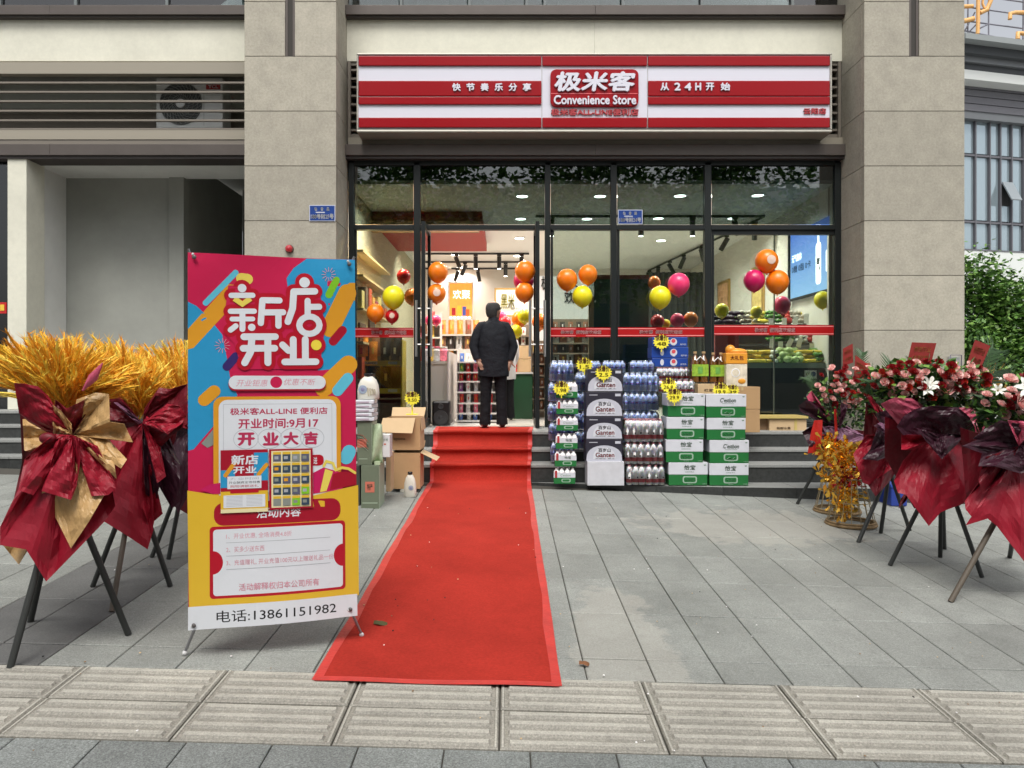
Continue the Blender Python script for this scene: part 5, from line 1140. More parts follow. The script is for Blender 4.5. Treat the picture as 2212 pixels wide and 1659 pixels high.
m1 = person('person', 'man in dark jacket and black trousers standing in the doorway, back to the street', X_(1066, Ym), Ym, ZL + .012, 1.60, M_cloth, M_tr, M_sk, M_hr, M_sh,
            dict(l=[(-.27, -.03, 1.08), (-.215, -.06, .885), (-.185, -.075, .835), (.3, -.2, -.1)], r=[(.27, -.01, 1.07), (.215, -.02, .88), (.20, -.03, .82), (-.1, .4, 0)]), .1, -.6)
m2 = person('person', 'person in white shirt and dark trousers mostly hidden behind the dark jacketed man', X_(1088, 11.6), 11.6, ZL, 1.52, M_shirt, M_tr, M_sk, M_hr, M_sh,
            dict(l=[(-.2, .08, 1.08), (-.12, .22, 1.0), (-.08, .27, 1.0)], r=[(.22, .06, 1.08), (.20, .16, .92), (.19, .2, .86)]), .2, .1)

# ------------------------------------------------------------------ goods stacked outside, right of the carpet
def q5(x, y): return 1152 + x * .2232, 713.2 + y * .2232
YF = 8.13
M_wb = mat('carton_white', (.60, .61, .66), .5, noise=(12, .04)); M_gb = mat('carton_green', (.014, .15, .035), .4); M_pg = mat('print_green', (.16, .24, .18), .5); M_lg = mat('print_pale_green', (.30, .42, .33), .5)
def wbox(x0, y0, x1, y1, Y, d, title, alt, label):
    (u0, v0), (u1, v1) = q5(x0, y0), q5(x1, y1); vm = v0 + (v1 - v0) * .53
    a = [X_(u0, Y), X_(u1, Y)]; zt, zm, zb = Z_(v0, Y), Z_(vm, Y), Z_(v1, Y) + .001
    t = thing('water_carton', label, 'carton', ((a[0] + a[1]) / 2, Y + d / 2, zb), 'green and white cartons of bottled water by the steps')
    MB().box(a[0], a[1], Y, Y + d, zm + .0008, zt, M_wb).build('lid', t, bevel=.004); MB().box(a[0] + .003, a[1] - .003, Y + .003, Y + d - .003, zb, zm, M_gb).build('base', t, bevel=.003)
    mb = MB(); um = (u0 + u1) / 2 + 4; fn = front(Y - .001)
    if title == '怡宝': ftext(mb, '怡宝', um - 13, v0 + 5, um + 12, v0 + 16, Y - .001, M_pg, .03, 0, .15); ftext(mb, '饮用纯净水', um - 11, v0 + 18.5, um + 9, v0 + 21.5, Y - .001, M_pg)
    else: ftext(mb, "C'estbon", um - 17, v0 + 8, um + 17, v0 + 18, Y - .001, M_pg, .03, 0, .15); fbox(mb, um - 13, v0 + 20, um + 13, v0 + 20.8, Y - .001, .0005, M_pg)
    mb.add([fn(u1 - 9, -(v0 + 4.5), 0), fn(u1 - 4.5, -(v0 + 4), 0), fn(u1 - 3, -(v0 + 6), 0), fn(u1 - 7, -(v0 + 7), 0)], [(0, 1, 2, 3)], M_pg)
    yg = Y + .002; fn = front(yg)
    mb.prism(rrect(um - 16, -(v1 - 5), um + 15, -(vm + 3), 4.5), lambda a, b, k: fn(a, b, k), .0012, M_lg); mb.prism(rrect(um - 13, -(v1 - 7.5), um + 12, -(vm + 5.5), 3), lambda a, b, k: fn(a, b, k), .0022, M_gb)
    if alt: mb.tube([fn(um - 9, -(v1 - 10), .003), fn(um - 3, -(v1 - 13), .003), fn(um + 3, -(v1 - 9), .003), fn(um + 8, -(v1 - 13), .003)], .008, M_lg, 6, flat=.1)
    else: ftext(mb, "C'estbon", um - 11, vm + 8.5, um + 10, v1 - 9.5, yg - .0025, M_lg, .01, 0, .1)
    ftext(mb, '纯净水', um - 6, v1 - 4, um + 6, v1 - 1.8, yg - .001, M_lg); ftext(mb, '24瓶装', u1 - 12, v1 - 4.5, u1 - 2, v1 - 2.3, yg - .001, M_lg); mb.build('print', t); return t
ord4 = ['topmost', 'second from top', 'third from top', 'bottom']
for k, (x0, x1, y0, y1) in enumerate(((1300, 1662, 615, 838), (1290, 1655, 842, 1056), (1283, 1645, 1060, 1280), (1310, 1688, 1282, 1503))):
    wbox(x0, y0, x1, y1, YF, .30, '怡宝', False, f'white and green water carton, {ord4[k]} in the stack beside the red bottle packs')
for k, (x0, x1, y0, y1) in enumerate(((1672, 2062, 620, 848), (1680, 2056, 850, 1062), (1706, 2088, 1065, 1288), (1704, 2084, 1290, 1505))):
    wbox(x0, y0, x1, y1, YF, .30, ("C'estbon", '怡宝', "C'estbon", '怡宝')[k], k in (0, 2), f'white and green water carton, {ord4[k]} in the outer stack by bare steps')
# black and white cartons
M_bb = mat('carton_navy', (.022, .020, .034), .45); M_sil = mat('carton_silver', (.50, .51, .58), .5); M_lr = mat('print_red', (.38, .035, .04), .5)
for k, (x0, y0, x1, y1) in enumerate(((525, 375, 866, 592), (510, 597, 864, 832), (512, 837, 862, 1052), (510, 1056, 864, 1270))):
    (u0, v0), (u1, v1) = q5(x0, y0), q5(x1, y1); Y = YF - .02; o = fbox(MB(), u0, v0, u1, v1, Y, .27, M_bb).build('water_carton', bevel=.004)
    tag(o, f'navy and silver water carton with arched label, {ord4[k]} of its kind', 'carton', 'navy and silver water cartons'); mb = MB(); um = (u0 + u1) / 2; h = v1 - v0; fn = front(Y - .0012)
    P = [(u0 + 1, -v1 + .6)] + [(um - (u1 - u0 - 2) / 2 * math.cos(math.pi * i / 14), -(v1 - 3 - h * .66 * math.sin(math.pi * i / 14) ** .7)) for i in range(15)] + [(u1 - 1, -v1 + .6)]
    mb.prism(P, lambda a, b, d: fn(a, b, d), .0006, M_sil); P = [(um - 24, -v1 + 5)] + [(um - 24 * math.cos(math.pi * i / 12), -(v1 - 5 - h * .52 * math.sin(math.pi * i / 12) ** .7)) for i in range(13)] + [(um + 24, -v1 + 5)]
    mb.prism(P, lambda a, b, d: fn(a, b, d), .0012, M_wb); ftext(mb, '百岁山', um - 13, v0 + h * .4, um + 14, v0 + h * .58, Y - .003, M_bb, .03); ftext(mb, 'Ganten', um - 19, v0 + h * .6, um + 22, v0 + h * .82, Y - .003, M_lr, .03)
    ftext(mb, '天然矿泉水', um - 20, v1 - 7.5, um + 24, v1 - 4.5, Y - .003, M_bb, 0); fbox(mb, u1 - 16, v0 + 4, u1 - 4, v0 + 9.5, Y - .002, .0008, M_sil); fbox(mb, u0 + 7, v0 + 6, u0 + 25, v0 + 7.6, Y - .002, .0008, M_sil); mb.build('print', o)
(u0, v0), (u1, v1) = q5(524, 1272), q5(880, 1505); o = fbox(MB(), u0, v0, u1, v1, YF - .05, .27, mat('plain_white_carton', (.56, .56, .60), .6, noise=(10, .08))).build('water_carton', bevel=.005); tag(o, 'plain white carton under the navy and silver water cartons', 'carton')
# shrink-wrapped bottle packs
M_film = glass('shrink_film', (.985, .985, 1), .14, 1.4, .35, boost=1.1)
M_bl = mat('bottle_blue', (.50, .62, .96), .15, spec=.8, noise=(60, .3), coat=.3, bump=(70, .3, .006), sss=.5); M_blc = mat('bottle_blue_cap', (.66, .74, .88), .25); M_bll = mat('bottle_blue_label', (.26, .36, .78), .25, noise=(50, .4))
M_cl = mat('bottle_clear', (.84, .84, .86), .12, spec=.8, noise=(60, .15), coat=.3, bump=(70, .3, .006), sss=.5); M_clc = mat('bottle_pink_cap', (.55, .25, .28), .4); M_wl = mat('label_white', (.84, .82, .82), .45); M_rl = mat('label_red', (.62, .07, .09), .45)
M_gl = mat('label_green', (.02, .13, .05), .4)
def bottle(kind, h, r, n=10):
    mb = MB()
    if kind == 'blue': pr = [(r * .8, 0, M_bl), (r, h * .04, M_bl), (r * .97, h * .26, M_bl), (r, h * .34, M_bll), (r, h * .5, M_bl), (r * .97, h * .56, M_bl), (r, h * .66, M_bl), (r * .85, h * .78, M_bl), (r * .4, h * .89, M_blc), (r * .42, h * .9, M_blc), (r * .42, h * .98, M_blc), (0, h)]
    elif kind == 'clear': pr = [(r * .8, 0, M_cl), (r, h * .05, M_cl), (r * .97, h * .12, M_rl), (r, h * .125, M_rl), (r, h * .3, M_wl), (r, h * .45, M_cl), (r * .97, h * .5, M_cl), (r * .95, h * .66, M_cl), (r * .7, h * .82, M_cl), (r * .38, h * .9, M_clc), (r * .42, h * .905, M_clc), (r * .42, h * .985, M_clc), (0, h)]
    else: pr = [(r * .8, 0, M_gl), (r, h * .03, M_gl), (r, h * .40, M_wl), (r, h * .74, M_wl), (r * .75, h * .84, M_wl), (r * .4, h * .9, M_wl), (r * .44, h * .985, M_wl), (0, h)]
    mb.lathe((0, 0, 0), pr, M_cl, n)
    if kind == 'clear': mb.lathe((0, -r * .995, h * .37), [(r * .28, 0), (0, .001)], M_black, 8, axis='y')
    if kind == 'blue': mb.ball((0, -r * .9, h * .42), r * .45, mat('label_purple', (.12, .03, .25), .4), 8, 5, (1.2, .3, .45))
    o = mb.build('bottle', origin=(0, 0, 0)); OFF[o.name] = Vector(); return o
bproto = {}
def pack(kind, x0, y0, x1, y1, Y, nx, ny, label, grp, film=True, yaw=0):
    (u0, v0), (u1, v1) = q5(x0, y0), q5(x1, y1); a, b = X_(u0, Y), X_(u1, Y); zb, zt = Z_(v1, Y), Z_(v0, Y); r = (b - a) / nx / 2; h = zt - zb - .004
    k = (kind, round(r, 3), round(h, 3))
    if k not in bproto: bproto[k] = bottle(kind, h, r * 1.03)
    t = thing('bottle_pack', label, 'bottle pack', ((a + b) / 2, Y + r * ny, zb), grp); d = r * 2 * ny
    for j in range(ny):
        for i in range(nx - (j % 2)): put(bproto[k], t, (a + r + (i + (j % 2) * .5) * 2 * r + random.uniform(-.003, .003), Y + r + j * 1.8 * r, zb + .002), (random.uniform(-.03, .03), random.uniform(-.03, .03), random.uniform(-.5, .5)), name='bottle')
    if film: 
        mb = MB(); e = .004; P = []
        for z, q in ((zb + .001, .01), (zb + .02, -e), (zb + h * .5, .002), (zb + h * .78, -e), (zb + h * .93, .012), (zb + h * 1.0 + .003, .05)):
            P.append([(a + q, Y + q, z), ((a + b) / 2, Y + q - .002, z), (b - q, Y + q, z), (b - q, Y + d - q, z), (a + q, Y + d - q, z), (a + q, Y + q, z)])
        mb.grid(P, M_film, True); mb.add(P[-1][:5], [(0, 1, 2, 3, 4)], M_film); mb.build('shrink_wrap', t)
    return t
for k, (y0, y1) in enumerate(((855, 1080), (1085, 1295), (1302, 1500))):
    pack('clear', (882, 886, 900)[k], y0, (1262, 1266, 1278)[k], y1, YF, 6, 3, f'pack of clear water bottles with red labels, {("upper", "middle", "bottom")[k]} of three in front', 'packs of clear water bottles with red labels')
pack('clear', 1190, 357, 1512, 482, 8.75, 6, 3, 'pack of clear bottles directly under the blue cartons', 'packs of clear water bottles with red labels'); pack('clear', 1212, 476, 1560, 612, 8.50, 6, 2, 'pack of clear bottles with yellow price tag above the white green cartons', 'packs of clear water bottles with red labels')
g_ys = ((490, 658), (664, 815), (822, 975), (992, 1152), (1160, 1322), (1326, 1490))
for k, (y0, y1) in enumerate(g_ys):
    x = (218, 224, 222, 218, 208, 196)[k]; t = pack('green', x, y0 + 8, x + 212, y1, YF - .03, 4, 2, f'small green white water bottle pack, number {k + 1} from top of the narrow stack'.replace('number 1 from', 'at').replace('number 2 from top', 'second from top').replace('number 3 from top', 'third from top').replace('number 4 from top', 'fourth from top').replace('number 5 from top', 'fifth from top').replace('number 6 from top', 'lowest'), 'small green and white bottle packs', False)
    (u0, v0), (u1, v1) = q5(x, y0 + 8), q5(x + 212, y1); h = v1 - v0; Y = YF - .035
    mb = MB(); fbox(mb, u0 + .5, v0 + h * .3, u1 - .5, v0 + h * .6, Y, .003, M_wb); fbox(mb, u0 + .5, v0 + h * .6, u1 - .5, v1 - 1, Y, .003, M_gb); fbox(mb, u0 + 3, v0 + h * .16, u0 + 8, v0 + h * .6, Y - .003, .003, M_lr)
    um = u0 + 27; 
    (ftext(mb, "C'estbon", um - 12, v0 + h * .38, um + 10, v0 + h * .52, Y - .001, M_pg) if k in (1, 2, 5) else ftext(mb, '怡宝', um - 6, v0 + h * .34, um + 8, v0 + h * .52, Y - .001, M_pg, .02)); fn = front(Y - .001)
    mb.prism(rrect(um - 10, -(v1 - 4), um + 10, -(v0 + h * .66), 3), lambda a, b, d: fn(a, b, d), .0006, M_lg); mb.prism(rrect(um - 7.5, -(v1 - 5.5), um + 7.5, -(v0 + h * .71), 2), lambda a, b, d: fn(a, b, d), .0012, M_gb); mb.build('printed_band', t)
# blue packs: a leaning column at the left, a row behind, a wide stack in the middle
lay5 = [(290, 492), (495, 690), (695, 880), (885, 1070), (1075, 1275)]
for k, (y0, y1) in enumerate(lay5): pack('blue', (160, 148, 142, 150, 170)[k], y0, (392, 396, 400, 400, 400)[k], y1, 8.46, 4, 2, f'blue water bottle pack, {("topmost", "second from top", "middle", "fourth from top", "bottom")[k]} in the far left blue column', 'blue water bottle packs')
for k, (y0, y1) in enumerate(((410, 590), (592, 775), (780, 960), (965, 1150))): pack('blue', 400, y0, 520, y1, 8.52, 2, 2, f'narrow blue bottle pack between the stacks, {("top", "second", "third", "lowest")[k]}', 'blue water bottle packs')
pack('blue', 440, 295, 660, 415, 8.82, 4, 2, 'blue bottle pack at the back above the navy cartons, left one', 'blue water bottle packs'); pack('blue', 672, 292, 895, 412, 8.82, 4, 2, 'blue bottle pack at the back above the navy cartons, right one', 'blue water bottle packs'); pack('blue', 935, 292, 1172, 410, 8.82, 4, 2, 'blue bottle pack at the back beside the blue cartons', 'blue water bottle packs')
for k, (y0, y1) in enumerate(((408, 595), (597, 778), (780, 960), (965, 1120))): pack('blue', 868, y0, 1214, y1, 8.46, 6, 2, f'wide blue bottle pack over the red label packs, {("topmost", "second from top", "third from top", "lowest")[k]}', 'blue water bottle packs')
for o in bproto.values(): bpy.data.objects.remove(o)
# blue cartons
M_bc = mat('carton_blue', (.012, .055, .30), .4)
for k, (x0, x1, y0, y1) in enumerate(((1150, 1492, 66, 160), (1145, 1500, 163, 268), (1150, 1495, 271, 352))):
    (u0, v0), (u1, v1) = q5(x0, y0), q5(x1, y1); Y = 8.85; o = fbox(MB(), u0, v0, u1, v1, Y, .26, M_bc).build('milk_carton', bevel=.004); tag(o, f'blue carton with round white emblem, {("top", "middle", "bottom")[k]} of the three behind the bottles', 'carton', 'blue cartons behind the bottle packs')
    mb = MB(); c = (u0 + u1) / 2 + 8; mb.lathe(W(c, (v0 + v1) / 2, Y - .001), [(.042, 0), (0, .001)], M_wb, 16, axis='y'); fbox(mb, c - 2, (v0 + v1) / 2 + 1, c + 3, v1 - 3, Y - .003, .001, M_wb); mb.lathe(W(c, (v0 + v1) / 2 - 2, Y - .003), [(.024, 0), (0, .001)], M_rl, 12, axis='y'); mb.lathe(W(c - 25, (v0 + v1) / 2, Y - .001), [(.022, 0), (0, .001)], M_wb, 12, axis='y', sy=1.7)
    ftext(mb, '纯牛奶', u1 - 16, v1 - 7, u1 - 3, v1 - 3, Y - .002, M_wb); mb.build('print', o)
# brown cartons behind, oil bottles, orange bucket bag
def kart(x0, y0, x1, y1, Y, d, label, m=M_card, t=None): (u0, v0), (u1, v1) = q5(x0, y0), q5(x1, y1); return carton(u0, v0, u1, v1, Y, d, label, m, t)
kart(1850, 548, 2196, 765, 8.62, .4, 'brown carton behind the white green stacks, upper one'); kart(1850, 768, 2194, 990, 8.62, .4, 'brown carton behind the white green stacks, lower one')
kart(1592, 520, 1845, 640, 8.62, .4, 'brown carton with red seal under the oil bottles', M_cardl, '红富士')
fbox(MB(), *q5(1592, 645), *q5(1845, 990), 8.62, .4, M_card).build('cardboard_carton'); tag(bpy.data.objects['cardboard_carton.%03d' % (len([o for o in bpy.data.objects if o.name.startswith('cardboard_carton')]) - 1)], 'tall brown carton hidden low behind the white green water cartons', 'carton')
M_oil = mat('oil_amber', (.14, .055, .008), .12, spec=.8, coat=.5); M_olab = mat('oil_label', (.26, .42, .04), .4, noise=(30, .4))
for k, (x0, x1, y0, y1) in enumerate(((1534, 1700, 205, 505), (1712, 1862, 215, 505))):
    (u0, v0), (u1, v1) = q5(x0, y0), q5(x1, y1); Y = 8.7; t = thing('oil_jugs', f'pair of amber cooking oil bottles with green label, {("left", "right beside the orange bag")[k]}', 'oil bottle', W((u0 + u1) / 2, v1, Y)); t.name = 'oil_bottle'; OFF[t.name] = W((u0 + u1) / 2, v1, Y); r = (X_(u1, Y) - X_(u0, Y)) / 4; h = Z_(v0, Y) - Z_(v1, Y)
    for s in (-1, 1):
        c = W((u0 + u1) / 2, v1, Y) + Vector((s * r, r, 0)); MB().lathe(c, [(r * .8, 0), (r, .01), (r, h * .6), (r * .9, h * .72), (r * .4, h * .86), (r * .3, h * .9), (r * .3, h * .93)], M_oil, 12).lathe(c, [(r * .42, h * .93), (r * .42, h), (0, h * 1.0)], mat('oil_cap', (.45, .30, .15), .3), 10).build('bottle', t)
    fbox(MB(), u0 + .8, v0 + (v1 - v0) * .42, u1 - .8, v0 + (v1 - v0) * .8, Y - .004, .01, M_olab).build('label', t)
    mb = MB(); um = (u0 + u1) / 2; fbox(mb, um - 5, v0 + (v1 - v0) * .5, um + 5, v0 + (v1 - v0) * .72, Y - .006, .002, gm['green']); mb.tube([W(um - 9, v0 + 20, Y), W(um, v0 + 11, Y), W(um + 9, v0 + 20, Y)], .006, M_wl, 6); mb.build('handle', t)
(u0, v0), (u1, v1) = q5(1868, 165), q5(2072, 548); Y = 8.62
t = thing('gift_tub', 'orange and white snack tub with orange top standing on the brown carton', 'tub', W((u0 + u1) / 2, v1, Y)); M_or = mat('tub_orange', (.72, .30, .03), .35, noise=(8, .12)); M_cr = mat('tub_cream', (.70, .62, .48), .4, noise=(12, .3))
fbox(MB(), u0, v0 + 36, u1, v1, Y, .2, M_cr).build('body', t, bevel=.008); fbox(MB(), u0 - .5, v0 + 12, u1 + .5, v0 + 36, Y - .006, .21, M_or).build('lid', t, bevel=.008); mb = MB(); mb.ball(W((u0 + u1) / 2, v0 + 10, Y + .1), .12, M_or, 12, 8, (1, .7, .35)); mb.ball(W((u0 + u1) / 2 - 14, v0 + 6, Y + .1), .06, M_or, 8, 6); mb.build('wrapped_top', t)
mb = MB(); ftext(mb, '大礼包', u0 + 9, v0 + 18, u1 - 8, v0 + 28, Y - .008, M_lr, .02); mb.lathe(W(u0 + 20, v0 + 55, Y - .001), [(.05, 0), (.04, .002)], M_wl, 14, axis='y'); mb.ball(W(u1 - 12, v1 - 12, Y), .045, M_or, 10, 6, (1, .15, .7)); mb.build('print', t)
# yellow price bursts
M_by = mat('burst_yellow', (.88, .78, .05), .5); M_bt = mat('burst_brown', (.20, .07, .05), .5); M_bgold = mat('burst_gold', (.45, .33, .03), .5)
def burst(u, v, r, Y, label, price='1.98'):
    o = MB(); fn = front(Y); P = []
    for k in range(32): a = 2 * math.pi * k / 32; rr = r * (1 if k % 2 else .78); P.append((u + rr * 1.08 * math.cos(a), -v + rr * .95 * math.sin(a)))
    o.prism(P, lambda a, b, d: fn(a, b, d), .003, M_by); o = o.build('price_burst'); tag(o, label, 'price tag', 'yellow star shaped price tags')
    mb = MB(); fbox(mb, u - r * .06, v + r * .7, u + r * .06, v + r * 1.25, Y + .001, .002, M_by)
    ftext(mb, '惊爆价', u - r * .75, v - r * .85, u + r * .75, v - r * .1, Y - .004, M_bt, .04); ftext(mb, price, u - r * .6, v + r * .02, u + r * .6, v + r * .5, Y - .004, M_bgold, .03); mb.build('lettering', o)
for x, y, Y, lb, pr_ in ((495, 335, 8.40, 'on the blue packs beside the navy cartons', '1.5'), (680, 412, 8.08, 'on top of the navy and silver cartons', '2.5'), (272, 562, 8.06, 'on the narrow green bottle stack', '1.98'), (1240, 112, 8.80, 'on the blue milk cartons', '48'), (1308, 532, 8.44, 'on the upper clear bottle pack', '26.8'), (1366, 632, 8.09, 'at the corner of the left white green stack', '29.9'), (1815, 578, 8.5, 'on the brown carton below the oil bottles', '19.9'), (1930, 582, 8.52, 'beside another tag, below the orange tub', '39')):
    u, v = q5(x, y); burst(u, v, 17.5 if x != 1930 else 14, Y, 'yellow star price tag ' + lb, pr_)
# flat carton on the landing, blue crate
t = thing('open_carton', 'low brown and yellow fruit carton on the landing before the wide pane', 'carton', W(1695, 936, 9.35)); Yq = 9.35
fbox(MB(), 1662, 906, 1742, 936, Yq, .36, M_cardl).build('body', t); mb = MB(); fbox(mb, 1640, 899, 1746, 904, Yq - .03, .42, mat('carton_gold', (.52, .40, .13), .5)); mb.build('lid', t); mb = MB(); fbox(mb, 1663, 931, 1742, 935.9, Yq - .003, .002, MATS['carton_gold']); fbox(mb, 1716, 905, 1722, 936, Yq - .003, .002, MATS['carton_gold']); ftext(mb, '新鲜水果', 1678, 922, 1708, 928, Yq - .003, M_cardd, .02); mb.build('print', t)
MB().box(X_(1640, Yq), X_(1662, Yq) - .002, Yq + .06, Yq + .36, Z_(930, Yq), Z_(905, Yq), M_cardd).build('flap', t)
o = MB().box(X_(1925, 7.7), X_(1960, 7.7), 7.7, 7.95, gz(3.9, 7.8), gz(3.9, 7.8) + .22, mat('crate_blue', (.015, .04, .25), .45)).build('blue_box', bevel=.01); tag(o, 'blue plastic box on the paving behind the flower stands', 'box')
MB().box(X_(1925, 7.7) - .006, X_(1960, 7.7) + .006, 7.694, 7.956, gz(3.9, 7.8) + .19, gz(3.9, 7.8) + .215, mat('crate_rim', (.02, .06, .32), .4)).build('rim', o)

# ------------------------------------------------------------------ goods left of the carpet
def q8(x, y): return 713.2 + x * .2149, 795.5 + y * .2149
YG = 6.98; zg = gz(-1.25, 7.05)
M_gg = mat('gift_box_green', (.125, .15, .10), .6, noise=(10, .08)); M_gg2 = mat('gift_box_pale', (.33, .40, .30), .6); M_ora = mat('print_coral', (.52, .14, .09), .6)
def gbox(x0, y0, x1, y1, Y, d, label, m=M_gg, ms=None, art=None):
    (u0, v0), (u1, v1) = q8(x0, y0), q8(x1, y1); zb = Z_(v1, Y); o = thing('gift_box', label, 'gift box', W((u0 + u1) / 2, v1, Y)); MB().box(X_(u0, Y), X_(u1, Y), Y, Y + d, zb, Z_(v0, Y), m).build('body', o, bevel=.004)
    if ms: MB().box(X_(u1, Y) + .0005, X_(u1, Y) + .003, Y + .004, Y + d - .004, zb + .004, Z_(v0, Y) - .004, ms).build('side_print', o)
    if art: mb = MB(); art(mb, u0, v0, u1, v1, Y); mb.build('print', o)
    return o
def a1(mb, u0, v0, u1, v1, Y):
    fbox(mb, u0 + 9, v0 + 35, u0 + 29, v0 + 58, Y - .0015, .001, M_ora); ftext(mb, '特产', u0 + 13, v0 + 39, u0 + 25, v0 + 54, Y - .0028, M_gg, .02); fbox(mb, u0 + 3, v1 - 14, u1 - 3, v1 - 12, Y - .0015, .001, M_gg2)
gbox(310, 978, 490, 1415, YG, .30, 'tall green gift box with coral square print standing on the paving', M_gg, M_gg2, a1)
def a2(mb, u0, v0, u1, v1, Y):
    for k in range(5): mb.tube([W(u0, v0 + 28 + k * 5, Y - .002), W(u0 + 12, v0 + 30 + k * 6, Y - .002), W(u0 + 24, v0 + 44 + k * 5, Y - .002)], .006, (M_ora, M_gg2, M_black)[k % 3], 4, flat=.15)
    fbox(mb, u0 + 4, v0 + 80, u0 + 22, v0 + 81.5, Y - .0015, .001, M_gg2); fbox(mb, u0, v0 + 38, u0 + 20, v0 + 56, Y - .001, .0006, M_ora)
gbox(272, 535, 415, 974, YG + .02, .28, 'green gift box with coral leaf print resting on the lower box', M_gg, M_gg2, a2)
gbox(560, 850, 612, 1240, 7.35, .2, 'slim pale cardboard box behind the green gift boxes', M_cardl)
gbox(225, 980, 300, 1412, YG + .1, .25, 'dark green gift box behind the banner edge', mat('gift_box_dark', (.05, .055, .045), .6))
# green net bag side
t = MB(); M_bagc = mat('pale_green_bag', (.38, .46, .30), .5, noise=(20, .2)); P = []
for i in range(6): P.append([W(*q8(415 + j * 28 + 6 * math.sin(i * 2 + j), 560 + i * 78 + 8 * math.sin(j * 2)), YG + .05 + .03 * math.sin(i + j * 1.3)) for j in range(5)])
t.grid(P[::-1], M_bagc); t = t.build('carrier_bag', solid=.004); tag(t, 'crumpled pale green carrier bag hanging at the side of the gift boxes', 'bag')
mb = MB(); mb.box(X_(q8(440, 0)[0], YG), X_(q8(500, 0)[0], YG), YG + .02, YG + .25, Z_(q8(0, 975)[1], YG), Z_(q8(0, 940)[1], YG), MATS['pale_green_bag']); o = mb.build('wrapped_packet'); tag(o, 'flat pale green wrapped packet on top of the lower gift box', 'packet')
o = gbox(492, 668, 600, 895, YG + .08, .16, 'small white box with black square mark beside the gift boxes', mat('box_white', (.62, .62, .62), .5), None, lambda mb, u0, v0, u1, v1, Y: (fbox(mb, u0 + 3, v0 + 18, u0 + 8, v0 + 24, Y - .0015, .001, M_black), ftext(mb, '洗衣液', u0 + 3, v0 + 8, u1 - 4, v0 + 14, Y - .0015, M_pg), fbox(mb, u0 + 10, v0 + 19, u0 + 15, v0 + 22, Y - .0015, .001, M_ora)))
for k in range(5):
    y0 = 315 + k * 42; o = MB().rbox(W(*q8(362 - (k % 2) * 4, y0 + 20), YG + .13), ((.178 - .004 * (k % 2)), .26, .036), mat('tissue_white', (.62, .64, .68), .5), Matrix.Rotation(.05 * (-1) ** k, 3, 'Z')).build('tissue_pack', bevel=.006)
    tag(o, f'flat white packet in the pile under the detergent jug, {("topmost", "second from top", "middle", "fourth from top", "bottom")[k]}', 'packet', 'flat white packets in a pile')
    c = W(*q8(362, y0 + 20), YG + .13); MB().box(c.x - .07, c.x + .05, c.y - .134, c.y - .132, c.z - .008, c.z + .004, mat('tissue_mark', (.42, .34, .42), .5)).build('print', o)
def jug(cx, cy, z, h, w, label, handle=True, mark=True, grp=None):
    t = thing('detergent_bottle', label, 'detergent bottle', (cx, cy, z), grp); M_j = mat('jug_cream', (.66, .64, .56), .35); d = w * .5
    pr = [(0, .46, .40), (.04, .5, .46), (.3, .5, .46), (.55, .46, .44), (.75, .36, .36), (.86, .22, .24), (.9, .16, .18)]
    P = [[(cx + w * a * math.copysign(abs(math.cos(2 * math.pi * j / 16)) ** .7, math.cos(2 * math.pi * j / 16)), cy + d * b * 1.4 * math.copysign(abs(math.sin(2 * math.pi * j / 16)) ** .7, math.sin(2 * math.pi * j / 16)), z + h * zz) for j in range(17)] for zz, a, b in pr]
    MB().grid(P, M_j).build('bottle', t); MB().lathe((cx, cy, z + h * .9), [(w * .19, 0), (w * .2, h * .08), (w * .17, h * .1), (0, h * .1)], mat('cap_black', (.012, .012, .014), .35), 14).build('cap', t)
    if handle: 
        mb = MB()
        for k in range(4): mb.tube([(cx + w * (.06 + .1 * k), cy - d * .62, z + h * (.12 + .03 * k)), (cx + w * (.02 + .1 * k), cy - d * .60, z + h * (.45 - .02 * k))], .008, mat('jug_shadow', (.42, .38, .28), .5), 6)
        mb.build('handle', t)
    if mark: mb = MB(); mb.lathe((cx - (w * .2 if handle else -w * .1), cy - d * .64, z + h * .38), [(w * .2, 0), (w * .19, .004), (0, .006)], mat('mark_blue', (.30, .36, .46), .4), 16, axis='y'); mb.lathe((cx - (w * .2 if handle else -w * .1), cy - d * .64 - .006, z + h * .38), [(w * .09, 0), (0, .004)], mat('mark_violet', (.22, .22, .36), .4), 12, axis='y'); mb.build('label', t)
    return t
c = W(*q8(385, 310), YG + .13); jug(c.x, c.y, c.z, .24, .205, 'large cream detergent jug with black cap on the white packets')
for k, (x, y, h) in enumerate(((757, 1262, .235), (800, 1312, .255))):
    u, v = q8(x, y); Y = gY(u, v - 3); jug(X_(u, Y), Y + .03, gz(X_(u, Y), Y), h * .98, .125, ('rear cream detergent bottle on the paving beside the open carton', 'front cream detergent bottle on the paving nearest the carpet')[k], False, k == 1, 'cream detergent bottles on the paving')
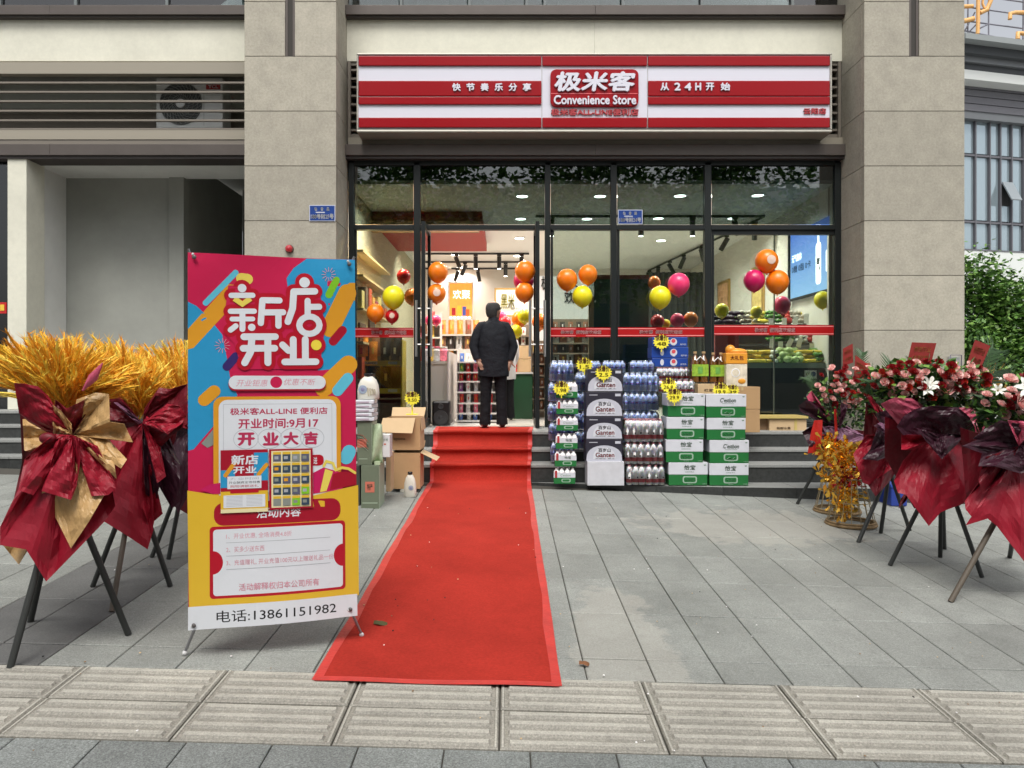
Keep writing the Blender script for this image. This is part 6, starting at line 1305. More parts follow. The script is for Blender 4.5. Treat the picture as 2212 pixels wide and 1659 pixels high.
# open cartons
def ocarton(x0, y0, x1, y1, Y, d, label, flap, side):
    (u0, v0), (u1, v1) = q8(x0, y0), q8(x1, y1); a, b = X_(u0, Y), X_(u1, Y); zb, zt = Z_(v1, Y), Z_(v0, Y); t = thing('open_carton', label, 'carton', ((a + b) / 2, Y + d / 2, zb), 'open brown cartons left of the carpet')
    mb = MB(); w = .006; mb.box(a, b, Y, Y + w, zb, zt, M_card).box(a, b, Y + d - w, Y + d, zb, zt, M_card).box(a, a + w, Y + w, Y + d - w, zb, zt, M_card).box(b - w, b, Y + w, Y + d - w, zb, zt, M_card).box(a + w, b - w, Y + w, Y + d - w, zb, zb + w, M_cardd); mb.build('body', t)
    MB().box(b + .0004, b + .001, Y + .002, Y + d - .002, zb + .003, zt, M_cardl).build('side', t)
    if flap:
        f0, f1, s = flap; MB().add([(a - .03, Y - .002, zt), (b - .05, Y - .002, zt), (b - .05 + s, Y - .09, zt - f0), (a - .05, Y - .09, zt - f1)], [(0, 3, 2, 1)], M_cardl).build('flap', t, solid=.004)
    if side: MB().add([(b, Y + .02, zt), (b, Y + d - .02, zt), (b + side[0], Y + d, zt - side[1]), (b + side[0], Y, zt - side[1])], [(0, 1, 2, 3)], M_cardl).build('flap', t, solid=.004)
    MB().add([(a, Y + d, zt), (b, Y + d, zt), (b + .01, Y + d + .08, zt + .09), (a, Y + d + .08, zt + .09)], [(0, 1, 2, 3)], M_cardl).build('flap', t, solid=.004)
    return t
Yo = 7.75
t = ocarton(605, 850, 903, 1212, Yo, .36, 'lower open brown carton with side flap leaning towards the carpet', None, (.17, .08)); t2 = ocarton(560, 500, 905, 822, Yo - .01, .38, 'upper open brown carton with its pale front flap folded down', (.15, .14, -.02), (.015, .13))
mb = MB(); u, v = q8(690, 720); ftext(mb, 'Tayoca', u - 18, v - 6, u + 14, v + 2, Yo - .012, M_cardd, .01); mb.build('lettering', t2)
mb = MB(); c0 = W(*q8(825, 466), Yo + .1); u, v = q8(825, 300); mb.box(c0.x - .06, c0.x + .06, c0.y - .04, c0.y + .04, c0.z, c0.z + .008, M_by); mb.tube([(c0.x, c0.y, c0.z), (c0.x, c0.y, c0.z + .15)], .008, M_by, 6); mb.box(c0.x - .02, c0.x + .02, c0.y - .02, c0.y + .0, c0.z + .12, c0.z + .17, M_by); st_ = mb.build('price_stand'); tag(st_, 'yellow plastic price stand standing on the upper open carton', 'price stand')
burst(u, v, 16.5, Yo + .07, 'yellow star price tag on its stand over the open carton', '9.50')
# small litter: leaves and crumbs on the paving
def leaf_(u, v, s, col, label):
    Y = gY(u, v); x = X_(u, Y); z = gz(x, Y) + .012; mb = MB(); P = []
    for i in range(6): t = i / 5; w = s * .38 * math.sin(math.pi * (.08 + .88 * t)); P.append([(x + s * (t - .5), Y - w, z + .006 * math.sin(t * 5)), (x + s * (t - .5), Y, z + .012 * math.sin(t * 3) + .004), (x + s * (t - .5), Y + w, z + .009 * math.cos(t * 4) + .006)])
    mb.grid(P, mat('leaf_' + col, dict(brown=(.20, .08, .03), olive=(.08, .07, .02))[col], .6)); o = mb.build('fallen_leaf'); tag(o, label, 'leaf', 'fallen leaves')
leaf_(1262, 1440, .05, 'brown', 'small curled brown leaf on the cement patch right of the carpet'); leaf_(822, 1352, .075, 'olive', 'dark olive leaf lying on the red carpet near the banner foot')
mb = MB()
for k in range(150):
    x, y = random.uniform(-2.6, 2.9), random.uniform(2.7, 7.4); mb.ball((x, y, gz(x, y) + (.010 if not -.9 < x < .3 else .013)), random.uniform(.0025, .006), random.choice([M_cardd, M_black, M_wl, M_cardl]), 6, 4, (1, 1.4, .5))
tag(mb.build('litter', origin=(0, 5, .2)), kind='stuff')

# ------------------------------------------------------------------ paper-wrapped flower stands
random.seed(21)
M_pr = mat('paper_red', (.27, .006, .020), .5, spec=.35, noise=(4, .12), bump=(40, .35, .006)); M_pdk = mat('paper_dark_red', (.14, .004, .012), .5, spec=.35, noise=(4, .12), bump=(40, .35, .006))
M_pk = mat('paper_kraft', (.50, .31, .13), .45, noise=(9, .12), bump=(16, .6, .02)); M_pp = mat('paper_plum', (.035, .007, .016), .42, spec=.4, bump=(30, .3, .008)); M_ppk = mat('paper_pink', (.50, .08, .14), .35, bump=(10, .4, .02)); M_pv = mat('paper_mauve', (.20, .09, .15), .4, bump=(12, .4, .02))
M_leg = mat('stand_leg', (.022, .024, .022), .5); M_leg2 = mat('stand_leg_worn', (.10, .08, .06), .6)
def tri(x): return abs((x % 2) - 1) * 2 - 1
def paper(parent, tie, out, Y, m, bulge=.12, pleat=.02, fr=2.6, N=44, M=14, lift=0, name='wrapping_paper', back=False):
    L = sum(math.hypot(b[0] - a[0], b[1] - a[1]) for a, b in zip(out, out[1:])); pts = []
    for a, b in zip(out, out[1:]):
        k = max(2, round(N * math.hypot(b[0] - a[0], b[1] - a[1]) / L)); pts += [(a[0] + (b[0] - a[0]) * i / k, a[1] + (b[1] - a[1]) * i / k) for i in range(k)]
    pts.append(out[-1]); N = len(pts) - 1
    ph = random.uniform(0, 6); sg = 1 if back else -1; P = []
    for i in range(M + 1):
        t = i / M; row = []
        for j, (u, v) in enumerate(pts):
            s = j / N
            w = abs(((s * fr * 2 + ph) % 2) - 1) * 2 - 1
            y = sg * (bulge * math.sin(math.pi * min(1, max(0, s))) * t ** .6 + lift) + pleat * w * min(1, t * 1.5) * 1.5 + .016 * tri(2.6 * s + 1.9 * t + ph) * t + .009 * tri(6 * s - 4.3 * t + ph) * t + .005 * tri(11 * s + 7 * t)
            row.append(W(tie[0] + (u - tie[0]) * t, tie[1] + (v - tie[1]) * t, Y + y))
        P.append(row)
    return MB().grid(P, m, False).build(name, parent, solid=.0015)
def tripod(parent, hub, feet, Yh, m=M_leg, r=.016, up=.25):
    hb = W(*hub, Yh)
    for k, (u, v) in enumerate(feet):
        Y = gY(u, v - 4); f = Vector((X_(u, Y), Y, 0)); f.z = gz(f.x, f.y) + .002; d = (hb - f).normalized()
        MB().tube([f, hb + d * up], r, m[k] if isinstance(m, tuple) else m, 4 if False else 8).build('leg', parent)
def wheat(parent, base, Y, span, n, cols, seed, name='wheat_ears'):
    """ears fanned from base=(u,v); span = list of (u,v) silhouette points of the fan, left to right"""
    rnd = random.Random(seed); mb = MB(); b0 = W(*base, Y); L = len(span) - 1
    for i in range(n):
        s = rnd.random(); k = min(L - 1, int(s * L)); f = s * L - k
        e = (span[k][0] + (span[k + 1][0] - span[k][0]) * f, span[k][1] + (span[k + 1][1] - span[k][1]) * f)
        b0 = W(*base, Y) + Vector((rnd.gauss(0, .035), 0, rnd.gauss(0, .03))); q = rnd.uniform(.66, 1.03) if rnd.random() < .62 else rnd.uniform(.38, .75); dy = rnd.uniform(-.2, .2) * math.sin(math.pi * (.15 + .7 * s))
        tip = b0 + (W(*e, Y) - b0) * q + Vector((rnd.gauss(0, .028), dy, rnd.gauss(0, .022))); d = (tip - b0); ln = d.length; d.normalize(); dn = Vector((d.x * .2, d.y * .3, -.25)) * rnd.uniform(0, .35)
        root = b0 + (tip - b0) * .1; m = cols[rnd.randrange(len(cols))]; hl = rnd.uniform(.10, .17)
        p0 = root; p1 = tip - d * hl; p3 = tip + dn * .1; p2 = (p1 + p3) / 2 + Vector((rnd.uniform(-.01, .01), 0, .005))
        w = .0062; mb.tube([p0, p1, p1.lerp(p2, .5), p2, p2.lerp(p3, .6), p3], [.0018, .0022, w, w * 1.1, w * .8, .001], m, 4, cap=False, smooth=False)
        for a in range(13):
            t = rnd.random() * .9; c = p1.lerp(p3, t); v = (d * rnd.uniform(.6, 1) + Vector((rnd.uniform(-.7, .7), rnd.uniform(-.7, .7), rnd.uniform(-.4, .4)))).normalized() * rnd.uniform(.03, .065)
            sd = v.cross(Vector((0, 1, 0))).normalized() * .0022; mb.add([c - sd, c + sd, c + v], [(0, 1, 2)], m)
    o = mb.build(name, parent); o['kind'] = 'stuff'; return o
WC = [mat('wheat_' + k, c, .7, noise=(40, .2)) for k, c in dict(amber=(.88, .42, .02), gold=(.92, .55, .04), ochre=(.74, .31, .012), yellow=(.92, .70, .10)).items()]
s5 = lambda *q: [(x * .4795, 685.8 + y * .4795) for x, y in q]; s8 = lambda *q: [(219.4 + x * .2644, 713.2 + y * .2644) for x, y in q]; s7 = lambda *q: [(1673.2 + x * .3967, 685.8 + y * .3967) for x, y in q]
# front left stand
Y1 = 3.78; t = thing('flower_stand', 'nearest wheat bouquet stand at the left edge, wrapped in red and kraft paper', 'flower stand', (X_(140, Y1), Y1, gz(-2.2, Y1)), 'wheat bouquet stands left of the banner')
tripod(t, (136, 1024), [(22, 1448), (278, 1376), (66, 1347)], Y1, r=.0165)
wheat(t, s5((285, 400))[0], Y1 + .02, s5((-35, 270), (-10, 170), (60, 120), (150, 95), (240, 95), (320, 95), (400, 130), (480, 170), (600, 245), (600, 300)), 900, WC, 1)
tie = s5((325, 530))[0]
for args in ((M_pdk, s5((90, 420), (100, 650), (60, 830), (10, 960), (100, 1010), (300, 1060), (480, 900), (520, 700), (480, 480)), dict(back=True, bulge=.2)),
             (M_pk, s5((100, 430), (110, 600), (130, 605), (240, 540)), dict(lift=.03, bulge=.03)), (M_pk, s5((95, 900), (0, 1010), (85, 1113), (130, 1040), (200, 900)), dict(lift=.05, bulge=.03)),
             (M_pr, s5((250, 520), (110, 640), (85, 770), (0, 945), (0, 1025), (118, 1045), (208, 1190), (320, 1075), (470, 920), (520, 850), (500, 740), (440, 560)), dict(lift=.06, bulge=.16, fr=4.5, N=50)),
             (M_pk, s5((300, 700), (188, 790), (250, 900), (320, 1040), (400, 920), (470, 800), (420, 700), (385, 600)), dict(lift=.17, bulge=.05, fr=1.5)),
             (M_pr, s5((240, 525), (140, 610), (88, 780), (150, 800), (200, 745), (250, 560)), dict(lift=.17, bulge=.07, fr=2.2)), (M_pr, s5((265, 545), (188, 782), (320, 822), (345, 760), (362, 640), (345, 540)), dict(lift=.20, bulge=.07, fr=2.2)),
             (M_pr, s5((365, 545), (405, 690), (412, 805), (488, 800), (522, 770), (515, 740), (440, 580)), dict(lift=.17, bulge=.05, fr=2)), (M_pk, s5((400, 540), (480, 640), (525, 727), (500, 560), (545, 680), (572, 640), (480, 540)), dict(lift=.14, bulge=.05)),
             (M_pk, s5((400, 490), (470, 540), (598, 562), (560, 480), (495, 470), (490, 345), (430, 338), (345, 370)), dict(lift=.10, bulge=.08, fr=3)),
             (M_pdk, s5((250, 520), (235, 470), (250, 370), (300, 410), (380, 372), (390, 430), (340, 510)), dict(lift=.12, bulge=.05)), (M_pk, s5((240, 535), (238, 395), (275, 420), (322, 480), (322, 510)), dict(lift=.155, bulge=.03)),
             (M_pr, s5((235, 530), (130, 470), (85, 430), (64, 295), (110, 298), (170, 310), (215, 350), (242, 400), (240, 500)), dict(lift=.13, bulge=.10, fr=1.5))):
    paper(t, tie, args[1], Y1, args[0], **args[2])
MB().ball(W(*tie, Y1) + Vector((0, -.2, 0)), .035, M_pdk, 10, 8, (1.2, .7, .8)).build('knot', t); MB().tube([W(*q, Y1 - .2) for q in s5((372, 330), (420, 270), (462, 205))], [.004, .022, .003], M_ppk, 6).build('ribbon', t)
# second left stand
Y2 = 4.55; t = thing('flower_stand', 'middle wheat bouquet stand wrapped in plain dark red paper', 'flower stand', (X_(295, Y2), Y2, gz(-2.2, Y2)), 'wheat bouquet stands left of the banner')
tripod(t, (290, 1035), [(200, 1272), (368, 1271), (241, 1326)], Y2, (M_leg, M_leg, M_leg2), r=.016)
wheat(t, s8((270, 660))[0], Y2, s8((-120, 420), (-80, 230), (30, 90), (120, 100), (210, 160), (300, 200), (400, 250), (480, 330), (500, 450)), 880, WC, 2)
tie = s8((335, 760))[0]
for args in ((M_pdk, s8((100, 480), (0, 900), (-50, 1500), (200, 1600), (400, 1500), (600, 900), (690, 500)), dict(back=True, bulge=.2)), (M_pdk, s8((300, 780), (200, 640), (120, 500), (30, 480), (-40, 560), (-20, 720), (150, 760)), dict(lift=.05, bulge=.08)),
             (M_pr, s5((610, 560), (505, 520), (470, 700), (465, 917), (560, 975), (665, 1045), (690, 960), (690, 820), (650, 520)), dict(lift=.06, bulge=.10, fr=3.5, N=40)),
             (M_pdk, s8((350, 780), (460, 950), (490, 950), (560, 880), (700, 760), (700, 440), (560, 480), (470, 470), (350, 640)), dict(lift=.08, bulge=.10, fr=2)), (M_pr, s8((370, 700), (440, 760), (540, 850), (660, 760), (690, 700), (640, 620), (540, 600)), dict(lift=.15, bulge=.08, fr=1.5)),
             (M_pr, s8((350, 790), (400, 980), (455, 1250), (525, 1195), (480, 960), (420, 900)), dict(lift=.14, bulge=.02, fr=1)), (M_pp, s8((335, 790), (340, 1100), (360, 1340), (440, 1400), (470, 1290), (400, 1100)), dict(lift=.10, bulge=.04)),
             (M_pp, s8((420, 820), (450, 1240), (575, 1460), (640, 1400), (640, 1100), (560, 880)), dict(lift=.05, bulge=.05)), (M_pr, s8((340, 800), (330, 1440), (410, 1660), (430, 1560), (500, 1500), (450, 1370), (380, 1380)), dict(lift=.09, bulge=.04, fr=1.5)), (M_pv, s8((300, 770), (100, 590), (130, 590), (250, 680)), dict(lift=.13, bulge=.02))):
    paper(t, tie, args[1], Y2, args[0], **args[2])
# third left stand, half behind the banner
Y3 = 5.2; t = thing('flower_stand', 'rear wheat bouquet stand half hidden behind the banner', 'flower stand', (X_(400, Y3), Y3, gz(-2.2, Y3)), 'wheat bouquet stands left of the banner')
tripod(t, (402, 1010), [(364, 1212), (328, 1208), (455, 1225)], Y3, r=.016); wheat(t, (412, 905), Y3, s8((290, 420), (300, 200), (400, 130), (480, 150), (560, 100), (690, 100), (800, 130), (980, 300)), 600, WC, 3); tie = (412, 930)
for m, o_, k in ((M_pdk, [(330, 860), (330, 1000), (370, 1090), (440, 1130), (500, 1050), (500, 880)], dict(back=True, bulge=.18)), (M_pp, [(350, 880), (340, 1000), (385, 1110), (412, 1060), (440, 1120), (470, 1000), (470, 880)], dict(lift=.03, bulge=.12, fr=3)),
                 (M_pr, [(400, 925), (350, 905), (320, 860), (360, 845), (412, 870), (460, 840), (500, 870), (430, 925)], dict(lift=.05, bulge=.1))): paper(t, tie, o_, Y3, m, **k)

# flowers for the stands on the right
def rose_mesh(m, m2):
    mb = MB()
    for ring, (n, r, tilt, h) in enumerate(((3, .010, .2, .030), (4, .018, .35, .030), (5, .027, .65, .026), (6, .034, 1.0, .018))):
        for k in range(n):
            a = 2 * math.pi * k / n + ring * .5; P = []
            for i in range(4):
                q = i / 3; rr = r * (.45 + .65 * math.sin(q * (1.1 + tilt * .5))); z = h * q * (1.2 - .35 * tilt * q); P.append([(rr * math.cos(a + s * .62 * (1 - .15 * q)) * (1 + .04 * abs(s)), rr * math.sin(a + s * .62 * (1 - .15 * q)) * (1 + .04 * abs(s)), z - abs(s) * .003) for s in (-1, 0, 1)])
            mb.grid(P, m if (ring + k) % 3 else m2)
    o = mb.build('rose', origin=(0, 0, 0)); OFF[o.name] = Vector(); return o
def lily_mesh():
    mb = MB(); m = mat('lily_white', (.72, .72, .66), .5)
    for k in range(6):
        a = math.pi * k / 3; P = []
        for i in range(5): q = i / 4; w = .016 * math.sin(math.pi * (.1 + .88 * q)); r = .008 + .07 * q; z = .035 * math.sin(q * 2.2); P.append([(r * math.cos(a) - s * w * math.sin(a), r * math.sin(a) + s * w * math.cos(a), z + abs(s) * .004) for s in (-1, 0, 1)])
        mb.grid(P, m)
    for k in range(4): mb.tube([(0, 0, 0), (.012 * math.cos(k * 1.6), .012 * math.sin(k * 1.6), .045)], .0015, mat('stamen', (.4, .2, .03), .6), 4)
    o = mb.build('lily', origin=(0, 0, 0)); OFF[o.name] = Vector(); return o
RS = {'red': rose_mesh(mat('rose_red', (.34, .008, .012), .55), mat('rose_red_b', (.20, .004, .008), .6)), 'pink': rose_mesh(mat('rose_pink', (.86, .48, .46), .55), mat('rose_pink_b', (.88, .68, .62), .55)), 'white': lily_mesh(), 'scarlet': rose_mesh(mat('rose_scarlet', (.45, .03, .012), .5), mat('rose_scarlet_b', (.3, .012, .01), .6))}
M_lf = [mat('leaf_a', (.07, .16, .03), .5), mat('leaf_b', (.025, .07, .015), .5), mat('leaf_c', (.16, .30, .05), .5), mat('leaf_d', (.012, .035, .01), .55)]
def leaves(parent, cen, Y, ru, rv, dY, n, seed, size=.05, mats=M_lf, name='foliage'):
    rnd = random.Random(seed); mb = MB()
    for _ in range(n):
        a = rnd.uniform(0, 2 * math.pi); q = rnd.random() ** .5; p = W(cen[0] + ru * q * math.cos(a), cen[1] + rv * q * math.sin(a), Y) + Vector((0, rnd.uniform(-dY, dY) * (1 - q * .4), 0))
        d = Vector((math.cos(a) * .6 + rnd.uniform(-.6, .6), rnd.uniform(-.8, .5), rnd.uniform(-.3, .9))).normalized(); s = d.cross(Vector((rnd.uniform(-1, 1), rnd.uniform(-1, 1), 1))).normalized(); L = size * rnd.uniform(.7, 1.5); w = L * rnd.uniform(.2, .36); b = Vector((0, 0, -.12 * L))
        mb.add([p, p + d * L * .5 + s * w + b * .3, p + d * L + b, p + d * L * .5 - s * w + b * .3, p + d * L * .5 + Vector((0, 0, -.006))], [(0, 1, 4), (1, 2, 4), (2, 3, 4), (3, 0, 4)], mats[rnd.randrange(len(mats))], False)
    o = mb.build(name, parent); o['kind'] = 'stuff'; return o
def frond(parent, base, tip, Y, w=.16, n=16, m=None, arch=.08, yoff=.1):
    m = m or M_lf[1]; a, b = W(*base, Y), W(*tip, Y) + Vector((0, yoff, 0)); mb = MB(); pts = [a.lerp(b, i / 10) + Vector((0, 0, arch * math.sin(math.pi * i / 10) - arch * .4 * (i / 10) ** 2)) for i in range(11)]
    mb.tube(pts, [.005 - .0004 * i for i in range(11)], m, 5)
    for i in range(2, n):
        t = i / n * 10; k = min(9, int(t)); p = pts[k].lerp(pts[k + 1], t - k); d = (pts[k + 1] - pts[k]).normalized(); s = d.cross(Vector((0, 1, 0))).normalized(); L = w * math.sin(math.pi * (.12 + .8 * i / n))
        for sg in (-1, 1): e = p + (s * sg * .62 + d * .75) * L + Vector((0, random.uniform(-.02, .02), -.03 * L / w * .5)); q = (d * .5 + Vector((0, 0, .2))).normalized() * .007; mb.add([p - q, p + q, p.lerp(e, .5) + q * .9, e, p.lerp(e, .5) - q * .9], [(0, 1, 2, 4), (4, 2, 3)], m)
    return mb.build('palm_frond', parent)
def blooms(parent, cen, Y, ru, rv, n, seed, mix, dY=.14, fixed=()):
    rnd = random.Random(seed); done = []
    lst = [(c, u, v, s) for c, u, v, s in fixed]
    tries = 0
    while len(lst) < n + len(fixed) and tries < 900:
        tries += 1; a = rnd.uniform(0, 2 * math.pi); q = rnd.random() ** .5; u, v = cen[0] + ru * q * math.cos(a), cen[1] + rv * q * math.sin(a)
        if all((u - b[1]) ** 2 + (v - b[2]) ** 2 > (.034 * F / Y) ** 2 for b in lst): lst.append((mix[rnd.randrange(len(mix))], u, v, rnd.uniform(.85, 1.15)))
    for c, u, v, s in lst:
        q = math.hypot((u - cen[0]) / ru, (v - cen[1]) / rv); y = -dY * math.sqrt(max(0, 1 - min(1, q) ** 2)) + rnd.uniform(-.03, .02); p = W(u, v, Y) + Vector((0, y - .03, 0))
        put(RS[c], parent, p, (R(55) + rnd.uniform(-.35, .25) - (v - cen[1]) / rv * -.2, 0, rnd.uniform(-.7, .7)), s * (.84 if c != 'white' else .56), name='lily' if c == 'white' else 'rose')
M_rc = mat('card_red', (.26, .02, .016), .45, noise=(20, .12)); M_rg = mat('card_gold', (.34, .12, .03), .45)
def card_(parent, q, Y, text='恭贺开业'):
    pts = [W(*p, Y) for p in q]; mb = MB(); mb.add(pts, [(0, 1, 2, 3)], M_rc); c = mb.build('greeting_card', parent, solid=.003)
    fn = lambda a, b, d: (pts[3] * (1 - a) + pts[2] * a) * (1 - b) + (pts[0] * (1 - a) + pts[1] * a) * b + Vector((0, -.004, 0))
    mb = MB(); add_text(mb, text, (.15, .55, .85, .8), fn, M_rg, .01); add_text(mb, '生意兴隆', (.2, .2, .8, .4), fn, M_rg, .01); mb.build('lettering', c)
def rib(parent, pts, Y, m, w=.02, name='ribbon'): 
    P = [[W(u, v, Y) + Vector((-w, .004 * math.sin(i), 0)), W(u, v, Y) + Vector((w, -.006 * math.sin(i * 2), .004))] for i, (u, v) in enumerate(pts)]; return MB().grid(P, m, False).build(name, parent, solid=.001)
GR = 'rose and lily stands on the right'
M_scar = mat('ribbon_scarlet', (.45, .02, .015), .35, bump=(14, .4, .02))
# far stand beside the pillar
Ya_ = 7.6; t = thing('flower_stand', 'farthest flower stand near the shop steps with mauve and scarlet ribbons and gold foil below', 'flower stand', (3.45, Ya_, gz(3.45, Ya_)), GR)
tripod(t, (1790, 960), [(1722, 1093), (1845, 1100), (1800, 1070)], Ya_, r=.017)
leaves(t, (1822, 872), Ya_, 72, 62, .16, 900, 31, .055, M_lf); blooms(t, (1815, 835), Ya_, 62, 46, 52, 32, ['red', 'pink', 'pink', 'scarlet', 'pink', 'red', 'pink', 'pink'])
for a, b, w in (((1860, 830), (1872, 752), .14), ((1840, 820), (1905, 795), .12), ((1765, 860), (1745, 810), .12)): frond(t, a, b, Ya_, w)
for q in (s7((372, 170), (425, 142), (428, 245), (372, 265)), s7((440, 205), (500, 250), (478, 350), (432, 320))): card_(t, q, Ya_ - .05 if q[0][0] > 1830 else Ya_ + .1)
tie = (1815, 925)
for m, o_, k in ((M_ppk, s7((235, 560), (175, 432), (200, 398), (262, 500), (280, 560)), dict(lift=.04, bulge=.05)), (M_pp, s7((240, 570), (140, 510), (130, 480), (175, 450), (245, 470), (255, 530)), dict(lift=.05, bulge=.05)), (M_pp, s7((230, 570), (150, 625), (190, 700), (260, 720), (270, 600)), dict(lift=.05, bulge=.05)),
                 (M_pv, s7((300, 590), (262, 600), (300, 680), (345, 665), (362, 750), (430, 700), (500, 650), (450, 620), (390, 590)), dict(lift=.10, bulge=.06)), (M_pdk, s7((200, 590), (200, 700), (250, 790), (330, 760), (450, 740), (520, 620)), dict(lift=-.02, bulge=.10)), (M_pp, s7((330, 470), (350, 530), (385, 540), (400, 480), (360, 460)), dict(lift=.2, bulge=.02))): paper(t, tie, o_, Ya_, m, **k)
rib(t, s7((235, 560), (215, 640), (200, 740)), Ya_ - .12, M_scar, .035); rib(t, s7((245, 560), (240, 650), (235, 750)), Ya_ - .13, M_scar, .03); rib(t, s7((330, 500), (335, 620), (318, 760)), Ya_ - .16, M_scar, .012); rib(t, s7((505, 250), (520, 320), (525, 360)), Ya_ - .1, M_scar, .025)
# gold foil garlands over two wire baskets
M_foil = mat('gold_foil', (.85, .50, .08), .22, metal=.9); M_foilr = mat('red_foil', (.5, .03, .05), .2, metal=.8); M_wire = mat('basket_wire', (.26, .20, .11), .5); M_wick = mat('basket_wicker', (.20, .13, .06), .8, noise=(40, .3))
for k, (cx, vb, vt_, ru, lab) in enumerate(((1808, 1112, 1050, 46, 'wire basket with gold foil garland nearest the steps'), (1838, 1140, 1070, 50, 'front wire basket with gold and red foil garland'))):
    Y = gY(cx, vb - 6); c = Vector((X_(cx, Y), Y, gz(X_(cx, Y), Y))); rb = ru * Y / F; b = thing('wire_basket', lab, 'basket', c, 'wire baskets with foil garlands'); h = .42; mb = MB()
    for j in range(16):
        a = 2 * math.pi * j / 16; mb.tube([c + Vector((rb * math.cos(a), rb * math.sin(a), .01)), c + Vector((rb * .52 * math.cos(a), rb * .52 * math.sin(a), h))], .0035, M_wire, 4, cap=False)
    mb.build('wire', b)['kind'] = 'stuff'; mb = MB()
    for z, q, r_ in ((.012, 1, .016), (.035, .98, .010), (h, .52, .007), (h * .5, .76, .004)): mb.tube([c + Vector((rb * q * math.cos(2 * math.pi * j / 24), rb * q * math.sin(2 * math.pi * j / 24), z)) for j in range(25)], r_, M_wick if z < .1 else M_wire, 6, cap=False)
    mb.build('rim', b); mb = MB(); rnd = random.Random(50 + k); top = Vector((X_((1790, 1832)[k], Y), Y, Z_(945 if k == 0 else 960, Y))); n = 520
    low = c + Vector(((-.02, -.09)[k], -.05, .28 if k == 0 else .12))
    for j in range(n):
        q = rnd.random(); cc = top.lerp(low, q); w = .035 + .085 * math.sin(math.pi * min(1, q * .8 + .08)) * (1 + .5 * math.sin(q * 19)); p = cc + Vector((rnd.gauss(0, w * .55), rnd.gauss(0, w * .45), rnd.uniform(-.03, .03))); L = rnd.uniform(.03, .075)
        d = Vector((rnd.gauss(0, 1), rnd.gauss(0, 1), rnd.gauss(0, 1))).normalized(); s = d.cross(Vector((rnd.random(), rnd.random(), rnd.random()))).normalized(); mb.add([p, p + d * L + s * L * .3, p + d * L * 1.3, p + d * L - s * L * .3], [(0, 1, 2, 3)], M_foilr if k and .3 < q < .6 and rnd.random() < .4 else M_foil)
    mb.build('foil_garland', b)['kind'] = 'stuff'
# second
Yb = 6.35; t = thing('flower_stand', 'second flower stand of the right row, dark plum paper with a pink rolled edge', 'flower stand', (3.15, Yb, gz(3.15, Yb)), GR)
tripod(t, (1921, 1015), [(1854, 1176), (1902.5, 1156), (1965, 1150)], Yb, r=.017); leaves(t, (1918, 850), Yb, 60, 48, .15, 500, 41, .055); blooms(t, (1905, 825), Yb, 66, 36, 34, 42, ['red', 'pink', 'scarlet', 'red'], .12)
for a, b, w in (((1925, 850), (1885, 835), .16), ((1920, 850), (1935, 770), .15), ((1900, 840), (1878, 800), .13)): frond(t, a, b, Yb, w)
tie = (1925, 945)
for m, o_, k in ((M_pdk, s7((500, 420), (480, 700), (560, 960), (700, 800), (740, 500)), dict(back=True, bulge=.2)), (M_pr, s7((490, 415), (520, 420), (560, 470), (640, 570), (620, 580), (560, 560), (520, 500)), dict(lift=.06, bulge=.04)),
                 (M_pp, s7((560, 600), (520, 720), (475, 770), (560, 780), (660, 740), (720, 680), (690, 600)), dict(lift=.12, bulge=.08)), (M_pr, s7((580, 640), (500, 640), (428, 745), (480, 900), (512, 912), (600, 850), (660, 810), (660, 700)), dict(lift=.06, bulge=.08)), (M_pdk, s7((580, 700), (505, 905), (550, 975), (620, 900), (690, 800)), dict(lift=.03, bulge=.08)),
                 (M_pp, s7((560, 560), (550, 520), (640, 500), (680, 560), (700, 640), (640, 660)), dict(lift=.14, bulge=.05)), (M_pv, s7((600, 620), (540, 590), (575, 570), (620, 590)), dict(lift=.2, bulge=.02))): paper(t, tie, o_, Yb, m, **k)
# third, the largest in view
Yc_ = 5.5; t = thing('flower_stand', 'third and widest flower stand of the right row with red card and black paper collar', 'flower stand', (3.1, Yc_, gz(3.1, Yc_)), GR)
tripod(t, (2034, 1000), [(1922, 1226), (2121.5, 1252), (2031, 1208), (2040, 1190)], Yc_, r=.016)
leaves(t, (2015, 848), Yc_, 118, 44, .2, 1100, 51, .06); leaves(t, (2000, 815), Yc_, 105, 36, .22, 420, 52, .06, [M_lf[2], M_lf[0]])
f9 = lambda x, y: (1837.9 + x * .1692, 713.2 + y * .1692)
blooms(t, (2000, 822), Yc_, 128, 42, 58, 53, ['red', 'pink', 'pink', 'red', 'pink', 'scarlet', 'pink'], .17, [(c, *f9(x, y), s) for c, x, y, s in (('pink', 540, 590, 1.4), ('red', 640, 545, 1.2), ('red', 985, 600, 1.5), ('pink', 1040, 670, 1.4), ('pink', 1060, 770, 1.6), ('pink', 1340, 805, 1.6), ('white', 830, 700, 1.6), ('white', 760, 750, 1.5), ('red', 1320, 600, 1.4), ('red', 1570, 605, 1.3), ('pink', 1140, 570, 1.2), ('scarlet', 380, 690, 1.3), ('pink', 505, 710, 1.0), ('red', 1040, 910, 1.1), ('white', 1160, 840, 1.3))])
for a, b, w, m in (((1985, 850), (2025, 765), .14, None), ((1980, 850), (1990, 775), .12, None), ((1900, 850), (1880, 835), .14, None), ((2110, 860), (2165, 740), .24, M_lf[1]), ((2100, 870), (2205, 790), .26, M_lf[3]), ((2100, 868), (2190, 812), .2, mat('frond_yellow', (.50, .26, .03), .5))): frond(t, a, b, Yc_ + (.1 if b[0] > 2150 else 0), w, 22, m)
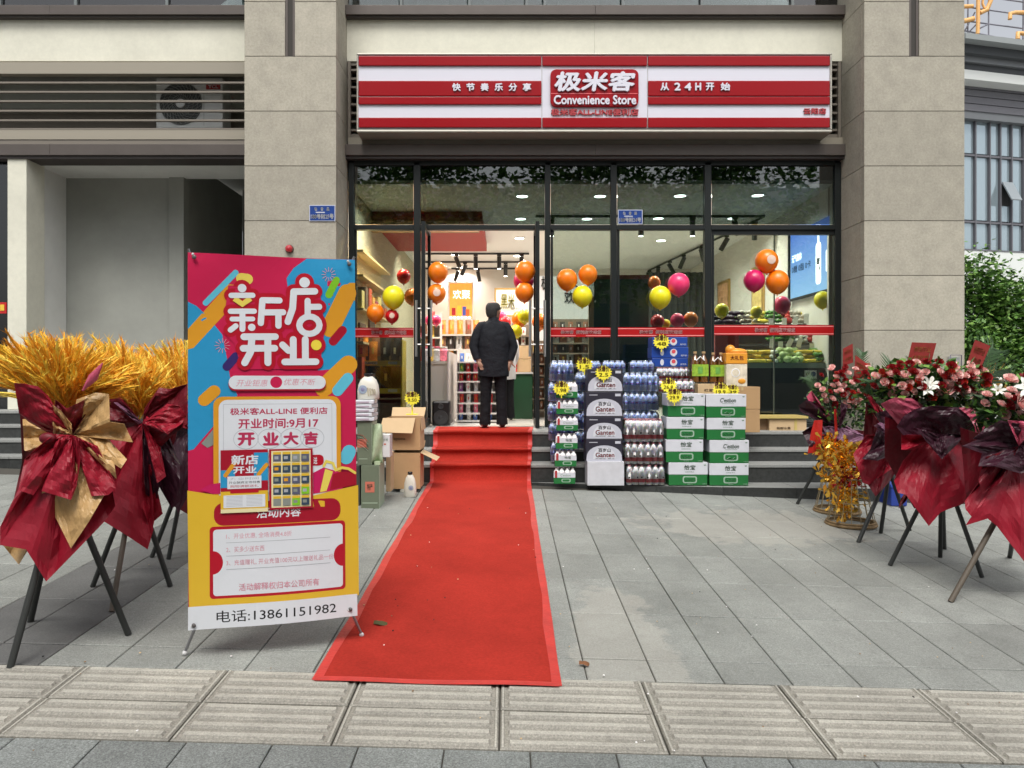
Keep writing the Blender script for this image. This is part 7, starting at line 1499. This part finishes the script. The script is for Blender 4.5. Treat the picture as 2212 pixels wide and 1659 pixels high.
card_(t, [f9(780, 155), f9(1092, 165), f9(1020, 435), f9(716, 420)], Yc_ - .02); card_(t, [f9(1585, 122), f9(1780, 200), f9(1650, 505), f9(1465, 480)], Yc_ + .12)
rib(t, [f9(790, 400), f9(760, 460), f9(750, 510)], Yc_ - .05, M_scar, .02)
tie = s7((900, 640))[0]
for m, o_, k in ((M_pdk, s7((600, 540), (600, 760), (760, 1040), (1000, 1030), (1180, 900), (1190, 560)), dict(back=True, bulge=.22)), (M_pr, s7((840, 620), (700, 780), (650, 890), (672, 955), (715, 965), (840, 1136), (905, 1060), (1030, 1012), (1075, 880), (1115, 750), (1040, 640)), dict(lift=.06, bulge=.16, fr=3.2, N=46)),
                 (M_pr, s7((740, 960), (690, 985), (675, 1040), (715, 1000)), dict(lift=.08, bulge=.02)), (M_ppk, s7((720, 640), (655, 560), (578, 472), (650, 436), (745, 440), (800, 470), (810, 520), (720, 560)), dict(lift=.10, bulge=.07, fr=1.5)), (M_ppk, s7((1060, 630), (1100, 640), (1185, 620), (1150, 500), (1085, 484), (1000, 492), (1050, 550)), dict(lift=.10, bulge=.07, fr=1.5)),
                 (M_pr, s7((1080, 640), (1140, 640), (1200, 600), (1170, 540), (1130, 560)), dict(lift=.08, bulge=.03)), (M_pp, s7((820, 655), (700, 640), (665, 595), (700, 540), (760, 500), (860, 480), (1000, 490), (1060, 540), (1090, 600), (1080, 640), (1000, 650), (930, 660)), dict(lift=.15, bulge=.14, fr=2)),
                 (M_pp, s7((860, 640), (770, 600), (830, 680), (910, 772), (985, 700), (1035, 640), (960, 630)), dict(lift=.24, bulge=.05, fr=2.2)), (M_pr, s7((780, 650), (690, 640), (690, 720), (760, 720), (800, 690)), dict(lift=.2, bulge=.03))): paper(t, tie, o_, Yc_, m, **k)
# fourth, cut by the frame
Yd_ = 4.95; t = thing('flower_stand', 'nearest flower stand of the right row, cut by the frame, white lilies on top', 'flower stand', (X_(2215, Yd_), Yd_, gz(3.3, Yd_)), GR)
tripod(t, (2215, 1010), [(2053, 1305), (2181, 1208), (2330, 1300)], Yd_, (M_leg2, M_leg, M_leg), r=.017)
leaves(t, (2205, 890), Yd_, 82, 62, .2, 800, 61, .06); blooms(t, (2210, 862), Yd_, 96, 46, 42, 62, ['red', 'pink', 'pink', 'white', 'red'], .17, [(c, *f9(x, y), s) for c, x, y, s in (('white', 2010, 750, 1.9), ('white', 2110, 740, 1.7), ('red', 2090, 640, 1.7), ('red', 2010, 880, 1.8), ('pink', 1900, 930, 1.7), ('pink', 1940, 640, 1.5), ('pink', 1960, 1030, 1.5), ('red', 1830, 960, 1.4))])
for a, b, w in (((2150, 900), (2118, 925), .14), ((2240, 860), (2300, 740), .2), ((2140, 880), (2125, 880), .12)): frond(t, a, b, Yd_, w, 18)
tie = s7((1330, 700))[0]
for m, o_, k in ((M_pdk, s7((1010, 600), (1040, 960), (1250, 1150), (1500, 1250), (1600, 640)), dict(back=True, bulge=.2)), (M_pr, s7((1230, 680), (1130, 780), (1110, 900), (1035, 1000), (1040, 1045), (1090, 1105), (1040, 1132), (1160, 1095), (1210, 1135), (1290, 1240), (1365, 1335), (1480, 1260), (1560, 1180), (1560, 700)), dict(lift=.06, bulge=.14, fr=4, N=54)),
                 (M_pp, s7((1200, 650), (1120, 660), (1020, 700), (1130, 740), (1110, 810), (1200, 810), (1340, 850), (1480, 800), (1500, 680)), dict(lift=.18, bulge=.08, fr=3)), (M_pp, s7((1200, 680), (1080, 660), (1140, 610), (1230, 560), (1340, 580), (1480, 560), (1560, 620), (1500, 700)), dict(lift=.14, bulge=.14, fr=2)),
                 (M_ppk, s7((1290, 590), (1268, 560), (1360, 565), (1430, 590), (1360, 610)), dict(lift=.24, bulge=.05)), (M_pdk, s7((1150, 760), (1110, 880), (1130, 960), (1230, 900), (1260, 800)), dict(lift=.2, bulge=.04))): paper(t, tie, o_, Yd_, m, **k)
for o in RS.values(): bpy.data.objects.remove(o)

# ------------------------------------------------------------------ trees and buildings beyond the corner
def tree(x, y, z, crown, label, n=5200, leaf=.11, seed=1, trunk=.16, group=None, mats=None, cat='tree'):
    """crown = list of (cx, cy, cz, rx, ry, rz) lobes"""
    rnd = random.Random(seed); t = thing('tree', label, cat, (x, y, z), group); mb = MB(); M_bark = mat('bark', (.10, .08, .06), .9, noise=(12, .3)); c0 = Vector(crown[0][:3])
    base = Vector((x, y, z)); fork = base.lerp(c0, .45); mb.tube([base, base.lerp(fork, .5) + Vector((.05, 0, 0)), fork], [trunk, trunk * .8, trunk * .65], M_bark, 10)
    for c in crown: mb.tube([fork, fork.lerp(Vector(c[:3]), .6) + Vector((rnd.uniform(-.2, .2), 0, 0)), Vector(c[:3])], [trunk * .5, trunk * .3, trunk * .08], M_bark, 6)
    mb.build('trunk', t); mb = MB(); tot = sum(c[3] * c[4] * c[5] for c in crown); mats = mats or [mat('tree_leaf_a', (.11, .23, .045), .45), mat('tree_leaf_b', (.06, .14, .03), .5), mat('tree_leaf_c', (.19, .33, .07), .45)]
    for c in crown:
        k_n = int(n * c[3] * c[4] * c[5] / tot); cl = [(Vector((rnd.gauss(0, 1), rnd.gauss(0, 1), rnd.gauss(0, 1))).normalized() * rnd.uniform(.35, 1)) for _ in range(max(6, k_n // 36))]
        for i in range(k_n):
            q = cl[i % len(cl)]; p = Vector((c[0] + q.x * c[3], c[1] + q.y * c[4], c[2] + q.z * c[5])) + Vector((rnd.gauss(0, leaf * 2.0), rnd.gauss(0, leaf * 2.0), rnd.gauss(0, leaf * 1.4)))
            d = Vector((rnd.gauss(0, 1), rnd.gauss(0, 1), rnd.gauss(0, .5) - .2)).normalized(); s = d.cross(Vector((rnd.gauss(0, .4), rnd.gauss(0, .4), 1))).normalized(); L = leaf * rnd.uniform(.7, 1.3); w = L * .3
            mb.add([p, p + d * L * .5 + s * w, p + d * L, p + d * L * .5 - s * w], [(0, 1, 2, 3)], mats[rnd.randrange(len(mats))])
    mb.build('crown', t); return t
def lobe(u, v, Y, ru, rv, ry): p = W(u, v, Y); return (p.x, p.y, p.z, ru * Y / F, ry, rv * Y / F)
tree(X_(2170, 15.5), 15.5, .6, [lobe(2165, 690, 15.5, 62, 95, .9), lobe(2110, 610, 15.3, 34, 70, .6), lobe(2200, 790, 15, 70, 60, .9), lobe(2105, 760, 15, 40, 80, .7)], 'dense green street tree beyond the far stone pillar', 17000, .11, 5, .12)
t_ = tree(X_(2150, 12.6), 12.6, .6, [lobe(2130, 850, 12.4, 60, 42, .6), lobe(2230, 860, 12.4, 70, 46, .6)], 'low clipped dark shrub under the street tree', 9000, .08, 9, .05, cat='shrub')
fbl = thing('far_building', 'distant grey building with blue glass wall and orange roof lettering', 'building', (X_(2083, 30.5), 30.5, 0))
A0 = Vector((X_(2060, 30.3), 30.3, 0)); A1 = Vector((X_(2212, 31.1), 31.1, 0)); dv = (A1 - A0); dl_ = dv.length; dv.normalize(); nv_ = Vector((dv.y, -dv.x, 0))
fw = lambda s, z, d=0: A0 + dv * s + nv_ * d + Vector((0, 0, z)); zz = lambda v: H + (815 - v) * 30.5 / F
def fslab(mb, s0, s1, z0, z1, d0, d1, m): mb.add([fw(s, z, d) for z in (z0, z1) for s, d in ((s0, d1), (s1, d1), (s1, d0), (s0, d0))], [(0, 3, 2, 1), (4, 5, 6, 7), (0, 1, 5, 4), (1, 2, 6, 5), (2, 3, 7, 6), (3, 0, 4, 7)], m)
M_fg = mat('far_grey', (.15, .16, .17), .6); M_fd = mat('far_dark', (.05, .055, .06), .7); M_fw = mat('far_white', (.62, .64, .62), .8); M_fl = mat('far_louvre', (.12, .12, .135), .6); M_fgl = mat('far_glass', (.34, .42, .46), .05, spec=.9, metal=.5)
def fpart(name, v0, v1, d0, d1, m, s0=-1, s1=30):
    mb = MB(); k = (30.5 - max(0, d1)) / 30.5; fslab(mb, s0, s1, H + (zz(v1) - H) * k, H + (zz(v0) - H) * k, d0, d1, m); return mb.build(name, fbl)
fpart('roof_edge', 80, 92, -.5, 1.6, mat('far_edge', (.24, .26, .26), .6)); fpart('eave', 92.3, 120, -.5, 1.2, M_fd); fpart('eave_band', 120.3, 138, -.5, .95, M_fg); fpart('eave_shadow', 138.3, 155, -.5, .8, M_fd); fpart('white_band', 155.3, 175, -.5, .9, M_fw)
for k, v in enumerate((177, 193, 208, 224)): fpart('louvre_slat', v + 1.6, (193, 208, 224, 240)[k], -.4, .3, M_fl)
fpart('wall', 240.3, 257, -.4, .25, M_fg); fpart('wall', 541, 860, -.6, .1, M_fw); fpart('backing', 92, 860, -6, -.62, M_fd)
su = [-.9, -.3, .35, 1.02, 1.72, 2.24, 2.8, 3.4, 4.0, 4.6, 5.2, 5.8, 6.5, 7.2, 7.9, 8.6, 9.3, 10, 10.7, 11.4, 12.1, 12.8, 13.5]
zs_ = [541, 477, 333, 258]
for s0, s1 in zip(su, su[1:]):
    for va, vb_ in zip(zs_, zs_[1:]):
        if (s0, va) == (1.27 + .52, 477): pass
        mb = MB(); fslab(mb, s0 + .04, s1 - .04, zz(va) + .05, zz(vb_) - .05, -.1, -.05, M_fgl); mb.build('window_pane', fbl)
for s in su: mb = MB(); fslab(mb, s - .028, s + .028, zz(541), zz(258), -.12, .06, M_fl); mb.build('mullion', fbl)
for v in (335, 479): fpart('transom', v - 2, v + 2, -.12, .04, M_fl)
fpart('sill', 538, 541, -.1, .12, M_fl)
mb = MB(); s0, s1 = 2.27, 2.78; q = [fw(s0, zz(390), .08), fw(s1, zz(390), .08), fw(s1 + .02, zz(433), .5), fw(s0 + .02, zz(433), .5)]; mb.add(q, [(0, 3, 2, 1)], mat('open_sash', (.25, .28, .30), .3)); mb.build('open_window', fbl, solid=.05)
mb = MB(); fslab(mb, s0 + .05, s1 - .05, zz(440), zz(392), -.04, .0, M_black); mb.build('window_opening', fbl)
# roof sign frame and lettering
rs = thing('roof_sign', 'orange metal characters on a thin grey frame above the distant building', 'sign', fw(1, zz(80)))
o1 = lambda x, y: (2057.3 + x * .1389, y * .1389); Yr = 30.6; mb = MB(); M_rf = mat('sign_scaffold', (.20, .20, .24), .5)
for a, b in (((0, 440), (1300, 700)), ((160, 520), (1300, 690)), ((160, 320), (1300, 470)), ((160, 100), (1300, 260)), ((245, -300), (240, 560)), ((565, -300), (565, 620)), ((1105, -300), (1100, 690)), ((200, 560), (370, 380)), ((180, 500), (350, 190)), ((430, 440), (570, 370)), ((160, -100), (1300, 60))): mb.tube([W(*o1(*a), Yr), W(*o1(*b), Yr)], .03, M_rf, 5)
mb.build('frame', rs); M_ro = mat('sign_orange', (.72, .40, .14), .5)
def strokes(name, lst):
    mb = MB()
    for pts, w in lst:
        pts = [W(*o1(*p), Yr - .25) for p in pts]; mb.tube(pts, [(w * .1389 * Yr / F * .5,) * 2] * len(pts), M_ro, 6, flat=1)
    mb.build(name, rs)
strokes('character', [([(60, 105), (250, 100), (320, 95)], 60), ([(60, 330), (200, 325), (335, 290)], 75), ([(400, -250), (400, 300), (395, 480), (390, 530)], 62), ([(590, -200), (600, 0), (540, 150), (430, 200)], 70), ([(480, -200), (470, 60), (500, 130)], 40)])
strokes('character', [([(895, 300), (900, 210), (980, 195), (1200, 195), (1400, 190)], 66), ([(1015, 610), (1020, 510), (1080, 520), (1250, 530)], 70), ([(1180, -200), (1180, 180)], 60)])

# ------------------------------------------------------------------ the other side of the street (seen in the window reflections)
for k, (x, y, h, s) in enumerate(((-9, -8.2, 12.5, 71), (-3.2, -9, 13, 72), (2.6, -8.4, 12.4, 73), (8.6, -9.2, 13.2, 74))):
    tree(x, y, gz(x, y) - .02, [(x, y, h * .62, 3.2, 2.2, h * .28), (x + 1.6, y + .5, h * .5, 2.4, 1.7, h * .2), (x - 1.7, y, h * .55, 2.4, 1.7, h * .2), (x + .2, y, h * .9, 2.6, 1.7, h * .2)],
         ('street tree across from the left passage, mirrored in the glass', 'street tree across from the banner, mirrored in the glass', 'street tree across from the doorway, mirrored in the glass', 'street tree across from the far pillar, mirrored in the glass')[k], 9500, .30, s, .2, 'street trees mirrored in the shop glass')
ob = thing('opposite_building', 'pale office block across the street mirrored in the shop glass', 'building', (0, -26, -.2)); MB().box(-22, 20, -34, -26, -1, 13, mat('opposite_wall', (.30, .30, .29), .8)).build('wall', ob)
for r in range(4):
    for c in range(11): MB().box(-20 + c * 3.6, -17.8 + c * 3.6, -26, -25.97, 1.2 + r * 3, 3 + r * 3, mat('opposite_glass', (.10, .14, .17), .15)).build('window', ob)
